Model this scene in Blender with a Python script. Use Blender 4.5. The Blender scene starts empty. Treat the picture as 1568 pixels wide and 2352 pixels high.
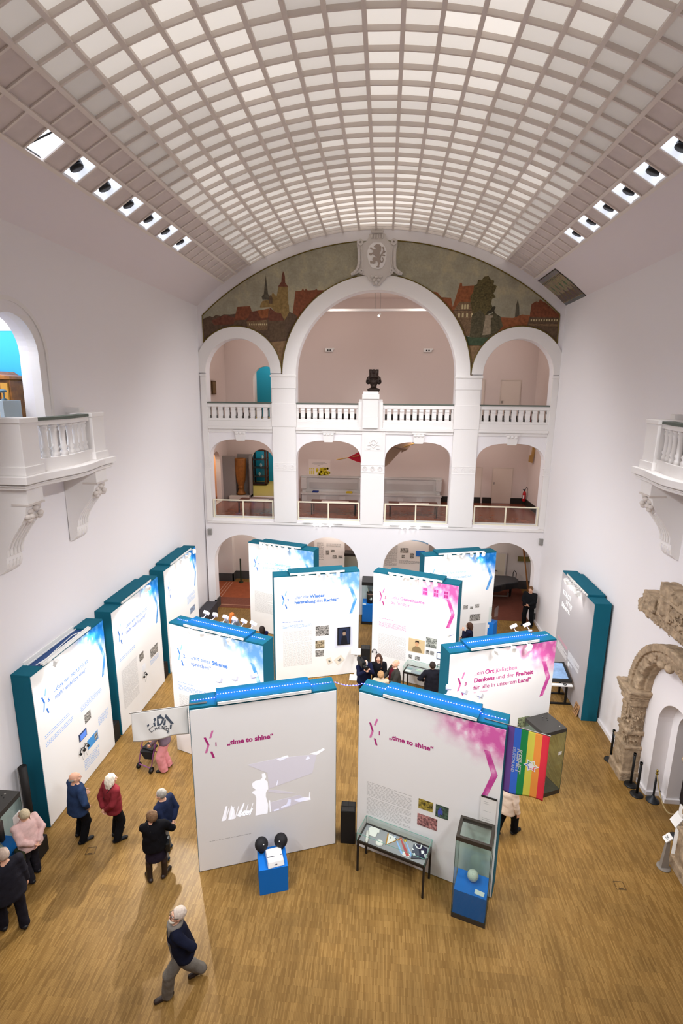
import bpy, bmesh, math, random
import numpy as np
from mathutils import Vector, Matrix, Euler
random.seed(7)
SC = bpy.context.scene
COL = SC.collection
R = math.radians
XC = -0.45           # middle of the hall
D = 22.8             # face of the end wall

# ------------------------------------------------------------------ camera, exposure, world
def setup_camera():
    p, yaw, roll = 0.2282783, -0.0790632, 0.0090627
    cp, sp, cy, sy = math.cos(p), math.sin(p), math.cos(yaw), math.sin(yaw)
    F = Vector((sy * cp, cy * cp, -sp))
    R0 = Vector((cy, -sy, 0)); U0 = R0.cross(F)
    Rt = R0 * math.cos(roll) + U0 * math.sin(roll)
    Up = -R0 * math.sin(roll) + U0 * math.cos(roll)
    cd = bpy.data.cameras.new('camera'); co = bpy.data.objects.new('camera', cd)
    m = Matrix(((Rt.x, Up.x, -F.x, 0), (Rt.y, Up.y, -F.y, 0), (Rt.z, Up.z, -F.z, 10.2), (0, 0, 0, 1)))
    co.matrix_world = m
    cd.sensor_fit = 'VERTICAL'; cd.sensor_height = 36.0; cd.sensor_width = 24.0
    cd.lens = 1206.278 / 2352 * 36.0
    cd.clip_start = 0.05; cd.clip_end = 200
    COL.objects.link(co); SC.camera = co
setup_camera()
SC.view_settings.view_transform = 'Standard'
SC.view_settings.look = 'None'
SC.view_settings.gamma = 1.0
SC.view_settings.use_curve_mapping = False
SC.view_settings.exposure = 0.33
w = bpy.data.worlds.new('world'); SC.world = w; w.use_nodes = True
w.node_tree.nodes['Background'].inputs[0].default_value = (0.55, 0.62, 0.75, 1)
w.node_tree.nodes['Background'].inputs[1].default_value = 0.25

# light levels (tune here)
P_CEIL = 820.0      # spots in the open coffers
P_PANEL = 52.0       # track spots of the exhibition walls
E_PANE = 0.8         # strength of the glow put into the vault panes
P_GAL = 60.0         # unseen lights added in the galleries

def light(kind, name, loc, power, aim=None, color=(1, 1, 1), size=0.1, angle=90, blend=0.6, sx=None, sy=None):
    ld = bpy.data.lights.new(name, kind); ld.energy = power; ld.color = color
    if kind == 'SPOT':
        ld.spot_size = R(angle); ld.spot_blend = blend; ld.shadow_soft_size = size
    elif kind == 'POINT':
        ld.shadow_soft_size = size
    elif kind == 'AREA':
        ld.shape = 'RECTANGLE'; ld.size = sx or size; ld.size_y = sy or size
    o = bpy.data.objects.new(name, ld); o.location = loc
    if aim is not None:
        d = Vector(aim) - Vector(loc)
        o.rotation_euler = d.to_track_quat('-Z', 'Y').to_euler()
    COL.objects.link(o)
    return o

# ------------------------------------------------------------------ materials
def s2l(c):
    if isinstance(c, str):
        c = tuple(int(c[i:i + 2], 16) / 255 for i in (0, 2, 4))
    return tuple((v / 12.92 if v <= 0.04045 else ((v + 0.055) / 1.055) ** 2.4) for v in c)
MATS = {}
def mat(name, hexc='cccccc', rough=0.6, metal=0.0, emit=0.0, spec=0.3, noise=0.0, nscale=8.0, bump=0.0, bscale=60.0, ecol=None):
    if name in MATS: return MATS[name]
    m = bpy.data.materials.new(name); m.use_nodes = True; MATS[name] = m
    nt = m.node_tree; b = nt.nodes['Principled BSDF']
    c = s2l(hexc)
    b.inputs['Base Color'].default_value = (*c, 1)
    b.inputs['Roughness'].default_value = rough
    b.inputs['Metallic'].default_value = metal
    b.inputs['Specular IOR Level'].default_value = spec
    if emit:
        b.inputs['Emission Color'].default_value = (*(s2l(ecol) if ecol else c), 1)
        b.inputs['Emission Strength'].default_value = emit
    if noise or bump:
        tc = nt.nodes.new('ShaderNodeTexCoord')
    if noise:
        n = nt.nodes.new('ShaderNodeTexNoise'); n.inputs['Scale'].default_value = nscale; n.inputs['Detail'].default_value = 5
        nt.links.new(tc.outputs['Object'], n.inputs['Vector'])
        r = nt.nodes.new('ShaderNodeMapRange'); r.inputs['From Min'].default_value = 0.3; r.inputs['From Max'].default_value = 0.7
        r.inputs['To Min'].default_value = 1 - noise; r.inputs['To Max'].default_value = 1 + noise
        nt.links.new(n.outputs['Fac'], r.inputs['Value'])
        mx = nt.nodes.new('ShaderNodeMix'); mx.data_type = 'RGBA'; mx.blend_type = 'MULTIPLY'; mx.inputs['Factor'].default_value = 1
        mx.inputs['A'].default_value = (*c, 1)
        nt.links.new(r.outputs['Result'], mx.inputs['B'])
        nt.links.new(mx.outputs['Result'], b.inputs['Base Color'])
    if bump:
        n2 = nt.nodes.new('ShaderNodeTexNoise'); n2.inputs['Scale'].default_value = bscale; n2.inputs['Detail'].default_value = 4
        nt.links.new(tc.outputs['Object'], n2.inputs['Vector'])
        bp = nt.nodes.new('ShaderNodeBump'); bp.inputs['Strength'].default_value = bump; bp.inputs['Distance'].default_value = 0.02
        nt.links.new(n2.outputs['Fac'], bp.inputs['Height']); nt.links.new(bp.outputs['Normal'], b.inputs['Normal'])
    return m
def glass(name, tint='fafdfc', alpha=0.14):
    if name in MATS: return MATS[name]
    m = bpy.data.materials.new(name); m.use_nodes = True; MATS[name] = m
    nt = m.node_tree; nt.nodes.clear()
    out = nt.nodes.new('ShaderNodeOutputMaterial'); mx = nt.nodes.new('ShaderNodeMixShader')
    tr = nt.nodes.new('ShaderNodeBsdfTransparent'); gl = nt.nodes.new('ShaderNodeBsdfGlossy')
    tr.inputs[0].default_value = (*s2l(tint), 1); gl.inputs['Roughness'].default_value = 0.03
    fr = nt.nodes.new('ShaderNodeLayerWeight'); fr.inputs['Blend'].default_value = .5
    pw = nt.nodes.new('ShaderNodeMath'); pw.operation = 'POWER'; pw.inputs[1].default_value = 4.0; nt.links.new(fr.outputs['Facing'], pw.inputs[0])
    ad = nt.nodes.new('ShaderNodeMath'); ad.operation = 'MULTIPLY_ADD'; ad.inputs[1].default_value = .45; ad.inputs[2].default_value = .02 + alpha * .05
    nt.links.new(pw.outputs[0], ad.inputs[0]); nt.links.new(ad.outputs[0], mx.inputs[0])
    nt.links.new(tr.outputs[0], mx.inputs[1]); nt.links.new(gl.outputs[0], mx.inputs[2]); nt.links.new(mx.outputs[0], out.inputs[0])
    return m
def nodes(name):
    m = bpy.data.materials.new(name); m.use_nodes = True; MATS[name] = m
    return m, m.node_tree, m.node_tree.nodes['Principled BSDF']

# ------------------------------------------------------------------ mesh builder
class MB:
    def __init__(s):
        s.v = []; s.f = []; s.m = []; s.M = None; s.mi = 0; s.sm = []; s.smooth = False
    def add(s, vs, fs):
        o = len(s.v)
        if s.M is not None: vs = [tuple(s.M @ Vector(v)) for v in vs]
        s.v.extend([tuple(v) for v in vs])
        for f in fs:
            s.f.append(tuple(i + o for i in f)); s.m.append(s.mi); s.sm.append(s.smooth)
        return s
    def box(s, x0, x1, y0, y1, z0, z1):
        v = [(x0, y0, z0), (x1, y0, z0), (x1, y1, z0), (x0, y1, z0), (x0, y0, z1), (x1, y0, z1), (x1, y1, z1), (x0, y1, z1)]
        return s.add(v, [(0, 3, 2, 1), (4, 5, 6, 7), (0, 1, 5, 4), (1, 2, 6, 5), (2, 3, 7, 6), (3, 0, 4, 7)])
    def frustum(s, b, t, z0, z1):     # b,t = (x0,x1,y0,y1)
        v = [(b[0], b[2], z0), (b[1], b[2], z0), (b[1], b[3], z0), (b[0], b[3], z0), (t[0], t[2], z1), (t[1], t[2], z1), (t[1], t[3], z1), (t[0], t[3], z1)]
        return s.add(v, [(0, 3, 2, 1), (4, 5, 6, 7), (0, 1, 5, 4), (1, 2, 6, 5), (2, 3, 7, 6), (3, 0, 4, 7)])
    def quad(s, a, b, c, d): return s.add([a, b, c, d], [(0, 1, 2, 3)])
    def poly(s, pts): return s.add(pts, [tuple(range(len(pts)))])
    def prism(s, pts, fn, d0, d1):    # pts 2D (concave ok), fn(u,v,d)->xyz
        n = len(pts)
        a = sum(pts[i][0] * pts[(i + 1) % n][1] - pts[(i + 1) % n][0] * pts[i][1] for i in range(n))
        if a < 0: pts = pts[::-1]
        v = [fn(u, w_, d0) for u, w_ in pts] + [fn(u, w_, d1) for u, w_ in pts]
        from mathutils.geometry import tessellate_polygon
        tri = tessellate_polygon([[Vector((u, w_, 0)) for u, w_ in pts]])
        fs = [tuple(t) for t in tri] + [tuple(i + n for i in reversed(t)) for t in tri]
        fs += [(i, i + n, (i + 1) % n + n, (i + 1) % n) for i in range(n)]
        return s.add(v, fs)
    def cyl(s, a, b, r1, r2=None, n=12, cap=True):
        a, b = Vector(a), Vector(b); r2 = r1 if r2 is None else r2
        d = (b - a).normalized(); t = Vector((0, 0, 1)) if abs(d.z) < 0.9 else Vector((1, 0, 0))
        u = d.cross(t).normalized(); w_ = d.cross(u)
        v = []
        for c, r in ((a, r1), (b, r2)):
            for i in range(n):
                q = 2 * math.pi * i / n; v.append(tuple(c + (u * math.cos(q) + w_ * math.sin(q)) * r))
        fs = [(i, i + n, (i + 1) % n + n, (i + 1) % n) for i in range(n)]
        if cap: fs += [tuple(range(n)), tuple(range(2 * n - 1, n - 1, -1))]
        sm = s.smooth; s.smooth = n > 8; s.add(v, fs); s.smooth = sm
        return s
    def tube(s, pts, r, n=8):
        for a, b in zip(pts[:-1], pts[1:]): s.cyl(a, b, r, r, n)
        return s
    def lathe(s, prof, c=(0, 0, 0), n=24):   # prof: (r,z)
        v = []; fs = []; k = len(prof)
        for i in range(n):
            q = 2 * math.pi * i / n
            for r, z in prof: v.append((c[0] + r * math.cos(q), c[1] + r * math.sin(q), c[2] + z))
        for i in range(n):
            j = (i + 1) % n
            for t in range(k - 1): fs.append((i * k + t, j * k + t, j * k + t + 1, i * k + t + 1))
        fs.append(tuple(i * k for i in range(n))[::-1]); fs.append(tuple(i * k + k - 1 for i in range(n)))
        sm = s.smooth; s.smooth = True; s.add(v, fs); s.smooth = sm
        return s
    def ball(s, c, r, n=14, k=8):
        r = (r, r, r) if not hasattr(r, '__len__') else r
        v = [(c[0], c[1], c[2] + r[2])]; fs = []
        for j in range(1, k):
            t = math.pi * j / k
            for i in range(n):
                q = 2 * math.pi * i / n; v.append((c[0] + r[0] * math.sin(t) * math.cos(q), c[1] + r[1] * math.sin(t) * math.sin(q), c[2] + r[2] * math.cos(t)))
        v.append((c[0], c[1], c[2] - r[2])); e = len(v) - 1
        for i in range(n):
            fs.append((0, 1 + i, 1 + (i + 1) % n))
            for j in range(k - 2):
                a = 1 + j * n; fs.append((a + i, a + n + i, a + n + (i + 1) % n, a + (i + 1) % n))
            a = 1 + (k - 2) * n; fs.append((a + i, e, a + (i + 1) % n))
        sm = s.smooth; s.smooth = True; s.add(v, fs); s.smooth = sm
        return s
    def build(s, name, mats, parent=None, loc=None, bevel=0.0, world=False, solidify=0):
        me = bpy.data.meshes.new(name)
        off = Vector((0, 0, 0))
        if parent is not None and world: off = parent.location.copy()
        if parent is None and loc is not None: off = Vector(loc)
        vs = [tuple(Vector(v) - off) for v in s.v] if off.length > 0 else s.v
        me.from_pydata(vs, [], s.f)
        for m in (mats if isinstance(mats, (list, tuple)) else [mats]): me.materials.append(m)
        me.polygons.foreach_set('material_index', s.m)
        me.polygons.foreach_set('use_smooth', s.sm)
        me.update()
        o = bpy.data.objects.new(name, me); COL.objects.link(o)
        if parent is not None: o.parent = parent
        elif loc is not None: o.location = loc
        if bevel:
            b = o.modifiers.new('bevel', 'BEVEL'); b.width = bevel; b.segments = 2; b.limit_method = 'ANGLE'
        return o

def tag(o, label, cat, group=None, kind=None):
    o['label'] = label; o['category'] = cat
    if group: o['group'] = group
    if kind: o['kind'] = kind
    return o
def thing(name, label, cat, loc=(0, 0, 0), rz=0.0, group=None):
    o = bpy.data.objects.new(name, None); COL.objects.link(o)
    o.location = loc; o.rotation_euler = (0, 0, rz); o.empty_display_size = 0.1
    return tag(o, label, cat, group)
def struct(o): o['kind'] = 'structure'; return o
def dup(root, loc, rz=None, label=None, group=None):
    r = root.copy(); COL.objects.link(r); r.location = loc
    if rz is not None: r.rotation_euler = (0, 0, rz)
    if label: r['label'] = label
    if group: r['group'] = group
    for ch in list(root.children):
        c = ch.copy(); COL.objects.link(c); c.parent = r
        for g in list(ch.children):
            d = g.copy(); COL.objects.link(d); d.parent = c
    return r
def sub(o, label): o['label'] = label; return o

def fill2d(loops, thick):      # filled 2D outline with holes, extruded; returns verts, faces
    cu = bpy.data.curves.new('outline', 'CURVE'); cu.dimensions = '2D'; cu.fill_mode = 'BOTH'; cu.extrude = thick / 2
    for lp in loops:
        sp = cu.splines.new('POLY'); sp.points.add(len(lp) - 1)
        for i, (x, y) in enumerate(lp): sp.points[i].co = (x, y, 0, 1)
        sp.use_cyclic_u = True
    ob = bpy.data.objects.new('outline', cu); COL.objects.link(ob)
    me = bpy.data.meshes.new_from_object(ob.evaluated_get(bpy.context.evaluated_depsgraph_get()))
    vs = [tuple(v.co) for v in me.vertices]; fs = [tuple(p.vertices) for p in me.polygons]
    bpy.data.objects.remove(ob); bpy.data.curves.remove(cu); bpy.data.meshes.remove(me)
    return vs, fs
def text_mesh(body, size, bold=0.0, shear=0.0, align='LEFT', extr=0.0015, space=1.0):
    cu = bpy.data.curves.new('lettering', 'FONT'); cu.body = body; cu.size = size; cu.offset = bold; cu.shear = shear
    cu.align_x = align; cu.extrude = extr; cu.space_character = space; cu.resolution_u = 3
    ob = bpy.data.objects.new('lettering', cu); COL.objects.link(ob)
    me = bpy.data.meshes.new_from_object(ob.evaluated_get(bpy.context.evaluated_depsgraph_get()))
    vs = [tuple(v.co) for v in me.vertices]; fs = [tuple(p.vertices) for p in me.polygons]
    bpy.data.objects.remove(ob); bpy.data.curves.remove(cu); bpy.data.meshes.remove(me)
    return vs, fs
def text_width(vs): return max([v[0] for v in vs] + [0])
def arc(cx, cz, r, a0, a1, n=24):
    return [(cx + r * math.cos(R(a0 + (a1 - a0) * i / n)), cz + r * math.sin(R(a0 + (a1 - a0) * i / n))) for i in range(n + 1)]
# ------------------------------------------------------------------ common materials
WALL = mat('white_plaster', 'f1edee', 0.85, bump=0.05, bscale=30)
PLASTER = mat('gallery_plaster', 'dccdc6', 0.85)
COVE = mat('cove_plaster', 'ebe3e5', 0.85)
TRIM = mat('white_stucco', 'efebe8', 0.8)
GREY_BASE = mat('grey_skirting', '4a4a4a', 0.7)
BLACK = mat('black_paint', '141414', 0.5)
DARKGREY = mat('dark_metal', '2b2826', 0.4, 0.3)
STEEL = mat('brushed_steel', '8f8c86', 0.35, 0.8)
WHITEM = mat('white_enamel', 'f0f0ee', 0.4)
BLUE = mat('blue_board', '0a72cf', 0.75, noise=0.06, nscale=200)
TEAL = mat('teal_fabric', '045f74', 0.85, noise=0.05, nscale=300)
GLASS = glass('clear_glass')
GREENGLASS = glass('greenish_glass', 'f0f7f4', 0.3)

# ------------------------------------------------------------------ floor: finger mosaic parquet
def parquet(name, c1, c2):
    m, nt, b = nodes(name)
    tc = nt.nodes.new('ShaderNodeTexCoord'); mp = nt.nodes.new('ShaderNodeMapping'); mp.inputs['Rotation'].default_value = (0, 0, R(90))
    nt.links.new(tc.outputs['Object'], mp.inputs['Vector'])
    br = nt.nodes.new('ShaderNodeTexBrick'); br.offset = 0.5; br.squash = 1
    br.inputs['Color1'].default_value = (*s2l(c1), 1); br.inputs['Color2'].default_value = (*s2l(c2), 1)
    br.inputs['Mortar'].default_value = (*s2l('6d4c22'), 1); br.inputs['Scale'].default_value = 1
    br.inputs['Mortar Size'].default_value = 0.0012; br.inputs['Bias'].default_value = 0.0
    br.inputs['Brick Width'].default_value = 0.26; br.inputs['Row Height'].default_value = 0.026
    nt.links.new(mp.outputs[0], br.inputs['Vector'])
    n = nt.nodes.new('ShaderNodeTexNoise'); n.inputs['Scale'].default_value = 0.9; n.inputs['Detail'].default_value = 3
    nt.links.new(tc.outputs['Object'], n.inputs['Vector'])
    # laying squares
    ck = nt.nodes.new('ShaderNodeTexWhiteNoise'); ck.noise_dimensions = '2D'
    sn = nt.nodes.new('ShaderNodeVectorMath'); sn.operation = 'SNAP'; sn.inputs[1].default_value = (0.48, 0.26, 1)
    nt.links.new(tc.outputs['Object'], sn.inputs[0]); nt.links.new(sn.outputs[0], ck.inputs['Vector'])
    r = nt.nodes.new('ShaderNodeMapRange'); r.inputs['From Min'].default_value = 0.3; r.inputs['From Max'].default_value = 0.7; r.inputs['To Min'].default_value = 0.84; r.inputs['To Max'].default_value = 1.14
    nt.links.new(n.outputs['Fac'], r.inputs['Value'])
    r2 = nt.nodes.new('ShaderNodeMapRange'); r2.inputs['To Min'].default_value = 0.92; r2.inputs['To Max'].default_value = 1.08
    nt.links.new(ck.outputs['Value'], r2.inputs['Value'])
    mu = nt.nodes.new('ShaderNodeMath'); mu.operation = 'MULTIPLY'; nt.links.new(r.outputs[0], mu.inputs[0]); nt.links.new(r2.outputs[0], mu.inputs[1])
    mx = nt.nodes.new('ShaderNodeMix'); mx.data_type = 'RGBA'; mx.blend_type = 'MULTIPLY'; mx.inputs['Factor'].default_value = 1
    nt.links.new(br.outputs['Color'], mx.inputs['A']); nt.links.new(mu.outputs[0], mx.inputs['B'])
    nt.links.new(mx.outputs['Result'], b.inputs['Base Color'])
    b.inputs['Roughness'].default_value = 0.42; b.inputs['Specular IOR Level'].default_value = 0.22
    return m
PARQ = parquet('parquet', '9c7a44', '7f5f2f')
f = MB().box(-12.5, 9.5, -3.2, 33.5, -0.12, 0.0).build('floor', PARQ); struct(f)

# ------------------------------------------------------------------ vault, coffer panes with a glow put into them
ZV, RV = 5.11, 11.3
def vp(th, r, y): return (XC + r * math.sin(R(th)), y, ZV + r * math.cos(R(th)))
TH = [-0.4 + 3.37 * k for k in range(-10, 11)]
YR = [11.58 + 0.571 * n for n in range(-26, 20)] + [D]
holes = {(0, 10.44), (0, 11.58)}
HOLE_L = [10.438 + 1.142 * n for n in range(-12, 7)]
HOLE_R = [10.438 + 1.142 * n for n in range(-12, 7)]
def is_hole(k, y):
    if k == 0: return any(abs(y - h) < 0.05 for h in HOLE_L if not 9 < h < 10)
    if k == 19: return any(abs(y - 0 - h) < 0.05 for h in HOLE_R)
    return False
panes = MB(); PM = []
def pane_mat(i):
    e = [0.10, 0.20, 0.30, 0.42, 0.55, 0.68][i]  # stepped self-glow sets how bright each pane looks
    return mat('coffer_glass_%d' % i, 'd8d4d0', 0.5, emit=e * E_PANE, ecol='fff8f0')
BOARD = mat('coffer_board', 'ddd2ce', 0.85, noise=0.05, nscale=3)
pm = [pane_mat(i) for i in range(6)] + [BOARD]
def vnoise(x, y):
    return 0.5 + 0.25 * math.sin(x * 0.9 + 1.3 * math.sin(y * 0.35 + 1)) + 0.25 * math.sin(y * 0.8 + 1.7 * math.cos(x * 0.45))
rng = random.Random(3)
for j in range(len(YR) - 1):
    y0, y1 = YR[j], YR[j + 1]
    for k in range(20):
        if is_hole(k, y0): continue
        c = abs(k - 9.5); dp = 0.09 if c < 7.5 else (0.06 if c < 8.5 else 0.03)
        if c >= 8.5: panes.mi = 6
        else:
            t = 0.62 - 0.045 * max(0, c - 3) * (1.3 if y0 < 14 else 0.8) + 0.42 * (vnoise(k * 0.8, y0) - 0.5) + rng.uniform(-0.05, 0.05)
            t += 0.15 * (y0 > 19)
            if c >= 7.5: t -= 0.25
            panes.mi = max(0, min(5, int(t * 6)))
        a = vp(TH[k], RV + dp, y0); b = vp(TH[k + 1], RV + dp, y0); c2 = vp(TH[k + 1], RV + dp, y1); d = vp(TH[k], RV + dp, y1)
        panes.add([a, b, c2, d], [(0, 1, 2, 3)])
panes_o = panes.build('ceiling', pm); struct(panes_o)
RIB = mat('coffer_rib', 'ece3dc', 0.8)
rb = MB()
for th in TH:
    h = R(0)
    dth = 0.042 / RV * 57.3
    for y0, y1 in [(-3.2, D)]:
        p = [vp(th - dth, RV - 0.03, y0), vp(th + dth, RV - 0.03, y0), vp(th + dth, RV + 0.10, y0), vp(th - dth, RV + 0.10, y0)]
        q = [(v[0], y1, v[2]) for v in p]
        rb.add(p + q, [(0, 1, 5, 4), (1, 2, 6, 5), (3, 0, 4, 7)])
for y in YR:
    for k in range(20):
        p = []
        for th in (TH[k], TH[k + 1]):
            for r_, dy in ((RV, -0.022), (RV, 0.022), (RV + 0.10, 0.022), (RV + 0.10, -0.022)):
                v = vp(th, r_, y + dy); p.append(v)
        rb.add(p, [(0, 1, 5, 4), (1, 2, 6, 5), (3, 0, 4, 7)])
o = rb.build('trim_1', RIB); struct(o)
# white cove strips between coffers and walls
cv = MB(); cv.smooth = True
for s0, s1 in ((-41.6, TH[0]), (TH[-1], 41.6)):
    n = 5
    for i in range(n):
        a, b = s0 + (s1 - s0) * i / n, s0 + (s1 - s0) * (i + 1) / n
        cv.add([vp(a, RV, -3.2), vp(b, RV, -3.2), vp(b, RV, D), vp(a, RV, D)], [(0, 1, 2, 3)])
struct(cv.build('trim_2', COVE))
# roof space above the coffers
rs = MB()
for i in range(20):
    a, b = -46 + 92 * i / 20, -46 + 92 * (i + 1) / 20
    rs.add([vp(a, RV + 1.3, -3.4), vp(b, RV + 1.3, -3.4), vp(b, RV + 1.3, D + .6), vp(a, RV + 1.3, D + .6)], [(0, 1, 2, 3)])
struct(rs.build('trim_3', mat('roof_boards', '8a857f', 0.9)))

# ------------------------------------------------------------------ end wall
def arch_loop(cx, zs, r, zb, n=20, x0=None):
    pts = arc(cx, zs, r, 0, 180, n)
    return pts + [(cx - r, zb), (cx + r, zb)]
def basket(cx, w2, zs, zt, zb, n=8):           # three-centred window head
    h = zt - zs; pts = []
    for i in range(25):
        t = math.pi * i / 24
        pts.append((cx + w2 * math.copysign(abs(math.cos(t)) ** 0.72, math.cos(t)), zs + h * abs(math.sin(t)) ** 0.85))
    return pts + [(cx - w2, zb), (cx + w2, zb)]
WIN = [(-5.83, 1.42), (-1.95, 1.42), (1.93, 1.42), (5.83, 1.42)]
top = [(7.5, 13.56)] + [(RV * math.sin(R(41.6 - 83.2 * i / 40)), ZV + RV * math.cos(R(41.6 - 83.2 * i / 40))) for i in range(41)]
outer = [(-7.62, 0.0)]
for cx in (-5.9, -1.95, 1.93, 5.9):
    r = 1.37
    outer += [(cx - r, 0.0)] + [(cx - r * math.cos(math.pi * i / 20), 2.32 + r * math.sin(math.pi * i / 20)) for i in range(21)] + [(cx + r, 0.0)]
outer += [(7.62, 0.0), (7.6, 13.4)] + [(x, z + 0.25) for x, z in top] + [(-7.6, 13.4)]
loops = [outer]
loops.append(arch_loop(0, 10.81, 3.34, 8.62, 36)); loops.append(arch_loop(-5.85, 10.88, 1.41, 8.62)); loops.append(arch_loop(5.85, 10.88, 1.41, 8.62))
for cx, w2 in WIN: loops.append(basket(cx, w2, 7.2, 8.05, 4.47))
vs, fs = fill2d(loops, 0.5)
wb = MB(); wb.add([(x + XC, D + 0.25 - z, y) for x, y, z in vs], fs)
struct(wb.build('wall_north', WALL))
# archivolts, imposts, piers
def ring(mb, cx, cz, r0, r1, y0, y1, n=40, a0=0, a1=180):
    vs = []
    for i in range(n + 1):
        q = R(a0 + (a1 - a0) * i / n)
        for r_, y in ((r0, y0), (r1, y0), (r1, y1), (r0, y1)):
            vs.append((XC + cx + r_ * math.cos(q), y, cz + r_ * math.sin(q)))
    fs = []
    for i in range(n):
        a, b = i * 4, i * 4 + 4
        for t in range(4): fs.append((a + t, a + (t + 1) % 4, b + (t + 1) % 4, b + t))
    mb.smooth = False
    return mb.add(vs, fs)
t = MB()
ring(t, 0, 10.81, 3.34, 3.92, D - 0.07, D + 0.02, 48)
ring(t, -5.85, 10.87, 1.41, 1.88, D - 0.06, D + 0.02, 32); ring(t, 5.85, 10.87, 1.41, 1.88, D - 0.06, D + 0.02, 32)
for sx in (-1, 1):
    x0, x1 = (sx * 3.34, sx * 4.42) if sx > 0 else (-4.42, -3.34)
    t.box(XC + x0, XC + x1, D - 0.10, D + .02, 10.25, 10.83)                 # impost block
    t.box(XC + x0 - .03, XC + x1 + .03, D - 0.13, D + .02, 10.72, 10.80)
    t.box(XC + x0 + .03, XC + x1 - .03, D - 0.08, D + .02, 4.35, 10.25)      # pier shaft
    t.box(XC + x0 - .0, XC + x1 + .0, D - 0.10, D + .02, 8.62, 9.62)
    xe0, xe1 = (7.25, 7.5) if sx > 0 else (-7.5, -7.25)
    t.box(XC + xe0, XC + xe1, D - 0.08, D + .02, 4.35, 10.8); t.box(XC + xe0 - .02, XC + xe1 + .02, D - 0.11, D + .02, 10.72, 10.82)
t.box(XC - .5, XC + .5, D - 0.06, D + .02, 4.35, 8.6)
# string course under the balustrade and band over ground floor
for a, b in ((-7.25, -4.4), (-3.36, 3.36), (4.4, 7.25)):
    t.box(XC + a, XC + b, D - 0.13, D + .02, 8.50, 8.62); t.box(XC + a, XC + b, D - 0.05, D + .02, 8.36, 8.50)
t.box(XC - 7.5, XC + 7.5, D - 0.05, D + .02, 4.22, 4.34)
struct(t.build('trim_4', TRIM, bevel=0.012))
# keystones and low-relief friezes
orn = MB()
for cx, w2 in WIN:
    orn.frustum((XC + cx - .18, XC + cx + .18, D - .07, D + .02), (XC + cx - .25, XC + cx + .25, D - .10, D + .02), 7.99, 8.42)
    orn.box(XC + cx - .29, XC + cx + .29, D - .12, D + .02, 8.40, 8.46)
    for dx in (-.16, 0, .16): orn.ball((XC + cx + dx, D - .10, 8.33), (.07, .04, .06), 10, 6)
for cx, n in ((-3.88, 3), (3.88, 3), (-7.35, 1), (7.35, 1), (-.02, 3)):
    for i in range(n):
        x = XC + cx + (i - (n - 1) / 2) * .33
        for rr in (.10, .05): ring(orn, x - XC, 6.88, rr - .018, rr, D - .095, D, 16, 0, 360)
    orn.box(XC + cx - n * .17, XC + cx + n * .17, D - .09, D, 6.70, 6.73); orn.box(XC + cx - n * .17, XC + cx + n * .17, D - .09, D, 7.02, 7.05)
# rosette panel over the central pier
orn.box(XC - .36, XC + .36, D - .075, D, 7.66, 8.24)
for i in range(8):
    q = i * math.pi / 4; orn.ball((XC + .13 * math.cos(q), D - .09, 8.02 + .10 * math.sin(q)), (.05, .03, .05), 8, 6)
for sx in (-1, 1):
    orn.tube([(XC, D - .09, 7.78), (XC + sx * .12, D - .09, 7.90), (XC + sx * .25, D - .09, 7.88)], .02, 6)
    orn.ball((XC + sx * .2, D - .09, 7.75), (.09, .02, .04), 8, 6)
struct(orn.build('trim_5', TRIM))

# ------------------------------------------------------------------ side walls
WSH = lambda x, z: x + (13.56 - z) * 0.0165      # the left wall batters outwards towards the floor
def sidewall(name, loops, x, thick, sign, lean, mats):
    vs, fs = fill2d(loops, thick)
    mb = MB()
    pts = []
    for y, z, t_ in vs:
        X = x + sign * (thick / 2 + t_)
        if lean: X -= (13.56 - z) * 0.0165
        pts.append((X, y, z))
    mb.add(pts, fs)
    return struct(mb.build(name, mats))
lw = [[(-3.2, 0), (D + .3, 0), (D + .3, 13.62), (-3.2, 13.62)], arch_loop(11.15, 10.9, 0.85, 8.6, 24)]
sidewall('wall_left', lw, -7.95, 0.45, -1, True, WALL)
rw = [[(-3.2, 0.0), (11.47 - .82, 0.0)] + [(11.47 - .82 * math.cos(math.pi * i / 20), 2.15 + .82 * math.sin(math.pi * i / 20)) for i in range(21)] + [(11.47 + .82, 0.0), (D + .3, 0), (D + .3, 13.62), (-3.2, 13.62)]]
sidewall('wall_right', rw, 7.05, 0.36, 1, False, WALL)
rw2 = [[(9.5, 0.0), (11.47 - .57, 0.0)] + [(11.47 - .57 * math.cos(math.pi * i / 20), 2.15 + .57 * math.sin(math.pi * i / 20)) for i in range(21)] + [(11.47 + .57, 0.0), (13.5, 0), (13.5, 3.6), (9.5, 3.6)]]
sidewall('trim_6', rw2, 7.41, 0.33, 1, False, WALL)
dd = MB().box(7.74, 7.8, 10.8, 12.15, 0, 2.85).build('door_1', mat('dark_oak_door', '1d1210', 0.5)); struct(dd)
MB().box(7.715, 7.74, 11.62, 11.66, 1.0, 1.14).build('handle', STEEL, dd)
struct(MB().box(-8.6, 7.6, -3.5, -3.2, 0, 17).build('wall_south', WALL))
# skirting along the right wall
bb = MB().box(7.0, 7.05, 12.29, 15.4, 0, .12).box(7.0, 7.05, 18.5, D, 0, .12).box(7.0, 7.05, -3, 9.6, 0, .12)
bb.box(7.02, 7.41, 12.25, 12.29, 0, .12).box(7.36, 7.41, 12.04, 12.29, 0, .12).box(7.36, 7.74, 12.0, 12.04, 0, .12).build('baseboard_right', WALL)
struct(bpy.data.objects['baseboard_right'])

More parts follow.
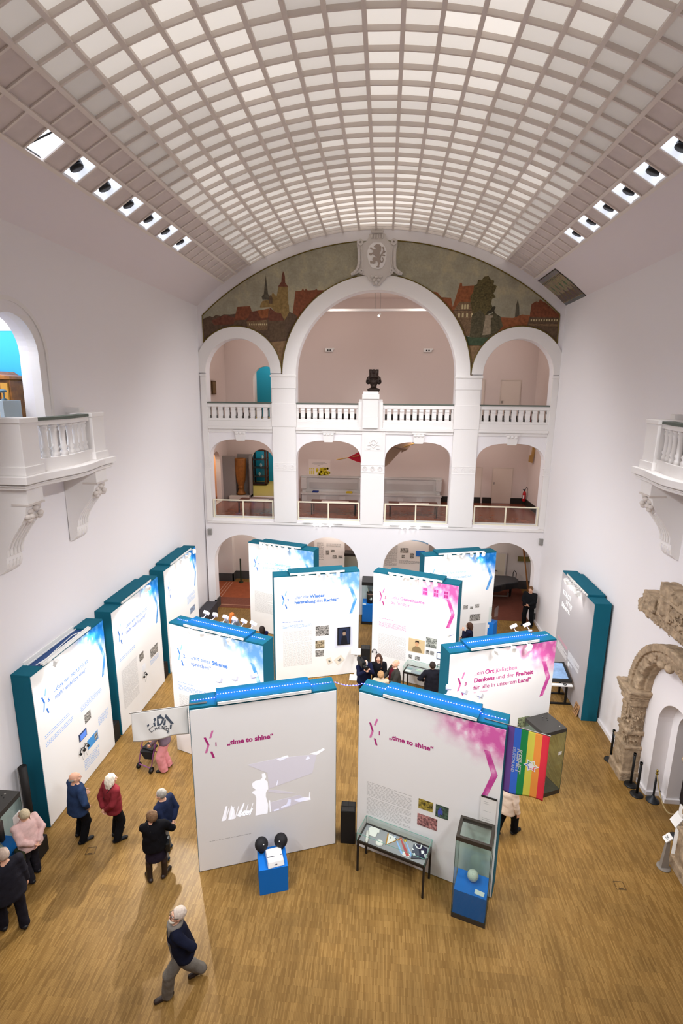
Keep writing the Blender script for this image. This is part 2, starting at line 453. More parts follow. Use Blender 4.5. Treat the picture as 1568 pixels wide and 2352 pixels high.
# ------------------------------------------------------------------ rooms behind the end wall
def gal(name, boxes, m):
    mb = MB()
    for b in boxes: mb.box(*b)
    return struct(mb.build(name, m))
BW = 27.7
GREYW = mat('grey_gallery_wall', 'd8d3cf', 0.85)
gal('trim_7', [(-9.6, 8.4, D + .5, BW + .3, 4.1, 4.44), ], mat('gallery_slab', '8a4b33', 0.25, spec=0.6, noise=0.08, nscale=3))
gal('trim_8', [(-9.6, 8.4, D + .5, BW + .3, 8.25, 8.6)], PLASTER)
gal('trim_9', [(-9.6, 8.4, D + .5, BW + .3, 14.6, 14.8)], PLASTER)
# upper gallery back wall with arch to the blue room on the left
def backwall(name, z0, z1, arches, m, y=BW, x0=-9.4, x1=8.2):
    lp = [[(x0, z0), (x1, z0), (x1, z1), (x0, z1)]]
    for cx, zs, r in arches: lp.append(arch_loop(cx, zs, r, z0 + .02, 16))
    vs, fs = fill2d(lp, 0.3)
    mb = MB(); mb.add([(x, y + 0.15 - z, yy) for x, yy, z in vs], fs)
    return struct(mb.build(name, m))
backwall('trim_10', 8.6, 14.6, [(-6.22, 10.7, .66)], PLASTER)
backwall('trim_11', 4.44, 8.25, [(-6.5, 6.45, .62)], PLASTER)
gal('trim_12', [(-9.6, -9.4, D + .5, BW + .3, 0, 14.6), (8.2, 8.4, D + .5, BW + .3, 0, 14.6)], GREYW)
gal('trim_13', [(-8.6, -8.35, D + .5, BW, 8.6, 14.6), (7.5, 7.7, D + .5, BW, 8.6, 14.6), (7.45, 7.7, D + .5, BW, 4.44, 8.25)], PLASTER)
# left side wall of the middle gallery with an opening to a warm lit room
vs, fs = fill2d([[(D + .4, 4.44), (BW, 4.44), (BW, 8.25), (D + .4, 8.25)], arch_loop(25.9, 6.5, .62, 4.46, 14)], .25)
mb = MB(); mb.add([(-8.55 + t_, y, z) for y, z, t_ in vs], fs); struct(mb.build('trim_14', PLASTER))
# warm room, teal rooms behind
gal('trim_15', [(-10.6, -10.4, 23, 29, 4.4, 8.2), (-10.4, -8.7, 27.6, 27.68, 4.4, 8.2)], mat('peach_wall', 'ffc899', 0.8))
TEALW = mat('teal_wall', '1b86a0', 0.8)
gal('trim_16', [(-8.2, -6.05, 32.9, 33.1, 4.44, 8.2), (-8.3, -8.2, BW + .3, 33, 4.44, 8.2), (-7.6, -5.75, 31.5, 31.7, 8.6, 13)], TEALW)
gal('trim_17', [(-6.05, -4.6, 32.9, 33.1, 4.44, 8.2), (-4.7, -4.6, BW + .3, 33, 4.44, 8.2), (-5.75, -4.6, 31.5, 31.7, 8.6, 13), (-7.7, -7.6, BW + .3, 31.6, 8.6, 13), (-4.7, -4.6, BW + .3, 31.6, 8.6, 13)], PLASTER)
gal('trim_18', [(-8.3, -4.6, BW + .3, 33, 4.3, 4.44), (-7.7, -4.6, BW + .3, 32, 8.5, 8.6)], mat('lino_ochre', 'b59a4e', 0.5))
gal('trim_19', [(-8.3, -4.6, BW + .3, 33.1, 8.2, 8.3), (-7.7, -4.6, BW + .3, 31.7, 13, 13.1)], WALL)
WINB = mat('daylight_pane', 'bfe0ff', 0.4, emit=1.2, ecol='8cc8ff')
for nm, (xa, xb, y, za, zb) in (('window_1', (-5.75, -5.0, 32.86, 5.9, 7.6)), ('window_2', (-5.62, -5.0, 31.46, 10.0, 12.2))):
    wo = struct(MB().box(xa, xb, y, y + .03, za, zb).build(nm, WINB))
    MB().box(xa - .06, xa, y - .03, y + .03, za - .06, zb + .06).box(xb, xb + .06, y - .03, y + .03, za - .06, zb + .06).box(xa, xb, y - .03, y + .03, zb, zb + .06).box(xa, xb, y - .03, y + .03, za - .06, za).build('window_frame', WHITEM, wo)
# dark skirting of both galleries
DSK = mat('dark_skirting', '2a2622', 0.6)
gal('baseboard_upper', [(-8.35, -6.9, BW - .04, BW, 8.6, 9.0), (-5.55, 7.5, BW - .04, BW, 8.6, 9.0)], DSK)
gal('baseboard_middle', [(-4.4, 5.15, BW - .04, BW, 4.44, 4.75), (5.25, 5.72, BW - .05, BW, 4.44, 4.75), (6.7, 7.45, BW - .05, BW, 4.44, 4.75), (7.4, 7.45, 25.5, BW, 4.44, 4.75)], DSK)
# ground floor rear passage
vs, fs = fill2d([[(-9.4, 0), (8.2, 0), (8.2, 4.1), (-9.4, 4.1)]], .3)
mb = MB(); mb.add([(x, 26.95 + z + .15, y) for x, y, z in vs], fs); struct(mb.build('wall_passage', GREYW))
struct(MB().box(-9.4, -7.95, 26.45, 26.95, 0, 4.1).build('trim_20', GREYW))
gal('baseboard_passage', [(-9.4, -7.93, 26.40, 26.46, 0, .45), (-7.99, -7.93, 26.4, 26.95, 0, .45), (-7.95, 8.2, 26.9, 26.96, 0, .45), (-7.95 + .1, -7.72, D + .45, D + .55, 0, .45), (6.87, 7.5, D - .03, D + .55, 0, .42), (-7.8, -7.68, D, D + .5, 0, .45)], GREY_BASE)
RUST = mat('rust_carpet', '9a5232', 0.95, noise=0.12, nscale=4, bump=0.3, bscale=150)
MAROON = mat('maroon_carpet', '6a3a2c', 0.95, noise=0.08, nscale=6, bump=0.3, bscale=150)
rug = MB().box(-7.66, -5.02, 22.95, 23.35, 0.0, .012).box(-9.3, -5.0, 23.35, 26.4, 0.0, .012); o = rug.build('carpet', RUST); tag(o, 'rust red carpet with brown end border in the left rear archway', 'carpet')
b2 = MB()
b2.box(-7.66, -5.02, 22.95, 23.35, .012, .014).box(-9.0, -5.0, 23.35, 24.2, .012, .014).build('border', mat('brown_carpet_border', '7b4a3a', 0.95, noise=.2, nscale=25), o)
st = MB()
for i in range(3): st.box(-8.3 + i * .16, -8.25 + i * .16, 24.2, 26.3, .012, .0135)
st.box(-7.66, -5.02, 23.25, 23.32, .014, .016).build('stripe', mat('carpet_stripe', 'b98a70', .95), o)
rug = MB().box(4.1, 6.8, 22.8, 23.33, 0.0, .012).box(3.6, 7.4, 23.33, 26.9, 0.0, .012); tag(rug.build('carpet', MAROON), 'plain dark maroon carpet under the grand piano', 'carpet')

# ------------------------------------------------------------------ blue room behind the left balcony
RB = mat('sky_blue_wall', '3aa4f0', 0.8)
gal('trim_21', [(-12.4, -8.42, 13.4, 13.5, 9.5, 11.62), (-12.5, -12.4, 9.2, 13.5, 8.4, 11.6)], RB)
gal('trim_22', [(-12.4, -8.42, 13.4, 13.5, 11.62, 13), (-12.4, -8.42, 13.38, 13.4, 11.60, 11.64), (-12.4, -8.42, 9.2, 13.5, 12.9, 13), (-12.4, -8.42, 9.1, 9.2, 8.4, 13), (-12.5, -12.4, 9.2, 13.5, 11.6, 13), (-12.4, -8.42, 13.4, 13.5, 8.4, 9.5)], WALL)
gal('trim_23', [(-12.5, -8.42, 9.1, 13.5, 8.3, 8.42)], mat('room_oak', '8d6a42', .5))
# ------------------------------------------------------------------ lamps of the place and added lights
for i, y in enumerate(HOLE_L):
    if i % 2 and y < 9: continue
    if y < -2: continue
    for s in (-1, 1):
        p = vp(s * 32.2, RV - 0.12, y + .28)
        if y < 9: aim, pw = (XC - s * 1.5, y + 10.5, 2.2), 1.2
        elif y < 13.5: aim, pw = (XC - s * 2.0, y + 3.5, 0), .75
        else: aim, pw = (XC - s * 3.5, D, 6.0), .5
        light('SPOT', 'coffer_spot', p, P_CEIL * pw, aim=aim, color=(.97, .97, 1), size=.12, angle=74, blend=.7)
# unseen point lights added to brighten the galleries and rear passage
for x in (-5.8, -2, 2, 5.8):
    light('POINT', 'gallery_fill', (XC + x, 25.4, 7.9), P_GAL * .55, color=(1, .9, .82), size=.2)
for x in (-5.8, -1.9, 1.9, 5.8):
    light('POINT', 'gallery_fill', (XC + x, 25.2, 13.6 if abs(x) < 3 else 12.6), P_GAL * .5, color=(1, .88, .8), size=.25)
for x in (-6, -1.9, 1.9, 5.5):
    light('POINT', 'passage_fill', (XC + x, 25.2, 3.7), P_GAL * (1.3 if x < 0 else .8), color=(1, .93, .85), size=.2)
light('POINT', 'room_lamp', (-10.2, 11.0, 12.5), 220, color=(.95, .98, 1), size=.3)
light('POINT', 'warm_room_lamp', (-9.4, 26.0, 7.6), 130, color=(1, .82, .62), size=.2)
light('POINT', 'teal_room_lamp', (-6.3, 30.6, 7.7), 90, color=(1, .95, .85), size=.2)
light('POINT', 'teal_room_lamp', (-6.2, 29.8, 12.3), 70, color=(1, .95, .9), size=.2)
# ------------------------------------------------------------------ mural over the arches
def mural_mats():
    m, nt, b = nodes('mural_sky')
    tc = nt.nodes.new('ShaderNodeTexCoord')
    n = nt.nodes.new('ShaderNodeTexNoise'); n.inputs['Scale'].default_value = 1.25; n.inputs['Detail'].default_value = 8; n.inputs['Roughness'].default_value = .65
    nt.links.new(tc.outputs['Object'], n.inputs['Vector'])
    r = nt.nodes.new('ShaderNodeValToRGB')
    el = r.color_ramp.elements; el[0].position = .38; el[0].color = (*s2l('636b78'), 1); el[1].position = .63; el[1].color = (*s2l('bdb39c'), 1)
    e = el.new(.5); e.color = (*s2l('8b9195'), 1)
    nt.links.new(n.outputs['Fac'], r.inputs[0])
    sx = nt.nodes.new('ShaderNodeSeparateXYZ'); nt.links.new(tc.outputs['Object'], sx.inputs[0])
    mr = nt.nodes.new('ShaderNodeMapRange'); mr.inputs['From Min'].default_value = 13.0; mr.inputs['From Max'].default_value = 15.2; mr.inputs['To Min'].default_value = .65; mr.inputs['To Max'].default_value = 0
    nt.links.new(sx.outputs['Z'], mr.inputs[0])
    mx = nt.nodes.new('ShaderNodeMix'); mx.data_type = 'RGBA'; nt.links.new(mr.outputs[0], mx.inputs['Factor']); nt.links.new(r.outputs[0], mx.inputs['A'])
    mx.inputs['B'].default_value = (*s2l('aba07c'), 1)
    n2 = nt.nodes.new('ShaderNodeTexNoise'); n2.inputs['Scale'].default_value = 14; n2.inputs['Detail'].default_value = 3; nt.links.new(tc.outputs['Object'], n2.inputs['Vector'])
    m2 = nt.nodes.new('ShaderNodeMix'); m2.data_type = 'RGBA'; m2.blend_type = 'OVERLAY'; m2.inputs['Factor'].default_value = .2
    nt.links.new(mx.outputs['Result'], m2.inputs['A']); nt.links.new(n2.outputs['Fac'], m2.inputs['B'])
    nt.links.new(m2.outputs['Result'], b.inputs['Base Color']); b.inputs['Roughness'].default_value = .8
    return m
def painted(name, c, nz=.28, sc=9): return mat(name, c, .85, noise=nz, nscale=sc)
MU = [mural_mats(), painted('paint_town_dark', '5e4b3c'), painted('paint_roof_red', '7e4a33'), painted('paint_roof_brown', '6d4334'), painted('paint_wall_ochre', '8d7448'),
      painted('paint_wall_brown', '63503e'), painted('paint_spire', '5a5446'), painted('paint_street', '8a6f50'), painted('paint_tree', '5d5334', .45, 14), painted('paint_bush', '57503c', .4, 14),
      painted('paint_stone', '9a8b74'), painted('paint_bronze', '3f3a2c'), painted('paint_green', '45543e'), painted('paint_roof_orange', '8f5636'), painted('paint_timber', '7a6148', .35, 20), painted('paint_window', 'c9b98e', .1, 5)]
def mural_half(sg):
    # region between the vault band and the arches, one side of the crest
    o_ = []
    for i in range(31):
        x = 0.0 + 7.29 * i / 30
        o_.append((sg * x, 5.11 + math.sqrt(10.89 ** 2 - x * x)))
    o_.append((sg * 7.29, 12.10))
    a0 = math.degrees(math.asin((12.10 - 10.87) / 1.88))
    o_ += [(sg * (5.85 + 1.88 * math.cos(R(a))), 10.87 + 1.88 * math.sin(R(a))) for a in np.linspace(a0, 178, 24)]
    o_ += [(sg * 3.92 * math.cos(R(a)), 10.81 + 3.92 * math.sin(R(a))) for a in np.linspace(1, 90, 40)]
    return o_
FN = lambda y0: (lambda u, v, d: (XC + u, y0 - d, v))
def mural(side, label):
    sg = -1 if side == 'L' else 1
    root = thing('mural_painting', label, 'mural', (XC + sg * 4, D, 12))
    mb = MB(); mb.prism(mural_half(sg), FN(D), 0.0, 0.012)
    def blob(mi, pts, d=.016): mb.mi = mi; mb.prism(pts, FN(D), 0.010, d)
    if sg < 0:
        blob(4, [(-4.82,13.57),(-4.71,13.76),(-4.4,13.81),(-4.28,14.09),(-4.12,13.92),(-4.02,14.32),(-3.65,14.32),(-3.63,13.61),(-3.59,13.33),(-3.6,13.04),(-4.11,13.23),(-4.36,13.52),(-4.82,13.5)], .014)
        blob(4, [(-4.1,13.62),(-3.61,13.61),(-3.59,12.9),(-4.01,13.0),(-4.16,13.33)], .0145)
        blob(6, [(-4.71,13.81),(-4.74,13.93),(-4.65,14.02),(-4.55,14.77),(-4.47,14.02),(-4.36,13.92),(-4.4,13.8)], .015)
        blob(3, [(-4.05,14.31),(-3.91,14.49),(-3.89,14.72),(-3.83,14.9),(-3.76,14.72),(-3.75,14.46),(-3.63,14.3)], .015)
        blob(2, [(-3.47,13.2),(-3.33,14.13),(-3.08,14.15),(-3.02,14.25),(-2.97,14.15),(-2.9,14.22),(-2.82,14.15),(-2.52,14.17),(-2.47,14.23),(-2.42,14.16),(-2.05,14.16),(-3.0,12.9)], .015)
        blob(1, [(-7.29,13.05),(-6.96,13.17),(-6.84,13.12),(-6.7,13.22),(-6.49,13.17),(-6.38,13.24),(-6.12,13.23),(-5.86,13.26),(-5.78,13.4),(-5.36,13.4),(-5.16,13.3),(-4.93,13.3),(-4.82,13.3),(-4.41,13.4),(-4.16,13.31),(-3.95,13.28),(-3.8,12.99),(-3.59,13.33),(-3.3,13.2),(-3.2,12.6),(-3.6,12.0),(-4.39,11.8),(-5.78,12.4),(-7.29,12.0)], .016)
        blob(2, [(-5.78,13.53),(-5.24,13.56),(-5.15,13.26),(-5.46,13.02),(-5.93,13.0)], .018)
        blob(3, [(-5.24,13.33),(-4.45,13.46),(-4.52,13.02),(-5.41,12.95)], .019)
        blob(13, [(-4.95,13.38),(-4.45,13.46),(-4.5,13.1),(-4.8,13.08)], .0195)
        blob(3, [(-4.41,13.5),(-4.16,13.31),(-3.93,13.26),(-3.83,12.99),(-4.42,12.97),(-4.5,13.04)], .019)
        blob(14, [(-5.41,12.95),(-4.52,13.02),(-4.52,12.6),(-5.36,12.6)], .018); blob(5, [(-4.42,12.97),(-3.83,12.99),(-3.75,12.3),(-4.42,12.2)], .018)
        blob(3, [(-6.9,13.0),(-6.3,13.22),(-5.9,13.1),(-5.95,12.85),(-6.8,12.8)], .0175)
        blob(7, [(-4.45,12.12),(-3.45,12.22),(-3.75,10.83),(-3.97,10.83)], .0195)
        for i in range(9): x = -5.3 + i * .09; blob(15, [(x, 12.8), (x + .05, 12.8), (x + .05, 12.87), (x, 12.87)], .0205)
        for i in range(6): x = -4.36 + i * .1; blob(5, [(x, 12.35), (x + .03, 12.35), (x + .03, 12.9), (x, 12.9)], .0205)
        blob(5, [(-4.44,13.65),(-4.3,13.65),(-4.3,13.9),(-4.37,13.98),(-4.44,13.9)], .0205)
    else:
        blob(13, [(2.1,14.1),(2.42,14.06),(2.59,13.87),(2.98,13.85),(3.08,13.45),(2.9,13.2)], .014)
        blob(13, [(3.03,13.37),(3.28,14.29),(3.3,14.4),(3.38,14.4),(3.4,14.28),(3.97,14.31),(4.11,13.4),(4.2,12.5),(3.4,12.3)], .015)
        blob(14, [(3.1,13.35),(3.32,13.69),(3.76,13.69),(4.11,13.34),(4.16,12.5),(3.4,12.3)], .016)
        for zz in (13.35, 13.02, 12.72):
            blob(5, [(3.1, zz), (4.13, zz), (4.13, zz + .035), (3.1, zz + .035)], .0165)
        for xx, zz in ((3.42, 13.42), (3.52, 13.42), (3.62, 13.42), (3.3, 13.1), (3.45, 13.1), (3.62, 13.1), (3.82, 13.1), (3.95, 13.1)):
            blob(15, [(xx, zz), (xx + .07, zz), (xx + .07, zz + .17), (xx, zz + .17)], .017)
        blob(13, [(4.86,12.92),(4.98,13.1),(5.5,13.08),(5.82,13.21),(6.12,13.18),(6.3,12.5),(5.53,12.3),(4.7,12.5)], .015)
        blob(6, [(5.55,13.1),(5.56,13.55),(5.61,13.78),(5.68,13.55),(5.73,13.1)], .014)
        blob(8, [(3.76,13.61),(3.74,13.9),(3.84,14.05),(3.86,14.3),(3.98,14.36),(4.0,14.52),(4.14,14.5),(4.24,14.63),(4.4,14.66),(4.5,14.52),(4.64,14.48),(4.62,14.34),(4.75,14.28),(4.7,14.1),(4.64,14.0),(4.74,13.86),(4.6,13.8),(4.58,13.62),(4.64,13.5),(4.55,13.3),(4.3,12.9),(3.95,13.0)], .018)
        blob(9, [(3.85,13.19),(4.16,13.4),(4.4,13.13),(4.72,13.29),(4.98,13.13),(5.1,12.76),(4.7,12.3),(3.79,12.2)], .019)
        blob(12, [(3.5,12.41),(3.9,12.33),(4.7,12.33),(4.5,12.01),(3.6,12.01)], .020)
        blob(7, [(3.55,12.02),(4.6,12.02),(4.0,10.83),(3.9,10.83)], .020)
        blob(10, [(4.37,13.18),(4.7,13.18),(4.68,13.1),(4.6,13.08),(4.64,12.45),(4.31,12.42),(4.38,13.08)], .0205)
        blob(11, [(4.41,13.19),(4.45,13.34),(4.58,13.37),(4.62,13.5),(4.75,13.53),(4.77,13.45),(4.72,13.39),(4.75,13.24),(4.7,13.23),(4.67,13.33),(4.61,13.26),(4.5,13.25)], .021)
        blob(2, [(6.12,13.05),(6.16,13.6),(6.32,13.7),(6.43,13.68),(6.47,13.78),(6.58,13.7),(6.69,13.66),(7.29,13.18),(7.29,13.05)], .016)
        blob(5, [(6.12,13.1),(7.29,13.08),(7.29,12.1),(6.5,12.4),(6.0,12.5)], .017)
        for i in range(11): x = 6.18 + i * .1; blob(15, [(x, 12.95), (x + .05, 12.95), (x + .05, 13.04), (x, 13.04)], .0175)
        blob(14, [(6.1,12.86),(7.29,12.84),(7.29,12.76),(6.1,12.78)], .018)
    mb.build('canvas', MU, root, world=True)
    pts = [(XC + sg * x, D - .02, 5.11 + math.sqrt(10.89 ** 2 - x * x)) for x in np.linspace(0.75, 7.29, 40)]
    e = MB().tube(pts, .022, 5)
    e.tube([(XC + sg * 7.29, D - .02, 13.2), (XC + sg * 7.29, D - .02, 12.1)], .022, 5)
    e.tube([(XC + sg * (5.85 + 1.90 * math.cos(R(a))), D - .055, 10.87 + 1.90 * math.sin(R(a))) for a in np.linspace(41, 178, 30)], .018, 5)
    e.tube([(XC + sg * 3.94 * math.cos(R(a)), D - .065, 10.81 + 3.94 * math.sin(R(a))) for a in np.linspace(1, 78, 40)], .018, 5)
    e.build('gilt_border', mat('tarnished_gilt', '6d5c22', .5, .3), root, world=True)
mural('L', 'painted mural left of the lion crest with twin church spires over red roofs')
mural('R', 'painted mural right of the lion crest with half-timbered house, tree and bronze lion on pedestal')

# ------------------------------------------------------------------ coat of arms with lion
cr = thing('coat_of_arms', 'large white stucco cartouche with a grey rampant lion at the crown of the arch', 'coat of arms', (XC, D, 14.3))
STUC = mat('grey_stucco', 'd3ccc6', .85, bump=.2, bscale=40)
sh = [(-0.84,16.0),(-0.59,15.99),(-0.57,15.88),(-0.44,15.95),(-0.38,16.07),(-0.35,16.2),(-0.25,16.24),(0.2,16.24),(0.3,16.19),(0.33,16.06),(0.39,15.95),(0.52,15.88),(0.52,16.0),(0.77,15.99),(0.77,15.75),(0.73,15.64),(0.75,15.01),(0.82,14.9),(1.01,14.77),(0.98,14.69),(0.82,14.71),(0.64,14.83),(0.62,14.74),(0.38,14.63),(0.29,14.5),(0.21,14.46),(0.11,14.31),(-0.03,14.29),(-0.15,14.32),(-0.21,14.46),(-0.32,14.5),(-0.41,14.67),(-0.68,14.75),(-0.73,14.8),(-0.87,14.73),(-1.04,14.69),(-1.06,14.77),(-0.85,14.93),(-0.79,15.12),(-0.8,15.66),(-0.83,15.77)]
mb = MB().prism(sh, FN(D), 0, .14)
for sg in (-1, 1):
    mb.tube([(XC - .03 + sg * .72, D - .15, 15.65), (XC - .03 + sg * .70, D - .16, 15.2), (XC - .03 + sg * .74, D - .16, 14.95), (XC - .03 + sg * .9, D - .15, 14.76)], .055, 7)
    mb.tube([(XC - .03 + sg * .60, D - .15, 15.75), (XC - .03 + sg * .58, D - .16, 15.05), (XC - .03 + sg * .55, D - .16, 14.85)], .03, 6)
    ring(mb, -.03 + sg * .66, 15.9, .04, .12, D - .19, D - .13, 12, 0, 360)
    ring(mb, -.03 + sg * .6, 14.85, .03, .09, D - .19, D - .13, 12, 0, 360)
for x, z in ((-.03, 14.62), (-.12, 14.5), (.06, 14.5), (-.03, 14.4), (-.2, 14.62), (.14, 14.62)): mb.ball((XC + x, D - .15, z), (.08, .05, .07), 9, 6)
for i in range(5): mb.ball((XC - .03 + (i - 2) * .1, D - .15, 16.1), (.04, .05, .09), 8, 6)
mb.build('cartouche', STUC, cr, world=True)
ov = [(-0.04,15.89),(0.13,15.88),(0.27,15.75),(0.35,15.57),(0.35,15.35),(0.29,15.11),(0.2,14.96),(0.04,14.91),(-0.06,14.93),(-0.23,14.97),(-0.33,15.12),(-0.4,15.36),(-0.41,15.58),(-0.32,15.78),(-0.19,15.88)]
MB().prism(ov, FN(D), .13, .165).build('oval_field', TRIM, cr, world=True)
li = MB().prism([(-0.12,15.78),(-0.05,15.82),(0.07,15.81),(0.14,15.72),(0.13,15.57),(0.08,15.5),(0.09,15.35),(0.11,15.24),(0.1,15.11),(0.07,15.01),(0.09,14.99),(0.04,14.96),(-0.05,14.98),(0.01,15.03),(0.03,15.11),(-0.01,15.21),(-0.09,15.21),(-0.07,15.13),(-0.15,15.11),(-0.29,15.13),(-0.3,15.22),(-0.21,15.19),(-0.17,15.23),(-0.21,15.26),(-0.19,15.33),(-0.11,15.35),(-0.03,15.31),(-0.04,15.35),(-0.14,15.43),(-0.2,15.47),(-0.27,15.41),(-0.35,15.46),(-0.32,15.5),(-0.22,15.5),(-0.16,15.58),(-0.24,15.63),(-0.32,15.68),(-0.27,15.72),(-0.22,15.67),(-0.14,15.63),(-0.08,15.65),(-0.05,15.69),(-0.1,15.7),(-0.16,15.73)], FN(D), .16, .185)
P3_ = lambda l: [(XC + x, D - .175, z) for x, z in l]
li.tube(P3_([(0.10,15.26),(0.15,15.16),(0.21,15.18),(0.23,15.26),(0.2,15.33)]), .02, 6); li.tube(P3_([(.1, 15.28), (.13, 15.42), (.2, 15.5), (.24, 15.6), (.20, 15.72)]), .025, 6)
li.tube(P3_([(.14, 15.42), (.2, 15.42), (.3, 15.4)]), .022, 6); li.tube(P3_([(.22, 15.5), (.3, 15.55)]), .022, 6)
li.build('lion', mat('lion_grey', 'a89a90', .8), cr, world=True)
cw = MB()
cw.box(XC - .24, XC + .18, D - .2, D - .05, 16.22, 16.28)
for i in range(5):
    x = XC - .03 + (i - 2) * .105; cw.prism([(-.045, 16.27), (.045, 16.27), (.06, 16.4), (.03, 16.36), (0, 16.42), (-.03, 16.36), (-.06, 16.4)], lambda u, v, d, x=x: (x + u, D - .1 - d, v), 0, .06)
cw.build('crown', STUC, cr, world=True)

# ------------------------------------------------------------------ balustrades of the upper gallery
CAPD = mat('green_grey_handrail', '5f675e', .6)
def balustrade(a, b, n, label):
    r = thing('balustrade', label, 'balustrade', (XC + (a + b) / 2, D + .1, 8.62), 0, 'white balustrades of the upper gallery')
    x0, x1 = XC + a, XC + b
    MB().box(x0, x1, D - .06, D + .26, 8.62, 8.86).box(x0, x1, D - .02, D + .22, 8.86, 8.96).build('plinth', TRIM, r, world=True, bevel=.01)
    MB().box(x0, x1, D - .04, D + .24, 9.44, 9.60).build('top_rail', TRIM, r, world=True, bevel=.01)
    MB().box(x0, x1, D - .07, D + .27, 9.60, 9.65).build('handrail_cap', CAPD, r, world=True)
    pitch = (x1 - x0) / (n)
    for i in range(n + 1):
        c = x0 + i * pitch; h = pitch * .33
        l, rr = max(x0, c - h), min(x1, c + h)
        m = MB().box(l, rr, D, D + .2, 8.96, 9.44)
        l2, r2 = max(x0, c - h - .0), min(x1, c + h)
        m.box(l2, r2, D - .025, D + .225, 9.32, 9.36).box(l2, r2, D - .025, D + .225, 9.02, 9.06).box(l2, r2, D - .015, D + .215, 8.96, 8.99)
        m.build('baluster', TRIM, r, world=True)
balustrade(-7.25, -4.42, 10, 'white balustrade in the left side arch of the upper gallery')
balustrade(-3.34, -.67, 10, 'white balustrade left of the bust pedestal in the great arch')
balustrade(.37, 3.34, 11, 'white balustrade right of the bust pedestal in the great arch')
balustrade(4.42, 7.25, 10, 'white balustrade in the right side arch of the upper gallery')
pd = thing('pedestal', 'stepped white pedestal carrying the dark bust between two balustrades', 'pedestal', (XC - .15, D, 8.62))
x = XC - .15
MB().box(x - .52, x + .52, D - .1, D + .3, 8.62, 9.70).box(x - .5, x + .5, D - .08, D + .28, 9.70, 9.82).build('side_block', TRIM, pd, world=True, bevel=.008)
MB().box(x - .33, x + .33, D - .22, D + .38, 8.62, 9.09).box(x - .31, x + .31, D - .2, D + .36, 9.09, 9.84).build('shaft', TRIM, pd, world=True, bevel=.008)
MB().box(x - .36, x + .36, D - .25, D + .41, 9.84, 10.03).box(x - .32, x + .32, D - .21, D + .37, 10.03, 10.15).build('cap', TRIM, pd, world=True, bevel=.008)

# ------------------------------------------------------------------ glass railings of the middle gallery
CREAM = mat('cream_steel', 'efe8cf', .5)
def railing(cx, label):
    r = thing('glass_railing', label, 'railing', (XC + cx, D + .05, 4.47), 0, 'cream framed glass railings of the middle gallery')
    a, b = XC + cx - 1.38, XC + cx + 1.38
    MB().box(a, b, D + .02, D + .07, 5.27, 5.32).build('top_bar', CREAM, r, world=True)
    MB().box(a, b, D + .02, D + .07, 4.47, 4.50).build('bottom_bar', CREAM, r, world=True)
    for x in (a, XC + cx - .03, b - .05): MB().box(x, x + .055, D + .015, D + .075, 4.47, 5.3).build('post', CREAM, r, world=True)
    MB().box(a + .06, XC + cx - .03, D + .04, D + .05, 4.51, 5.26).build('pane', GLASS, r, world=True)
    MB().box(XC + cx + .03, b - .06, D + .04, D + .05, 4.51, 5.26).build('pane', GLASS, r, world=True)
for (cx, w2), l in zip(WIN, ('before the wooden beaker display', 'below the yellow poster', 'below the brown flag', 'in front of the fire extinguisher')):
    railing(cx, 'cream framed glass railing ' + l)

# small grey wall loudspeakers
for x, l in ((-7.86, 'left'), (6.98, 'right')):
    t = MB().box(x - .09, x + .09, D - .10, D, 3.66, 3.94); t.mi = 1; t.box(x - .075, x + .075, D - .105, D - .1, 3.68, 3.92)
    o = t.build('wall_speaker', [mat('grey_plastic', 'a5a29e', .6), mat('grey_grille', '8f8c88', .7)], bevel=.006)
    tag(o, 'small grey wall loudspeaker by the %s corner of the end wall' % l, 'loudspeaker', 'grey wall loudspeakers')

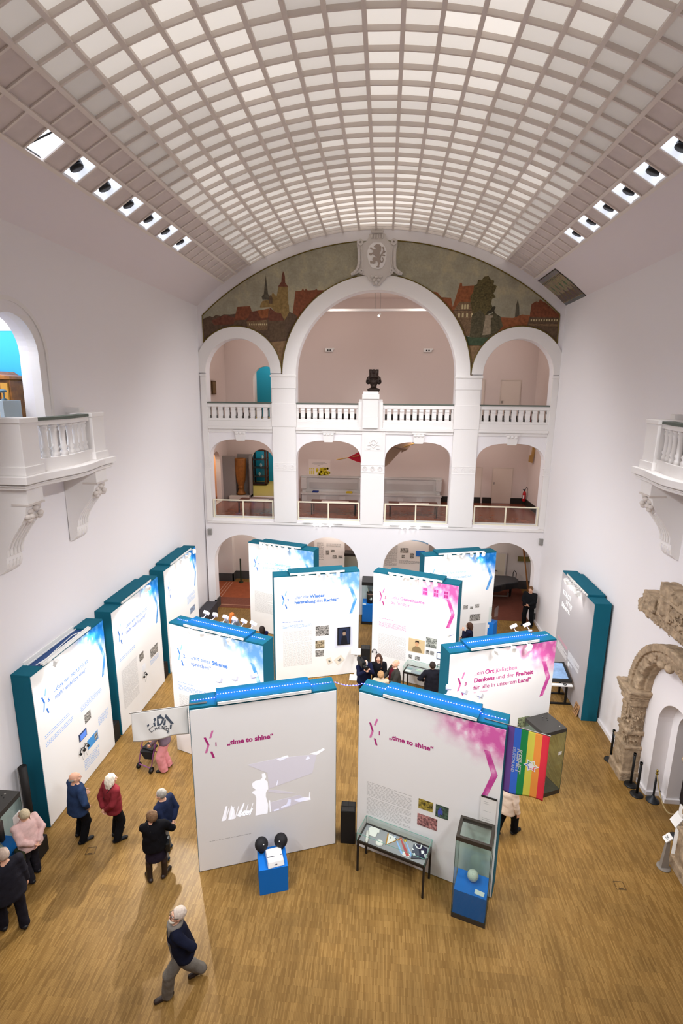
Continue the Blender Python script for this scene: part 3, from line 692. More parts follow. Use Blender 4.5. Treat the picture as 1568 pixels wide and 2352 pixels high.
# ------------------------------------------------------------------ balconies
def balcony(side, label):
    sg = 1 if side == 'L' else -1
    wx = (lambda z: -8.04) if side == 'L' else (lambda z: 7.05)
    r = thing('balcony', label, 'balcony', (wx(8), 11.45, 6.3))
    X = lambda d: wx(0) + sg * d
    def slabmesh(d0, y0, y1, z0, z1, bow, n=16, inner=None):
        pts = [(0, y0), (d0, y0)]
        for i in range(n + 1):
            t = i / n; pts.append((d0 + bow * math.sin(math.pi * t) ** 1.5, y0 + .55 + (y1 - y0 - 1.1) * t))
        pts += [(d0, y1), (0, y1)]
        return [(X(d), y) for d, y in pts]
    def slab(mb, d0, y0, y1, z0, z1, bow): mb.prism(slabmesh(d0, y0, y1, z0, z1, bow), lambda u, v, d: (u, v, d), z0, z1)
    s_ = MB(); slab(s_, 1.02, 9.72, 13.28, 8.30, 8.46, .16); slab(s_, .93, 9.8, 13.2, 8.18, 8.30, .16); slab(s_, .96, 9.76, 13.24, 8.24, 8.27, .16)
    s_.build('slab', TRIM, r, world=True, bevel=.015)
    # parapet: end pedestals, bowed balustrade
    for y0, y1 in ((9.88, 10.42), (12.5, 13.04)):
        p = MB().box(min(X(.38), X(.9)), max(X(.38), X(.9)), y0, y1, 8.62, 9.58).box(min(X(.35), X(.94)), max(X(.35), X(.94)), y0 - .04, y1 + .04, 8.46, 8.64)
        p.box(min(X(.36), X(.92)), max(X(.36), X(.92)), y0 - .02, y1 + .02, 9.5, 9.6)
        p.build('pedestal', TRIM, r, world=True, bevel=.01)
    for y0, y1 in ((9.9, 10.04), (12.88, 13.02)):
        MB().box(min(X(0), X(.4)), max(X(0), X(.4)), y0, y1, 8.46, 9.58).box(min(X(0), X(.4)), max(X(0), X(.4)), y0 - .03, y1 + .03, 9.58, 9.72).build('side_parapet', TRIM, r, world=True, bevel=.01)
    def bow(d, w, z0, z1, m, nm):
        mb = MB(); n = 16
        fr = []; 
        for i in range(n + 1):
            t = i / n; dd = d + .15 * math.sin(math.pi * t) ** 1.5; y = 10.40 + 2.12 * t
            fr.append((dd, y))
        pts = [(X(a + w / 2), y) for a, y in fr] + [(X(a - w / 2), y) for a, y in reversed(fr)]
        mb.prism(pts, lambda u, v, q: (u, v, q), z0, z1)
        mb.build(nm, m, r, world=True)
    bow(.70, .26, 8.46, 8.72, TRIM, 'plinth'); bow(.70, .22, 9.42, 9.52, TRIM, 'top_rail'); bow(.70, .27, 9.52, 9.58, CAPD, 'handrail')
    for i in range(8):
        t = (i + .5) / 8; d = .70 + .15 * math.sin(math.pi * t) ** 1.5; y = 10.40 + 2.12 * t
        m = MB().lathe([(.085, 8.72), (.085, 8.80), (.06, 8.84), (.09, 8.90), (.06, 8.95), (.058, 9.25), (.085, 9.31), (.06, 9.35), (.085, 9.37), (.085, 9.42)], (X(d), y, 0), 4 if False else 10)
        m.build('baluster', TRIM, r, world=True)
    # brackets: S-shaped side profile
    prof = [(0, 8.18), (.86, 8.18), (.86, 7.86), (.80, 7.80), (.76, 7.62), (.66, 7.45), (.48, 7.22), (.34, 7.02), (.27, 6.86), (.26, 6.72), (.22, 6.70), (.22, 6.56), (.18, 6.44), (.10, 6.35), (0, 6.32)]
    for y0 in (9.9, 12.5):
        b = MB().prism(prof, lambda u, v, q: (X(u), q, v), y0, y0 + .5)
        for k in range(4):                         # flutes on the curved front
            yy = y0 + .09 + k * .107
            b.tube([(X(u + .012), yy, z) for u, z in ((.64, 7.43), (.48, 7.23), (.34, 7.03), (.275, 6.87), (.265, 6.74))], .022, 6)
            b.tube([(X(u), yy, z) for u, z in ((.225, 6.62), (.21, 6.52), (.17, 6.43))], .018, 6)
        o = b.build('bracket', TRIM, r, world=True)
        c = MB(); rg = random.Random(5)
        for k in range(14): c.ball((X(.74 + rg.uniform(0, .08)), y0 + rg.uniform(.05, .45), rg.uniform(7.52, 7.84)), (.06, .08, .06), 8, 6)
        c.box(min(X(.5), X(.88)), max(X(.5), X(.88)), y0 - .01, y0 + .51, 7.83, 7.87)
        oo = c.build('acanthus_carving', mat('carved_stucco', 'd8cfc8', .85), o); oo.data.transform(Matrix.Translation(-r.location)); 
    # archivolt over the door
    if side == 'L':
        a = MB(); n = 28; vs = []
        path = [(12.0 + 0, 8.5)] ; ang = [math.pi * i / n for i in range(n + 1)]
        for rr0, rr1, dx in ((.843, 1.15, .05), (1.08, 1.17, .08)):
            vs = []
            line = [(11.15 + 1, 8.46, 0)]
            pr = [(0, None)] + [(q, 1) for q in ang] + [(math.pi, None)]
            for q, fl in pr:
                for rr in (rr0, rr1):
                    y = 11.15 + rr * math.cos(q); z = 8.47 if fl is None else 10.9 + rr * math.sin(q)
                    vs += [(-8.03 + (13.56 - 9.6) * 0 + dx - .0, y, z), (-8.2, y, z)]
            fs = []
            for i in range(len(pr) - 1):
                k, j = i * 4, i * 4 + 4
                fs += [(k, j, j + 2, k + 2), (k, k + 1, j + 1, j), (k + 2, j + 2, j + 3, k + 3)]
            a.add(vs, fs)
        struct(a.build('trim_24', TRIM))
balcony('L', 'white stucco balcony with bowed balustrade below the arch of the blue room')
balcony('R', 'white stucco balcony on the right wall high above the carved fragments')

# ------------------------------------------------------------------ open coffers with lamps
LB = mat('plenum_glow', 'f4f6fa', .6, emit=.5, ecol='eef4ff')  # coffer interior glows by itself, standing in for lamplight on its walls
rg = random.Random(11)
def coffer_lamp(side, y, idx, label):
    s = -1 if side == 'L' else 1
    k0, k1 = (0, 1) if s < 0 else (19, 20)
    t0, t1 = TH[k0], TH[k1]
    tm = (t0 + t1) / 2
    r = thing('recessed_spotlight', label, 'spotlight', vp(tm, RV, y + .285), 0, 'spotlights in the open ceiling coffers')
    h = MB(); e = .006
    A = [vp(t0, RV + .02, y + .03), vp(t1, RV + .02, y + .03), vp(t1, RV + .02, y + .54), vp(t0, RV + .02, y + .54)]
    B = [vp(t0, RV + .85, y + .03), vp(t1, RV + .85, y + .03), vp(t1, RV + .85, y + .54), vp(t0, RV + .85, y + .54)]
    h.add(A + B, [(0, 1, 5, 4), (1, 2, 6, 5), (2, 3, 7, 6), (3, 0, 4, 7), (4, 5, 6, 7)])
    h.build('glowing_box', LB, r, world=True)
    if idx == 0 and side == 'L':
        g = MB(); g.cyl(vp(t0 + .2, RV + .1, y + .10), vp(t1 - .2, RV + .1, y + .30), .018, n=6); g.cyl(vp(t0 + .15, RV + .06, y + .06), vp(t0 + .15, RV + .06, y + .5), .03, n=6)
        g.build('tube_mount', DARKGREY, r, world=True)
        g = MB(); g.cyl(vp(t0 + .3, RV + .22, y + .3), vp(t1 - .3, RV + .22, y + .48), .05, n=10); g.build('tube_lamp', mat('plenum_tube', 'ffffff', emit=1.5), r, world=True); return
    c = Vector(vp(tm + .1 * s, RV + .20, y + .27))
    ax = (Vector((XC - s * 1.0, y + 1.3, 0)) - c).normalized()
    rot = ax.to_track_quat('-Z', 'Y').to_matrix().to_4x4(); M = Matrix.Translation(c) @ rot
    b = MB(); b.M = M; b.box(-.16, .16, -.13, .13, -.08, .26); b.cyl((0, 0, -.08), (0, 0, -.15), .13, .15, 12)
    for i in range(5): b.box(-.165, .165, -.135, .135, .06 + i * .035, .07 + i * .035)
    b.build('lamp_head', mat('lamp_black', '15161a', .45), r, world=True)
    b = MB(); b.M = M; b.tube([(-.16, 0, .05), (-.16, 0, .4), (.16, 0, .4), (.16, 0, .05)], .015, 6); b.tube([(.1, .05, .2), (.18, .1, .35), (.12, .12, .5)], .008, 5)
    b.build('yoke', mat('lamp_yoke', '3a3d44', .4, .4), r, world=True)
ordw = ['nearest', 'second', 'third', 'fourth', 'fifth', 'sixth', 'farthest']
for i in range(7): coffer_lamp('L', HOLE_L[12 + i], i, 'spotlight in an open coffer along the left ceiling edge, %s of seven' % ordw[i])
o2 = ['nearest', 'second', 'third', 'fourth', 'fifth', 'farthest']
for i in range(6):
    coffer_lamp('R', HOLE_R[13 + i], i + 1, 'spotlight in an open coffer along the right ceiling edge, %s of six' % o2[i])

# ------------------------------------------------------------------ mosaic panel in the right cove
MO = thing('mosaic_panel', 'sloping ochre mosaic panel with plant ornament in the right ceiling cove', 'mosaic', vp(38, RV, 21.75))
def mosaic_mat(name, c):
    m, nt, b = nodes(name); tc = nt.nodes.new('ShaderNodeTexCoord'); v = nt.nodes.new('ShaderNodeTexVoronoi'); v.inputs['Scale'].default_value = 30; nt.links.new(tc.outputs['Object'], v.inputs['Vector'])
    mx = nt.nodes.new('ShaderNodeMix'); mx.data_type = 'RGBA'; mx.blend_type = 'OVERLAY'; mx.inputs['Factor'].default_value = .3; mx.inputs['A'].default_value = (*s2l(c), 1); nt.links.new(v.outputs['Color'], mx.inputs['B'])
    hs = nt.nodes.new('ShaderNodeHueSaturation'); hs.inputs['Saturation'].default_value = .8; nt.links.new(mx.outputs['Result'], hs.inputs['Color']); nt.links.new(hs.outputs[0], b.inputs['Base Color']); b.inputs['Roughness'].default_value = .5; return m
mm = [mosaic_mat('mosaic_%s' % c, c) for c in ('9c8a62', '8a8583', '6f7475', '7a6440', '5a7a52', '6d5a58', '4f4c46')]
def mp_(u, v, d=0): return vp(34.15 + 7.85 * u, RV - .012 - d, 20.65 + 2.2 * v)     # u from coffers to wall, v along the hall
mb = MB()
def mq(pts, mi, d=0): mb.mi = mi; mb.poly([mp_(u, v, d) for u, v in pts])
for i in range(8):
    a, b_ = i / 8, (i + 1) / 8
    mq([(a, 0), (b_, 0), (b_, 1), (a, 1)], 1 if i < 1 else (2 if i > 6 else (3 if i in (5, 6) else 0)))
for k in range(5):
    c = .1 + k * .2
    mq([(.86, c - .1), (.50, c), (.86, c + .1), (.80, c)], 5, .004); mq([(.86, c - .02), (.62, c), (.86, c + .02)], 3, .006)
    mq([(.55, c - .1), (.40, c - .13), (.30, c - .1), (.40, c - .06)], 4, .005)
    for q in range(3): mq([(.14, c - .08 + q * .06), (.22, c - .07 + q * .06), (.14, c - .04 + q * .06)], 6, .004)
mq([(.125, 0), (.145, 0), (.145, 1), (.125, 1)], 0, .003); mq([(.86, 0), (.875, 0), (.875, 1), (.86, 1)], 0, .003)
mb.build('tesserae', mm, MO, world=True)
e = MB().tube([mp_(i / 8, 0) for i in range(9)], .02, 5).tube([mp_(i / 8, 1) for i in range(9)], .02, 5).tube([mp_(0, 0), mp_(0, 1)], .02, 5).tube([mp_(1, 0), mp_(1, 1)], .02, 5)
e.build('edging', mat('mosaic_edge', '4a453c', .7), MO, world=True)
# ------------------------------------------------------------------ distance-field sculpting (surface nets)
class SDF:
    def __init__(s, lo, hi, h):
        s.lo = np.array(lo, float); s.h = h
        s.n = np.ceil((np.array(hi, float) - s.lo) / h).astype(int) + 1
        s.g = np.full(tuple(s.n), 1.0, np.float32)
    def blk(s, lo, hi, pad):
        a = np.clip(np.floor((np.array(lo) - pad - s.lo) / s.h).astype(int), 0, s.n - 1)
        b = np.clip(np.ceil((np.array(hi) + pad - s.lo) / s.h).astype(int) + 1, 1, s.n)
        b = np.maximum(b, a + 1)
        sl = tuple(slice(a[i], b[i]) for i in range(3))
        ax = [(s.lo[i] + s.h * np.arange(a[i], b[i])).astype(np.float32) for i in range(3)]
        P = np.stack(np.meshgrid(*ax, indexing='ij'), -1)
        return sl, P
    def merge(s, sl, d, k, op='add'):
        g = s.g[sl]
        if op == 'sub': g2, d2 = -g, d
        else: g2, d2 = g, d
        if k > 0:
            t = np.clip(0.5 + 0.5 * (d2 - g2) / k, 0, 1)
            r = d2 * (1 - t) + g2 * t - k * t * (1 - t)
        else: r = np.minimum(g2, d2)
        s.g[sl] = -r if op == 'sub' else r
    def cap(s, a, b, r1, r2=None, k=0.02, op='add', flat=None):
        a = np.array(a, np.float32); b = np.array(b, np.float32); r2 = r1 if r2 is None else r2
        rm = max(r1, r2) * (max(1, flat[1]) if flat is not None else 1)
        sl, P = s.blk(np.minimum(a, b) - rm, np.maximum(a, b) + rm, k + 2 * s.h)
        ab = b - a; L2 = float(ab @ ab) + 1e-9
        q = P - a
        t = np.clip((q @ ab) / L2, 0, 1)
        v = q - t[..., None] * ab
        if flat is not None:                      # flatten along a direction
            ax = np.array(flat[0], np.float32); c = v @ ax
            v = v + (c * (1 / flat[1] - 1))[..., None] * ax
        d = np.sqrt((v * v).sum(-1)) - (r1 + (r2 - r1) * t)
        s.merge(sl, d, k, op)
    def ell(s, c, r, k=0.02, op='add', M=None):
        c = np.array(c, np.float32); r = np.array(r, np.float32)
        rm = float(r.max())
        sl, P = s.blk(c - rm, c + rm, k + 2 * s.h)
        q = P - c
        if M is not None: q = q @ np.array(M, np.float32)
        k0 = np.sqrt(((q / r) ** 2).sum(-1)); k1 = np.sqrt(((q / (r * r)) ** 2).sum(-1)) + 1e-9
        s.merge(sl, k0 * (k0 - 1) / k1, k, op)
    def box(s, c, hs, k=0.0, op='add', M=None, rd=0.0):
        c = np.array(c, np.float32); hs = np.array(hs, np.float32) - rd
        rm = float(np.linalg.norm(hs)) + rd
        if M is None: lo, hi = c - hs - rd, c + hs + rd
        else: lo, hi = c - rm, c + rm
        sl, P = s.blk(lo, hi, k + 2 * s.h)
        q = P - c
        if M is not None: q = q @ np.array(M, np.float32)
        q = np.abs(q) - hs
        d = np.sqrt((np.maximum(q, 0) ** 2).sum(-1)) + np.minimum(q.max(-1), 0) - rd
        s.merge(sl, d, k, op)
    def half(s, n, off):                           # keep n.p < off
        sl, P = s.blk(s.lo, s.lo + s.h * s.n, 0)
        n = np.array(n, np.float32)
        s.g = np.maximum(s.g, (P @ n) - off)
    def ripple(s, amp, freq, seed=0, axes=(1, 1, 1), n=5):
        rg = np.random.RandomState(seed); sl, P = s.blk(s.lo, s.lo + s.h * s.n, 0)
        w = np.zeros(s.g.shape, np.float32)
        for _ in range(n):
            d = rg.randn(3) * np.array(axes); d = d / np.linalg.norm(d) * freq * rg.uniform(.6, 1.4)
            w += np.sin(P @ d.astype(np.float32) + rg.uniform(0, 6.28) + 1.3 * np.sin(P @ (rg.randn(3) * freq * .35).astype(np.float32)))
        s.g = s.g + w * (amp / n ** .5)
    def mesh(s):
        g = s.g; S = g < 0
        n = np.array(g.shape) - 1
        c = np.zeros(tuple(n), np.int8)
        cor = [(i, j, k) for i in (0, 1) for j in (0, 1) for k in (0, 1)]
        sl = lambda o: tuple(slice(o[i], o[i] + n[i]) for i in range(3))
        for o in cor: c += S[sl(o)]
        act = (c > 0) & (c < 8)
        ijk = np.argwhere(act)
        if len(ijk) == 0: return [], []
        idx = np.full(tuple(n), -1, np.int64); idx[act] = np.arange(len(ijk))
        acc = np.zeros((len(ijk), 3), np.float64); cnt = np.zeros(len(ijk))
        for a in range(3):
            for o in cor:
                if o[a]: continue
                o2 = list(o); o2[a] = 1
                v1 = g[tuple((ijk + np.array(o)).T)]; v2 = g[tuple((ijk + np.array(o2)).T)]
                x = (v1 < 0) != (v2 < 0)
                t = v1 / np.where(np.abs(v1 - v2) < 1e-12, 1, v1 - v2)
                p = np.tile(np.array(o, float), (len(ijk), 1)); p[:, a] += t
                acc[x] += p[x]; cnt += x
        V = (ijk + acc / cnt[:, None]) * s.h + s.lo
        F = []
        for a in range(3):
            b, d = (a + 1) % 3, (a + 2) % 3
            m = np.array(g.shape); s1 = [slice(0, m[i]) for i in range(3)]; s2 = list(s1)
            s1[a] = slice(0, m[a] - 1); s2[a] = slice(1, m[a])
            cr = S[tuple(s1)] != S[tuple(s2)]
            e = np.argwhere(cr)
            ok = (e[:, b] > 0) & (e[:, d] > 0) & (e[:, b] < n[b]) & (e[:, d] < n[d]); e = e[ok]
            def at(db, dd):
                q = e.copy(); q[:, b] -= db; q[:, d] -= dd; return idx[tuple(q.T)]
            q = np.stack([at(1, 1), at(0, 1), at(0, 0), at(1, 0)], 1)
            inside = S[tuple(e.T)]
            q[~inside] = q[~inside][:, ::-1]
            F.append(q)
        F = np.concatenate(F)
        return V, F
    def build(s, name, m, parent=None, mi=None, world=False, loc=None):
        V, F = s.mesh()
        off = np.zeros(3)
        if parent is not None and world: off = np.array(parent.location)
        if parent is None and loc is not None: off = np.array(loc)
        V = V - off
        me = bpy.data.meshes.new(name)
        me.vertices.add(len(V)); me.vertices.foreach_set('co', V.astype(np.float32).ravel())
        me.loops.add(len(F) * 4); me.loops.foreach_set('vertex_index', F.astype(np.int32).ravel())
        me.polygons.add(len(F)); me.polygons.foreach_set('loop_start', np.arange(0, len(F) * 4, 4, dtype=np.int32))
        try: me.polygons.foreach_set('loop_total', np.full(len(F), 4, np.int32))
        except Exception: pass
        for q in (m if isinstance(m, (list, tuple)) else [m]): me.materials.append(q)
        me.update(calc_edges=True)
        if mi is not None:
            cen = V[F].mean(1) + off
            me.polygons.foreach_set('material_index', np.array(mi(cen), np.int32))
        me.polygons.foreach_set('use_smooth', np.ones(len(F), bool))
        me.validate()
        o = bpy.data.objects.new(name, me); COL.objects.link(o)
        if parent is not None: o.parent = parent
        elif loc is not None: o.location = loc
        return o
# ------------------------------------------------------------------ bronze bust on the pedestal
def bust():
    cx, cy = XC - .03 - .02, D + .08
    s = SDF((cx - .42, cy - .36, 10.10), (cx + .42, cy + .36, 11.12), .012)
    s.ell((cx, cy, 10.54), (.165, .19, .24), .03); s.cap((cx, cy + .02, 10.2), (cx, cy, 10.45), .12, .11, .04)
    s.ell((cx, cy + .0, 10.22), (.27, .2, .09), .05); s.ell((cx, cy - .13, 10.36), (.08, .08, .07), .03)
    s.cap((cx, cy - .17, 10.58), (cx, cy - .21, 10.48), .02, .03, .02)
    for sg in (-1, 1):
        s.ell((cx + sg * .07, cy - .185, 10.60), (.035, .03, .02), .015, 'sub'); s.cap((cx + sg * .03, cy - .18, 10.64), (cx + sg * .11, cy - .16, 10.64), .02, .015, .02)
        s.ell((cx + sg * .23, cy - .02, 10.56), (.10, .11, .12), .03); s.ell((cx + sg * .2, cy + .02, 10.68), (.1, .12, .09), .03)
        s.ell((cx + sg * .24, cy - .1, 10.56), (.04, .04, .05), .01, 'sub')
    s.cap((cx - .05, cy - .18, 10.42), (cx + .05, cy - .18, 10.42), .018, .018, .015)
    s.ell((cx, cy + .02, 10.74), (.22, .22, .09), .03)
    s.cap((cx, cy + .02, 10.76), (cx, cy + .02, 10.90), .20, .20, .01)
    s.cap((cx, cy + .02, 11.1), (cx, cy + .02, 10.99), .13, .13, .0, 'sub')
    for i in range(6):
        q = i * math.pi / 3 + .5
        s.box((cx + .16 * math.cos(q), cy + .02 + .16 * math.sin(q), 10.98), (.06, .06, .08), .01, rd=.01)
    s.box((cx, cy, 10.16), (.24, .2, .03), .01)
    s.build('bust', mat('dark_bronze', '2c1f18', .5, .5, spec=.4), loc=(cx, cy, 10.15))
    tag(bpy.data.objects['bust'], 'dark bronze head wearing a mural crown on the white pedestal', 'sculpture')
bust()

# ------------------------------------------------------------------ stone portal on the right wall
STONE = mat('carved_sandstone', 'a89379', .9, noise=.3, nscale=6, bump=.6, bscale=40)
def carve(s, rg, n, lo, hi, rmin=.03, rmax=.07, depth=None):
    for _ in range(n):
        p = [rg.uniform(lo[i], hi[i]) for i in range(3)]
        r = rg.uniform(rmin, rmax)
        if rg.random() < .4: s.ell(p, (r * .7, r * rg.uniform(.8, 1.5), r * rg.uniform(.8, 1.5)), .012)
        else:
            q = rg.uniform(0, 6.28); rr = r * 1.3
            a0 = rg.uniform(0, 6.28); pts = [(p[0], p[1] + rr * math.cos(a0 + t * .6), p[2] + rr * math.sin(a0 + t * .6)) for t in range(7)]
            for a, b in zip(pts[:-1], pts[1:]): s.cap(a, b, r * .33, r * .28, .008)
def portal():
    PT = thing('stone_portal', 'weathered carved sandstone portal arch framing the white niche on the right wall', 'portal', (6.8, 11.47, 0))
    for k, (y0, y1) in enumerate(((12.80, 13.40), (9.55, 10.14))):
        rg = random.Random(20 + k)
        s = SDF((6.42, y0 - .2, -.03), (7.07, y1 + .2, 2.75), .014)
        ym = (y0 + y1) / 2; hw = (y1 - y0) / 2
        s.box((6.82, ym, .12), (.25, hw + .06, .13), 0, rd=.01)
        s.box((6.84, ym, .55), (.22, hw, .45), 0, rd=.01); s.box((6.83, ym, .98), (.24, hw + .03, .04), 0, rd=.01)
        s.box((6.88, ym, 1.6), (.17, hw - .06, .75), 0, rd=.01); s.box((6.83, ym + (.12 if k == 0 else -.12), 1.6), (.17, hw * .4, .75), 0, rd=.01)
        s.box((6.84, ym, 1.42), (.22, hw + .02, .05), 0, rd=.01)
        s.box((6.83, ym, 2.30), (.22, hw, .1), 0, rd=.01)
        for i, (e, z) in enumerate(((.02, 2.42), (.05, 2.50), (.09, 2.58), (.12, 2.64))): s.box((6.80, ym, z), (.24 + e * .6, hw + e, .035), 0, rd=.008)
        s.ell((6.62, ym, .52), (.05, .13, .22), .02); 
        sd = y0 if k == 0 else y0
        carve(s, rg, 90, (6.64, y0 + .05, 1.05), (6.70, y1 - .05, 2.25), .02, .045); carve(s, rg, 60, (6.72, y0 + .0, 1.1), (6.98, y0 + .06, 2.25), .018, .04)
        carve(s, rg, 8, (6.6, ym - .12, .35), (6.63, ym + .12, .75), .03, .05)
        s.ripple(.004, 55, k)
        s.build('pillar', STONE, PT, world=True)
    rg = random.Random(31)
    s = SDF((6.5, 9.6, 2.64), (7.07, 13.34, 4.5), .02)
    sl, P = s.blk(s.lo, s.lo + s.h * s.n, 0)
    rad = np.sqrt((P[..., 1] - 11.47) ** 2 + (P[..., 2] - 2.66) ** 2)
    ang = np.arctan2(P[..., 2] - 2.66, P[..., 1] - 11.47)
    def band(r0, r1, x0, x1, lim=None):
        d = np.maximum(np.maximum(r0 - rad, rad - r1), np.maximum(x0 - P[..., 0], P[..., 0] - x1))
        if lim is not None: d = np.maximum(d, lim)
        s.g = np.minimum(s.g, np.maximum(d, 2.66 - P[..., 2]))
    band(1.36, 1.76, 6.72, 7.06)
    band(1.62, 1.80, 6.66, 7.06)
    broken = np.maximum((0.95 - ang) * 1.3, 0) - .02          # broken away towards the right
    band(1.30, 1.60, 6.90, 7.06)
    # chip the front ring
    for a in (0.75, 1.05, 0.3): s.ell((6.66, 11.47 + 1.42 * math.cos(a), 2.66 + 1.42 * math.sin(a)), (.14, .14, .14), .01, 'sub')
    for a in (1.25, 1.5): s.ell((6.7, 11.47 + 1.33 * math.cos(a), 2.66 + 1.33 * math.sin(a)), (.1, .12, .1), .01)
    for i in range(8):
        a = .12 + i * .33
        for _ in range(7):
            r_ = rg.uniform(1.42, 1.58); aa = a + rg.uniform(-.09, .09)
            s.ell((6.715, 11.47 + r_ * math.cos(aa), 2.66 + r_ * math.sin(aa)), (.025, rg.uniform(.025, .05), rg.uniform(.025, .05)), .01)
    s.ripple(.004, 50, 4)
    s.build('arch', STONE, PT, world=True)
portal()
def fragment():
    rg = random.Random(41)
    s = SDF((6.55, 10.2, 4.5), (7.07, 13.62, 5.85), .016)
    s.box((6.92, 12.0, 4.82), (.13, 1.5, .16), 0, rd=.01); s.ell((6.88, 13.47, 4.86), (.12, .13, .13), .03)
    s.box((6.86, 12.85, 5.12), (.18, .30, .20), 0, rd=.01, M=Matrix.Rotation(R(4), 3, 'X')); s.box((6.84, 12.85, 4.99), (.21, .32, .03), 0)
    s.box((6.88, 11.4, 5.22), (.16, 1.0, .26), 0, rd=.01); s.box((6.86, 12.15, 5.4), (.19, .26, .42), 0, rd=.01); s.box((6.83, 11.3, 5.5), (.21, 1.0, .04), 0)
    s.box((6.86, 11.2, 5.64), (.18, .85, .14), 0, rd=.01)
    carve(s, rg, 150, (6.77, 10.6, 4.68), (6.80, 13.5, 4.96), .02, .05)
    carve(s, rg, 55, (6.67, 12.62, 4.97), (6.69, 13.1, 5.28), .02, .05)
    carve(s, rg, 120, (6.66, 10.4, 5.0), (6.72, 12.38, 5.7), .025, .06)
    s.ell((6.66, 12.15, 5.2), (.06, .13, .16), .02); s.ell((6.66, 12.15, 5.42), (.05, .08, .08), .02)
    s.ripple(.005, 50, 6)
    o = s.build('carved_fragment', STONE, loc=(7.0, 12, 4.6))
    tag(o, 'carved sandstone frieze fragment mounted on the wall above the stone portal', 'stone carving')
fragment()
# ------------------------------------------------------------------ things in the galleries
def simple(name, label, cat, mb, m, loc, bevel=0, group=None):
    o = mb.build(name, m, loc=loc, bevel=bevel); return tag(o, label, cat, group)
# upper gallery
o = thing('framed_picture', 'small gilt framed picture on the left gallery side wall', 'picture', (-8.3, 25.6, 9.93))
MB().box(-8.35, -8.27, 25.35, 25.9, 9.93, 10.58).build('frame', mat('old_gilt', '5b4424', .5, .4), o, world=True, bevel=.01)
MB().box(-8.27, -8.262, 25.42, 25.83, 10.0, 10.51).build('painting', mat('dark_oil', '7a5f3c', .6, noise=.3, nscale=6), o, world=True)
for x, l in ((-2.9, 'left'), (2.05, 'right')):
    r = thing('emergency_lamp_box', 'white twin-lamp emergency light box on the back wall, %s of the bust' % l, 'emergency light', (x, BW, 12.1), 0, 'emergency light boxes')
    MB().box(x - .2, x + .2, BW - .1, BW, 12.08, 12.26).build('housing', WHITEM, r, world=True, bevel=.01)
    for dx in (-.05, .07): MB().cyl((x + dx, BW - .1, 12.16), (x + dx, BW - .14, 12.16), .035, n=10).build('lens', BLACK, r, world=True)
    MB().cyl((x + .2, BW - .06, 12.2), (x + .27, BW - .06, 12.24), .04, n=8).build('spot', WHITEM, r, world=True)
r = thing('light_beam', 'long white lighting beam hanging across the great arch opening', 'light beam', (XC, 26, 13.8))
MB().box(XC - 3.4, XC + 3.4, 26.0, 26.12, 13.80, 13.90).build('beam', WHITEM, r, world=True)
for x in (XC - .12, XC + .12): MB().cyl((x, 26.06, 13.9), (x, 26.06, 14.6), .006, n=5).build('hanger', STEEL, r, world=True)
r = thing('hanging_spotlight', 'little white spotlight dropping below the beam in the great arch', 'spotlight', (XC + .1, 26.06, 13.6))
MB().cyl((XC + .1, 26.06, 13.8), (XC + .1, 26.06, 13.66), .01, n=6).build('arm', WHITEM, r, world=True)
MB().cyl((XC + .06, 26.0, 13.6), (XC + .12, 26.1, 13.7), .05, .04, 10).build('lamp_head', WHITEM, r, world=True)
MB().ball((XC + .05, 25.98, 13.58), .05).build('bulb', mat('bulb_glow', 'ffffff', emit=4), r, world=True)
for i, (xa, xb, z0, z1, y) in enumerate(((5.8, 6.72, 8.62, 10.73, BW), (4.55, 4.95, 8.62, 10.73, BW), (5.72, 6.7, 4.46, 6.3, BW), (4.45, 5.12, 4.46, 6.3, BW))):
    d = MB().box(xa, xb, y - .015, y, z0, z1).build('door_%d' % (i + 2), mat('wall_door', 'e0d2c6', .7)); struct(d)
    MB().box(xa - .05, xa, y - .03, y, z0, z1 + .05).box(xb, xb + .05, y - .03, y, z0, z1 + .05).box(xa, xb, y - .03, y, z1, z1 + .05).build('frame', mat('door_frame', 'd2c4b8', .7), d)
    MB().box(xa + .06, xa + .09, y - .07, y - .015, z0 + 1.0, z0 + 1.12).build('handle', STEEL, d)
def extinguisher(x, y, z, label, hose=True):
    r = thing('fire_extinguisher', label, 'fire extinguisher', (x, y, z), 0, 'red fire extinguishers')
    MB().lathe([(.05, 0), (.085, .03), (.085, .42), (.06, .5), (.03, .54)], (x, y, z)).build('cylinder', mat('extinguisher_red', 'b3141c', .35), r, world=True)
    MB().box(x - .086, x - .02, y - .09, y - .07, z + .16, z + .34).build('label_sticker', WHITEM, r, world=True)
    MB().cyl((x, y, z + .54), (x, y, z + .62), .03, n=8).box(x - .09, x + .04, y - .015, y + .015, z + .6, z + .64).build('valve', BLACK, r, world=True)
    MB().tube([(x + .02, y, z + .6), (x + .08, y - .02, z + .76), (x + .13, y - .02, z + .70), (x + .14, y - .02, z + .3)], .012, 6).build('hose', BLACK, r, world=True)
extinguisher(7.28, 27.25, 4.52 + .15, 'red fire extinguisher in the right bay of the middle gallery')
extinguisher(7.3, 27.1, 8.7, 'red fire extinguisher behind the right upper balustrade')
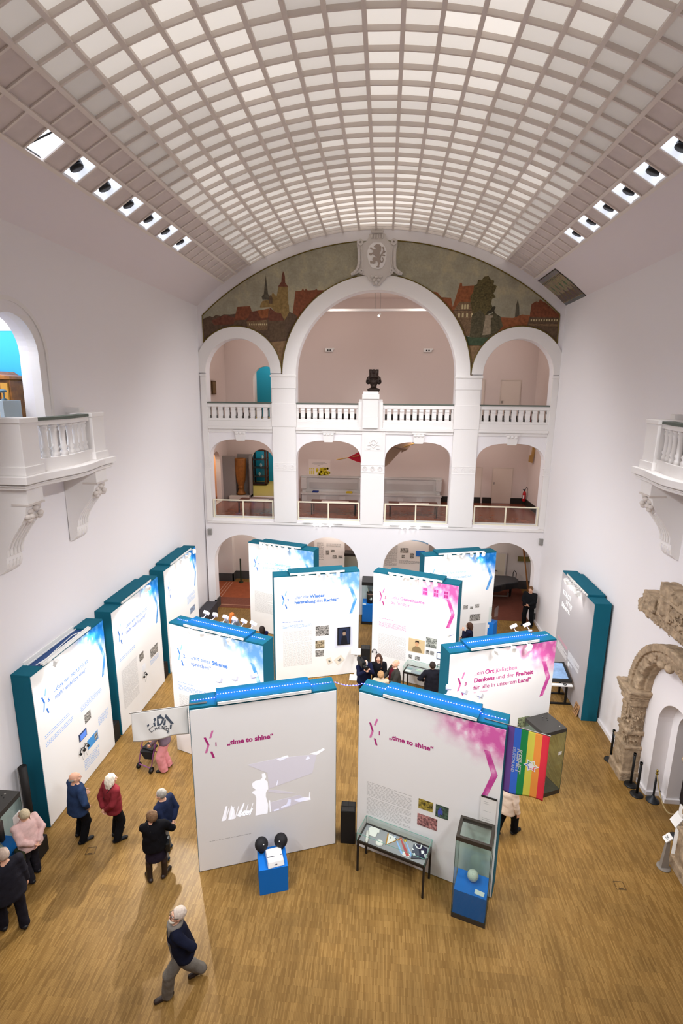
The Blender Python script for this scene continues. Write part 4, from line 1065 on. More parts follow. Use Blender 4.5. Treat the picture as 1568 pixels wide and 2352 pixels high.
# middle gallery, bay 1: wooden beaker in a grey display
r = thing('beaker_display', 'tall grey corner display case holding a big wooden beaker', 'display case', (-7.55, 26.9, 4.44))
GB = mat('display_grey', '8b837f', .8)
MB().box(-8.42, -7.75, 26.85, 26.95, 4.44, 6.78).box(-7.75, -6.95, 27.3, 27.36, 4.6, 6.85).box(-8.0, -6.95, 26.5, 27.36, 4.44, 4.72).box(-7.0, -6.95, 26.8, 27.36, 4.6, 6.85).build('panel', GB, r, world=True)
MB().box(-8.0, -6.95, 26.45, 26.6, 4.5, 4.74).build('plinth_edge', mat('display_pale', 'c9bfb6', .8), r, world=True)
o = MB().lathe([(.0, 4.74), (.24, 4.74), (.22, 4.8), (.14, 5.0), (.13, 5.08), (.17, 5.1), (.17, 5.14), (.14, 5.18), (.16, 5.25), (.24, 5.5), (.29, 6.1), (.30, 6.62), (.28, 6.66), (.26, 6.66), (.26, 6.5), (0, 6.5)], (-7.5, 27.0, 0), 28).build('wooden_beaker', mat('old_oak', '8a5523', .55, noise=.2, nscale=7), loc=(-7.5, 27, 4.74))
tag(o, 'giant brown wooden beaker standing in the grey display in the left bay', 'wooden vessel')
# teal room: glazed clock cabinet
WOODD = mat('mahogany', '4a2412', .4, noise=.2, nscale=10)
r = thing('glazed_cabinet', 'tall dark mahogany glazed cabinet seen through the arch to the teal room', 'cabinet', (-7.6, 31.6, 4.44))
m_ = MB()
for x in (-7.95, -7.15): 
    for y in (31.3, 31.95): m_.box(x - .05, x + .05, y - .05, y + .05, 4.5, 6.6)
for z in (4.5, 4.95, 5.5, 6.0, 6.55): m_.box(-8.0, -7.1, 31.25, 32.0, z, z + .04)
m_.prism([(-8.05, 6.6), (-7.05, 6.6), (-7.05, 6.7), (-7.55, 6.9), (-8.05, 6.7)], lambda u, v, d: (u, d, v), 31.2, 31.3)
m_.build('frame', WOODD, r, world=True)
MB().box(-7.98, -7.12, 31.27, 31.28, 5.0, 6.55).build('pane', GLASS, r, world=True)
for i, z in enumerate((5.0, 5.54, 6.04)):
    o = MB().lathe([(.03, 0), (.05, .02), (.08, .12), (.05, .2), (.03, .24)], (-7.6 + .1 * i, 31.6, z), 12).build('porcelain_vessel', WHITEM, loc=(-7.6, 31.6, z))
    tag(o, 'white porcelain vessel on the %s shelf of the glazed cabinet' % ('bottom', 'middle', 'top')[i], 'vessel')
# bay 2: poster and pennant, grey bench
r = thing('poster', 'white poster with yellow dots on the back wall of the second bay', 'poster', (-3.4, BW, 5.9))
MB().box(-3.98, -2.81, BW - .02, BW, 5.72, 6.58).build('sheet', mat('poster_white', 'e8dcd6', .8), r, world=True)
t = MB(); rg = random.Random(3)
for k in range(70):
    x, z = rg.uniform(-3.55, -2.86), rg.uniform(5.66, 6.12)
    if (x + 3.2) ** 2 / .14 + (z - 5.9) ** 2 / .06 < 1.2: t.cyl((x, BW - .022, z), (x, BW - .03 - .002 * (k % 5), z), .055, n=12)
for k in range(3):
    for q in range(5): t.box(-3.94 + k * .1, -3.87 + k * .1, BW - .025, BW - .02, 5.78 + q * .07, 5.83 + q * .07)
t.build('yellow_dots', mat('sticker_yellow', 'd9c42c', .7), r, world=True)
t = MB()
for q, (a, b) in enumerate(((-3.75, -3.1), (-3.8, -3.0), (-3.7, -3.2), (-3.5, -3.35))): t.box(a, b, BW - .024, BW - .02, 6.42 - q * .05, 6.435 - q * .05)
t.build('print_lines', mat('grey_print', '9a908c', .8), r, world=True)
def flag_on_pole(name, label, a, b, pts, m, y):
    r = thing(name, label, 'flag', a)
    MB().cyl(a, b, .025, n=8).build('pole', mat('pole_wood', 'a57f3e', .6), r, world=True)
    MB().prism(pts, lambda u, v, d: (u, y + d + .05 * math.sin(u * 6 + v * 3), v), 0, .01).build('cloth', m, r, world=True)
flag_on_pole('pennant', 'red pennant on a wooden pole at the second bay arch', (-2.3, 25.6, 6.86), (-1.2, 25.6, 7.08), [(-1.75, 6.97), (-1.05, 7.35), (-1.0, 6.70), (-1.3, 6.78)], mat('pennant_red', 'c01f33', .8), 25.6)
flag_on_pole('brown_flag', 'brown cloth banner slanting across the head of the third bay', (1.95, 25.4, 7.92), (.9, 25.4, 7.55), [(-.1, 7.7), (1.35, 7.8), (1.15, 7.45), (.85, 7.28), (.85, 7.4), (.3, 6.75), (-.1, 6.45)], mat('flag_brown', '9a806c', .9), 25.42)
GW = mat('grey_white_paint', 'c9c4c0', .7)
def bench(x0, x1, label):
    r = thing('panelled_bench', label, 'bench', ((x0 + x1) / 2, 27.3, 4.44), 0, 'grey panelled wall benches')
    y0 = 27.0
    MB().box(x0, x1, 27.45, BW, 4.44, 5.72).box(x0 - .04, x1 + .04, 27.4, BW, 5.66, 5.74).build('back', GW, r, world=True)
    MB().box(x0, x1, y0, 27.5, 4.82, 4.9).box(x0 + .03, x1 - .03, y0 + .05, 27.45, 4.44, 4.82).build('seat', GW, r, world=True)
    for x in (x0, x1 - .3): MB().box(x, x + .28, y0 + .12, 27.5, 5.1, 5.66).box(x + .05, x + .22, y0 + .2, 27.5, 4.9, 5.1).build('arm_block', GW, r, world=True)
    m = MB()
    for x in np.linspace(x0 + .3, x1 - 1.0, 3): m.box(x, x + .7, y0 + .03, y0 + .05, 4.5, 4.76)
    m.box(x0 + .4, x1 - .4, 27.43, 27.45, 5.05, 5.4)
    m.build('panel', mat('grey_panel_shade', 'b9b2ae', .7), r, world=True)
bench(-4.3, -.95, 'long grey panelled bench along the wall of the second bay'); bench(-.2, 3.05, 'long grey panelled bench along the wall of the third bay')
for x, c, l in ((-3.55, '22347c', 'blue'), (-1.75, 'd0b02c', 'yellow')):
    simple('cushion', 'small %s cushion on the grey bench of the second bay' % l, 'cushion', MB().box(x - .16, x + .16, 27.08, 27.36, 4.9, 4.97), mat('cushion_' + l, c, .8), (x, 27.2, 4.9), .02)
simple('wooden_bracket', 'light wooden bracket high on the right wall of the fourth bay', 'bracket', MB().prism([(7.2, 6.8), (7.36, 6.75), (7.45, 7.5), (7.34, 7.6), (7.3, 7.15), (7.2, 7.1)], lambda u, v, d: (u, d, v), 26.6, 26.75), mat('light_oak', 'b08a52', .6), (7.3, 26.6, 6.7))
# glass table-cases on the middle gallery, screens seen through railings
for i, (x0, x1) in enumerate(((-6.9, -5.1), (-3.4, -1.2), (.3, 2.6))):
    r = thing('display_table', 'low lit display table behind the glass railing of the %s bay' % ('first', 'second', 'third')[i], 'display table', ((x0 + x1) / 2, 24.4, 4.44), 0, 'display tables of the middle gallery')
    MB().box(x0, x1, 24.0, 24.9, 4.95, 5.0).build('table_top', mat('table_brown', '5c3226', .4), r, world=True)
    for xx in (x0 + .05, x1 - .1): 
        for yy in (24.05, 24.8): MB().box(xx, xx + .05, yy, yy + .05, 4.44, 4.95).build('leg', DARKGREY, r, world=True)
    MB().box(x0 + .5, x1 - .4, 24.15, 24.6, 5.0, 5.01).build('sheet', mat('pale_print', 'c8bcb4', .6, noise=.15, nscale=5), r, world=True)
# ground floor passage: information walls, show case, piano, ladder
def infowall(x0, x1, y, z1, label, k):
    r = thing('information_wall', label, 'display wall', ((x0 + x1) / 2, y, 0), 0, 'white information walls in the rear passage')
    MB().box(x0, x1, y, y + .1, 0, z1).build('board', mat('board_white', 'f2efec', .7), r, world=True)
    return r
r = infowall(-3.5, -1.9, 26.2, 2.75, 'white information wall with small photos in the left middle archway', 0)
def photo(parent, x0, x1, y, z0, z1, m): return MB().box(x0, x1, y - .012, y, z0, z1).build('photo_print', m, parent, world=True)
def photomat(i, dark='1e1e1e', light='cfccc6'):
    nm = 'photo_%d_%s' % (i, light)
    if nm in MATS: return MATS[nm]
    m, nt, b = nodes(nm)
    tc = nt.nodes.new('ShaderNodeTexCoord'); mp = nt.nodes.new('ShaderNodeMapping'); mp.inputs['Location'].default_value = (i * 1.7, i * .9, i * 2.3)
    nt.links.new(tc.outputs['Object'], mp.inputs[0])
    n = nt.nodes.new('ShaderNodeTexNoise'); n.inputs['Scale'].default_value = 16; n.inputs['Detail'].default_value = 8; n.inputs['Roughness'].default_value = .75; nt.links.new(mp.outputs[0], n.inputs['Vector'])
    v = nt.nodes.new('ShaderNodeTexVoronoi'); v.inputs['Scale'].default_value = 22; nt.links.new(mp.outputs[0], v.inputs['Vector'])
    a = nt.nodes.new('ShaderNodeMath'); a.operation = 'MULTIPLY_ADD'; a.inputs[1].default_value = .25; nt.links.new(v.outputs['Distance'], a.inputs[0]); nt.links.new(n.outputs['Fac'], a.inputs[2])
    r = nt.nodes.new('ShaderNodeValToRGB'); r.color_ramp.elements[0].position = .50; r.color_ramp.elements[0].color = (*s2l(dark), 1); r.color_ramp.elements[1].position = .78; r.color_ramp.elements[1].color = (*s2l(light), 1)
    nt.links.new(a.outputs[0], r.inputs[0]); nt.links.new(r.outputs[0], b.inputs['Base Color']); b.inputs['Roughness'].default_value = .5
    return m
for i, (x0, x1, z0, z1) in enumerate(((-2.88, -2.7, 1.78, 2.02), (-2.62, -2.42, 1.93, 2.05), (-2.52, -2.3, 1.6, 1.76), (-2.22, -2.0, 1.62, 1.75))): photo(r, x0, x1, 26.2, z0, z1, photomat(i))
LT = mat('text_grey', '9d9a98', .8); LTB = mat('text_blue', '7fa8dc', .8)
def lines(mb, x0, x1, z1, z0, step, fn, rg, h=.4, words=True):
    z = z1
    while z > z0:
        x = x0; xe = x1 if rg.random() > .12 else x0 + (x1 - x0) * rg.uniform(.4, .9)
        while x < xe:
            wd = min(xe - x, rg.uniform(.03, .11)) if words else xe - x
            mb.quad(fn(x, z), fn(x + wd, z), fn(x + wd, z + step * h), fn(x, z + step * h)); x += wd + .018
        z -= step
rg = random.Random(8)
m_ = MB(); lines(m_, -3.35, -3.0, 2.4, 1.5, .05, lambda x, z: (x, 26.195, z), rg); lines(m_, -2.85, -2.1, 2.35, 2.2, .05, lambda x, z: (x, 26.195, z), rg); m_.build('print_lines', LT, r, world=True)
r = infowall(.05, 2.45, 26.2, 2.8, 'white information wall with a blue card in the right middle archway', 1)
for i, (x0, x1, z0, z1) in enumerate(((1.0, 1.42, 2.02, 2.27), (1.08, 1.22, 1.74, 1.9), (1.5, 1.7, 1.74, 2.0))): photo(r, x0, x1, 26.2, z0, z1, photomat(i + 4))
MB().box(1.8, 2.25, 26.185, 26.2, 1.85, 2.15).build('blue_card', mat('card_blue', '2f78d6', .6), r, world=True)
m_ = MB(); lines(m_, .2, .85, 2.4, 1.3, .05, lambda x, z: (x, 26.195, z), rg); lines(m_, .95, 2.0, 1.6, 1.4, .05, lambda x, z: (x, 26.195, z), rg); m_.build('print_lines', LT, r, world=True)
m_ = MB().prism([(1.4, 2.72), (2.4, 2.72), (2.4, 2.5), (2.1, 2.62), (1.8, 2.68)], lambda u, v, d: (u, 26.19 - d, v), 0, .004); m_.build('blue_corner', mat('tint_blue_l', '8cc0ee', .7), r, world=True)
r = thing('floor_showcase', 'slim glass showcase with dark hood in the left middle archway', 'showcase', (-1.5, 26.0, 0))
MB().box(-1.88, -1.2, 25.8, 26.4, 1.85, 2.0).build('hood', DARKGREY, r, world=True); MB().box(-1.86, -1.22, 25.82, 26.38, .1, 1.85).build('glass_box', GREENGLASS, r, world=True); MB().box(-1.88, -1.2, 25.8, 26.4, 0, .1).build('base', DARKGREY, r, world=True)
# grand piano
r = thing('grand_piano', 'black grand piano on the maroon carpet in the right archway', 'piano', (5.9, 25.3, 0))
PB = mat('piano_black', '1d1d20', .35)
lid = [(4.7, 24.5), (5.5, 24.52), (5.9, 24.75), (6.2, 25.0), (6.6, 25.15), (6.85, 25.3), (6.92, 25.6), (6.8, 25.95), (6.5, 26.1), (4.7, 26.1)]
MB().prism(lid, lambda u, v, d: (u, v, d), .95, 1.0).build('lid', mat('piano_cover', '4b4b4d', .8), r, world=True)
MB().prism([(x * .99 + .05, y * .99 + .25) for x, y in lid], lambda u, v, d: (u, v, d), .66, .95).build('case', PB, r, world=True)
for x, y in ((6.6, 25.7), (4.95, 24.7), (4.95, 25.9)): MB().cyl((x, y, .66), (x, y, .08), .07, .05, 10).cyl((x, y, .08), (x, y, .0), .03, .03, 8).build('leg', PB, r, world=True)
MB().box(5.6, 6.4, 25.2, 25.3, .2, .24).box(6.36, 6.4, 25.2, 25.3, .2, .4).build('pedal_lyre', STEEL, r, world=True)
MB().tube([(6.75, 26.0, 1.0), (6.74, 26.0, 1.2), (6.8, 26.0, 1.33), (6.9, 26.0, 1.2), (6.9, 26.0, .9)], .02, 6).build('strap', BLACK, r, world=True)
# ladder, board, notice
r = thing('wooden_ladder', 'brown wooden ladder leaning in the right rear corner', 'ladder', (7.4, 26.3, 0))
LW = mat('ladder_wood', '94612f', .6)
A0, A1, B0, B1 = (7.62, 25.9, .0), (7.22, 26.6, 2.7), (7.66, 26.3, .0), (7.3, 26.75, 2.7)
for a, b in ((A0, A1), (B0, B1)): MB().cyl(a, b, .035, n=6).build('rail', LW, r, world=True)
for t in (.2, .35, .5, .65, .8): MB().cyl(Vector(A0).lerp(Vector(A1), t), Vector(B0).lerp(Vector(B1), t), .025, n=6).build('rung', LW, r, world=True)
simple('notice_board', 'olive green strip board on the rear wall behind the ladder', 'board', MB().box(7.15, 7.9, 26.86, 26.9, 1.55, 1.8), mat('olive_board', '7c7445', .8), (7.5, 26.88, 1.55))
simple('paper_notice', 'cream paper notice taped at the corner of the right archway', 'notice', MB().prism([(22.95, 1.72), (23.2, 1.68), (23.2, 2.25), (22.95, 2.3)], lambda u, v, d: (6.83 + d, u, v), 0, .006), mat('cream_paper', 'e3d39d', .8), (6.83, 23.05, 1.7))
d = MB().box(5.95, 6.5, 26.85, 26.9, 0.02, 1.95).build('door_6', mat('pale_door', 'dbd5c4', .7)); struct(d)
MB().box(6.5, 6.56, 26.83, 26.9, 0, 2.0).box(5.95, 6.5, 26.83, 26.9, 1.95, 2.0).build('frame', GREYW, d); MB().box(6.02, 6.12, 26.80, 26.85, 1.0, 1.03).build('handle', STEEL, d)
simple('green_pole', 'slim dark green stand in the left rear passage corner', 'stand', MB().cyl((-7.5, 26.3, 0.02), (-7.5, 26.3, 1.35), .04, n=8).cyl((-7.5, 26.3, 0.013), (-7.5, 26.3, .04), .13, n=12), mat('dark_green', '23301f', .6), (-7.5, 26.3, 0.012))
# dark grey bench box by the left wall
simple('storage_bench', 'long dark grey bench box along the left wall near the end arch', 'bench', MB().box(-8.0, -7.5, 20.6, 22.25, 0, .6), mat('bench_grey', '3d3c42', .7), (-7.75, 21.4, 0), .01)
# showcase between panels with black urn
r = thing('tall_showcase', 'tall glass showcase with dark hood and blue plinth at the end of the central aisle', 'showcase', (-.45, 22.1, 0))
MB().box(-.80, -.1, 21.75, 22.55, 1.85, 2.0).build('hood', DARKGREY, r, world=True); MB().box(-.79, -.11, 21.76, 22.54, .12, 1.85).build('glass_box', GREENGLASS, r, world=True)
MB().box(-.80, -.1, 21.75, 22.55, 0, .12).build('base', DARKGREY, r, world=True); MB().box(-.76, -.14, 21.8, 22.5, .12, .92).build('plinth', BLUE, r, world=True)
MB().box(-.75, -.6, 21.82, 21.92, .92, .925).build('caption_card', WHITEM, r, world=True)
r = thing('urn', 'dark cylindrical urn with two upright handles on the blue plinth', 'urn', (-.42, 22.1, .92))
MB().cyl((-.42, 22.1, .92), (-.42, 22.1, 1.4), .16, .17, 20).build('vessel', mat('urn_black', '2a221d', .6), r, world=True)
MB().cyl((-.42, 22.1, 1.34), (-.42, 22.1, 1.36), .175, .175, 20).build('rim', mat('urn_pink', 'b98478', .6), r, world=True)
for dx in (-.09, .09): MB().cyl((-.42 + dx, 22.1, 1.4), (-.42 + dx, 22.1, 1.58), .015, n=6).build('handle', mat('urn_tan', 'b79a72', .6), r, world=True)
MB().ball((-.40, 21.945, 1.15), (.06, .01, .09), 8, 6).build('emblem', WHITEM, r, world=True)
# blue room: cabinet, vase, plinth, small lamp-like object
r = thing('baroque_cabinet', 'carved walnut cabinet against the blue wall above the left balcony', 'cabinet', (-10.1, 13.0, 8.42))
WAL = mat('walnut', '8d5a25', .45, noise=.35, nscale=6); WAL2 = mat('burl_walnut', '6b4636', .5, noise=.35, nscale=9)
MB().box(-10.8, -9.28, 12.7, 13.38, 8.42, 10.38).build('case', WAL, r, world=True, bevel=.02)
MB().prism([(-10.85, 10.38), (-9.2, 10.38), (-9.2, 10.46), (-9.5, 10.5), (-9.62, 10.58), (-10.45, 10.58), (-10.6, 10.5), (-10.85, 10.46)], lambda u, v, d: (u, d, v), 12.6, 13.38).build('cornice', WAL, r, world=True, bevel=.01)
for x0, x1 in ((-10.55, -10.08), (-10.04, -9.56)): MB().box(x0, x1, 12.67, 12.7, 8.9, 10.28).build('door', WAL2, r, world=True, bevel=.015)
MB().box(-9.5, -9.32, 12.64, 12.7, 8.6, 10.3).box(-9.52, -9.3, 12.62, 12.7, 9.72, 9.80).build('pilaster', mat('gilded_oak', 'b98632', .5), r, world=True, bevel=.01)
o = MB().lathe([(.05, 0), (.06, .02), (.055, .04), (.09, .15), (.1, .2), (.085, .22), (.07, .26), (.02, .34), (.0, .36)], (-9.84, 12.95, 10.58), 18).build('lidded_vase', WHITEM, loc=(-9.84, 12.95, 10.58)); tag(o, 'white lidded porcelain vase standing on the walnut cabinet', 'vase')
MB().box(-9.3, -8.56, 11.4, 12.0, 8.42, 9.90).build('display_plinth', mat('plinth_bluegrey', 'a9b6bb', .7), loc=(-8.8, 11.7, 8.42)); o = [q for q in bpy.data.objects if q.name.startswith('display_plinth')][-1]; tag(o, 'pale grey display plinth in front of the walnut cabinet', 'plinth')
o = MB().lathe([(.06, 0), (.07, .02), (.02, .05), (.02, .16), (.03, .17)], (-8.7, 11.65, 9.9), 14).ball((-8.74, 11.65, 10.11), (.12, .08, .04), 14, 8).build('figurine', mat('blue_bronze', '54707e', .5, .3), loc=(-8.7, 11.65, 9.9)); tag(o, 'small bluish mushroom shaped sculpture on the grey plinth', 'sculpture')
# ------------------------------------------------------------------ exhibition walls
def tint_fabric(name, light_c, mid_c, dark_c, amount=1.0, base='f3f2f0', x0=1.35, z0=2.95, scale=6.0):
    if name in MATS: return MATS[name]
    m, nt, b = nodes(name)
    tc = nt.nodes.new('ShaderNodeTexCoord'); sp = nt.nodes.new('ShaderNodeSeparateXYZ'); nt.links.new(tc.outputs['Object'], sp.inputs[0])
    def math_(op, a, bb=None, c=None):
        n = nt.nodes.new('ShaderNodeMath'); n.operation = op
        for i, v in enumerate((a, bb, c)):
            if v is None: continue
            if isinstance(v, (int, float)): n.inputs[i].default_value = v
            else: nt.links.new(v, n.inputs[i])
        return n.outputs[0]
    u = math_('DIVIDE', math_('SUBTRACT', 3.04, sp.outputs['X']), 3.04 - x0)
    v = math_('DIVIDE', math_('SUBTRACT', 4.0, sp.outputs['Z']), 4.0 - z0)
    ns = nt.nodes.new('ShaderNodeTexNoise'); ns.inputs['Scale'].default_value = 2.5; ns.inputs['Detail'].default_value = 4; nt.links.new(tc.outputs['Object'], ns.inputs['Vector'])
    r = math_('SQRT', math_('ADD', math_('MULTIPLY', u, u), math_('MULTIPLY', v, v)))
    r = math_('ADD', r, math_('MULTIPLY', math_('SUBTRACT', ns.outputs['Fac'], .5), .5))
    mr = nt.nodes.new('ShaderNodeMapRange'); mr.interpolation_type = 'SMOOTHSTEP'; mr.inputs['From Min'].default_value = 1.0; mr.inputs['From Max'].default_value = .45; mr.inputs['To Max'].default_value = amount
    nt.links.new(r, mr.inputs[0])
    vo = nt.nodes.new('ShaderNodeTexVoronoi'); vo.inputs['Scale'].default_value = scale; vo.feature = 'SMOOTH_F1'; vo.inputs['Smoothness'].default_value = .3
    mp = nt.nodes.new('ShaderNodeMapping'); mp.inputs['Scale'].default_value = (1, 1, .6); nt.links.new(tc.outputs['Object'], mp.inputs[0]); nt.links.new(mp.outputs[0], vo.inputs['Vector'])
    n3 = nt.nodes.new('ShaderNodeTexNoise'); n3.inputs['Scale'].default_value = 11; n3.inputs['Detail'].default_value = 6; n3.inputs['Roughness'].default_value = .7; nt.links.new(tc.outputs['Object'], n3.inputs['Vector'])
    sm = math_('ADD', math_('MULTIPLY', vo.outputs['Distance'], .9), math_('MULTIPLY', n3.outputs['Fac'], .7))
    cr = nt.nodes.new('ShaderNodeValToRGB'); e = cr.color_ramp.elements
    e[0].position = .5; e[0].color = (*s2l(light_c), 1); e[1].position = .98; e[1].color = (*s2l(dark_c), 1); q = e.new(.7); q.color = (*s2l(mid_c), 1)
    nt.links.new(sm, cr.inputs[0])
    mx = nt.nodes.new('ShaderNodeMix'); mx.data_type = 'RGBA'; mx.inputs['A'].default_value = (*s2l(base), 1)
    nt.links.new(mr.outputs[0], mx.inputs['Factor']); nt.links.new(cr.outputs[0], mx.inputs['B']); nt.links.new(mx.outputs['Result'], b.inputs['Base Color'])
    b.inputs['Roughness'].default_value = .85; b.inputs['Specular IOR Level'].default_value = .15
    return m
FABW = mat('white_fabric', 'f3f2f0', .9, spec=.1)
FABG = mat('grey_fabric', 'b5b0b2', .9, spec=.1)
PINK = dict(dark=mat('print_magenta', 'b32d7c', .8), light=mat('print_pink', 'dd7cb4', .8), fab=lambda a: tint_fabric('fabric_pink_%s' % a, 'fbe8f3', 'f3a9d2', 'dc66ae', 1.0), rib=tint_fabric('ribbon_pink', 'f3bfdc', 'e27cba', 'c94a9a', 1.0, x0=-30, z0=-30))
BLUEP = dict(dark=mat('print_blue', '2f72c9', .8), light=mat('print_light_blue', '82b4ee', .8), fab=lambda a: tint_fabric('fabric_blue_%s' % a, 'e2effa', 'a5cdf0', '62a5e2', .95), rib=tint_fabric('ribbon_blue', 'd2e6f8', '8fc0ee', '4f97dc', 1.0, x0=-30, z0=-30))
BLUES = dict(BLUEP, fab=lambda a: tint_fabric('fabric_strong_blue', 'd5eafb', '58a8ea', '1d7fd8', 1.0))
BODYT = mat('body_print', 'c3c1bf', .8)
RAILW = mat('rail_white', 'f1f1ee', .35)
LEDM = mat('led_blue', '9db4ff', .4, emit=14, ecol='5a62ff')
LEDC = mat('led_strip', '6a72ff', .4, emit=1.5, ecol='2a34ff')
SPOTW = mat('spot_white', 'f0f0ec', .35)
LENS = mat('spot_lens', 'ffffff', .3, emit=6, ecol='fff6e6')

def on(x, z, y=-.012): return (x, y, z)
class Panel:
    def __init__(s, key, fl, fr, label, tint, fabric, group='freestanding exhibition walls'):
        s.a = Vector((fl[0], fl[1], 0)); d = Vector((fr[0] - fl[0], fr[1] - fl[1], 0)); s.rz = math.atan2(d.y, d.x)
        s.M = Matrix.Translation(s.a) @ Matrix.Rotation(s.rz, 4, 'Z'); s.tint = tint; s.key = key
        s.r = thing('exhibition_wall', label, 'exhibition wall', s.a, s.rz, group)
        s.fabric = fabric
    def w(s, x, y, z): return s.M @ Vector((x, y, z))
    def body(s, depth=.48, cover=True, back=False):
        r = s.r
        MB().box(0, 3.04, 0.0, depth, 0.0, 3.99).build('frame_box', TEAL, r, bevel=.006)
        MB().box(0.012, 3.028, -.012, 0.0, 0.02, 3.94).build('front_panel', s.fabric, r)
        if back: MB().box(0.012, 3.028, depth, depth + .012, 0.02, 3.94).build('rear_panel', FABW, r)
        if cover:
            MB().box(.54, 2.5, -.02, depth + .02, 3.99, 4.06).build('top_cover', TEAL, r, bevel=.006)
            MB().box(.56, 2.48, -.055, -.02, 4.0, 4.025).box(.56, 2.48, -.055, -.02, 4.035, 4.06).box(.56, 2.48, -.035, -.02, 4.0, 4.06).build('light_rail', RAILW, r)
    def logo(s, num):
        D_, L_ = s.tint['dark'], s.tint['light']
        P = MB()
        def par(m, a, b, c, d, mi): m.mi = mi; m.quad(*[on(*q, -.0145) for q in (a, b, c, d)])
        par(P, (.36, 3.25), (.40, 3.25), (.455, 3.415), (.415, 3.42), 1)
        par(P, (.25, 3.285), (.295, 3.285), (.36, 3.10), (.315, 3.10), 0)
        par(P, (.26, 2.92), (.305, 2.92), (.36, 3.10), (.315, 3.10), 1)
        par(P, (.365, 2.935), (.41, 2.935), (.455, 2.78), (.41, 2.78), 0)
        P.build('logo', [D_, L_], s.r)
        s.text(num, .455, 3.045, .13, 'numeral', bold=.004, m=D_)
    def text(s, body, x, z, size, name='headline', bold=0.0, m=None, shear=0, space=1.0):
        vs, fs = text_mesh(body, size, bold, shear, space=space)
        mb = MB(); mb.add([(x + u, -.0135 - w_ * .3, z + v) for u, v, w_ in vs], fs)
        mb.build(name, m or s.tint['dark'], s.r); return x + text_width(vs)
    def head(s, rows, x=.71, m=None):      # rows: list of (z,size,[(text,bold)])
        for z, size, runs in rows:
            xx = x
            for t, bo in runs:
                e = s.text(t, xx, z, size, 'headline', .006 if bo else .0012, m)
                xx = e + (size * .24 if True else 0)
    def ribbon(s):
        for q in ([(2.65, 3.41), (2.765, 3.40), (2.95, 2.92), (2.83, 2.90)], [(2.83, 2.90), (2.95, 2.92), (2.79, 2.40), (2.68, 2.38)]):
            mb = MB().quad(*[on(*p, -.0138) for p in q]); mb.build('ribbon_print', s.tint['rib'], s.r)
    def lines(s, x0, x1, z1, z0, step=.032, m=None, name='body_text', seed=1, h=.34):
        mb = MB(); lines(mb, x0, x1, z1, z0, step, lambda x, z: (x, -.0136, z), random.Random(seed), h); mb.build(name, m or BODYT, s.r)
    def photo(s, x0, x1, z0, z1, m, name='photo_print', d=.003): return MB().box(x0, x1, -.012 - d, -.012, z0, z1).build(name, m, s.r)
    def spots(s, xs, label, aim_dz=-1.9, back=False, depth=.48):
        for i, x in enumerate(xs):
            n = len(xs)
            lab = label if n == 1 else label + ', ' + ['first', 'second', 'third', 'fourth', 'fifth', 'sixth', 'seventh', 'eighth'][i] + ' from left'
            sg = 1 if back else -1; y0 = depth + .02 if back else -.055
            r = thing('track_spotlight', lab, 'spotlight', s.w(x, y0, 4.0), s.rz, 'white track spotlights on the exhibition walls')
            MB().box(-.05, .05, min(0, sg * .03), max(0, sg * .03), .01, .05).tube([(0, sg * .02, .03), (0, sg * .14, .06), (0, sg * .17, .12 if back else .0)], .011, 6).build('arm', SPOTW, r)
            c = Vector((0, sg * .19, .12 if back else -.01)); yaw = rgp.uniform(-.5, .5)
            d = Vector((math.sin(yaw) * .5, sg * .55 if back else sg * .1 + .25, -.5)).normalized()
            q = d.to_track_quat('Z', 'Y').to_matrix().to_4x4()
            h = MB(); h.M = Matrix.Translation(c) @ q; h.box(-.055, .055, -.045, .045, -.09, .07)
            h.build('lamp_head', SPOTW, r, bevel=.008)
            h = MB(); h.M = Matrix.Translation(c) @ q; h.box(-.048, .048, -.038, .038, .0705, .074); h.build('lens', LENS, r)
    def leds(s, segs, label):
        r = thing('led_strip', label, 'light strip', s.w(1.5, .24, 4.06), s.rz, 'blue light strips on the exhibition walls')
        inv = Vector((1.5, .24, 4.06))
        t = MB(); k = MB().ball((0, 0, .006), .0095, 8, 5); first = None
        for pts in segs:
            pts = [Vector(p) - inv for p in pts]
            t.tube(pts, .004, 5)
            for a, b in zip(pts[:-1], pts[1:]):
                n = max(1, int((b - a).length / .055))
                for i in range(n):
                    if first is None: first = k.build('diode', LEDM, r); q = first
                    else: q = first.copy(); COL.objects.link(q); q.parent = r
                    q.location = a.lerp(b, (i + .5) / n)
        t.build('cable', LEDC, r)
        return r
rgp = random.Random(2)
def ledpath(x0=.02, x1=3.0, y=.24):
    return [[(x0, y, 3.998), (.53, y, 3.998), (.545, y, 4.066), (2.495, y, 4.066), (2.51, y, 3.998), (x1, y, 3.998)]]
def blue_glow(p):
    for x in (.75, 1.5, 2.3):
        q = p.w(x, .24, 4.2); l = light('AREA', 'led_glow', q, 2.8, aim=(q.x, q.y, 0), color=(.02, .09, 1), sx=.7, sy=.04); l.rotation_euler = (0, 0, p.rz)

def track_light(p, xs, power, y=-.42, z=4.12, aimz=1.7):
    for x in xs: light('SPOT', 'track_beam', p.w(x, y, z), power, aim=p.w(x, y - .45, z - 1.6), color=(1, .985, .95), size=.05, angle=158, blend=.35)

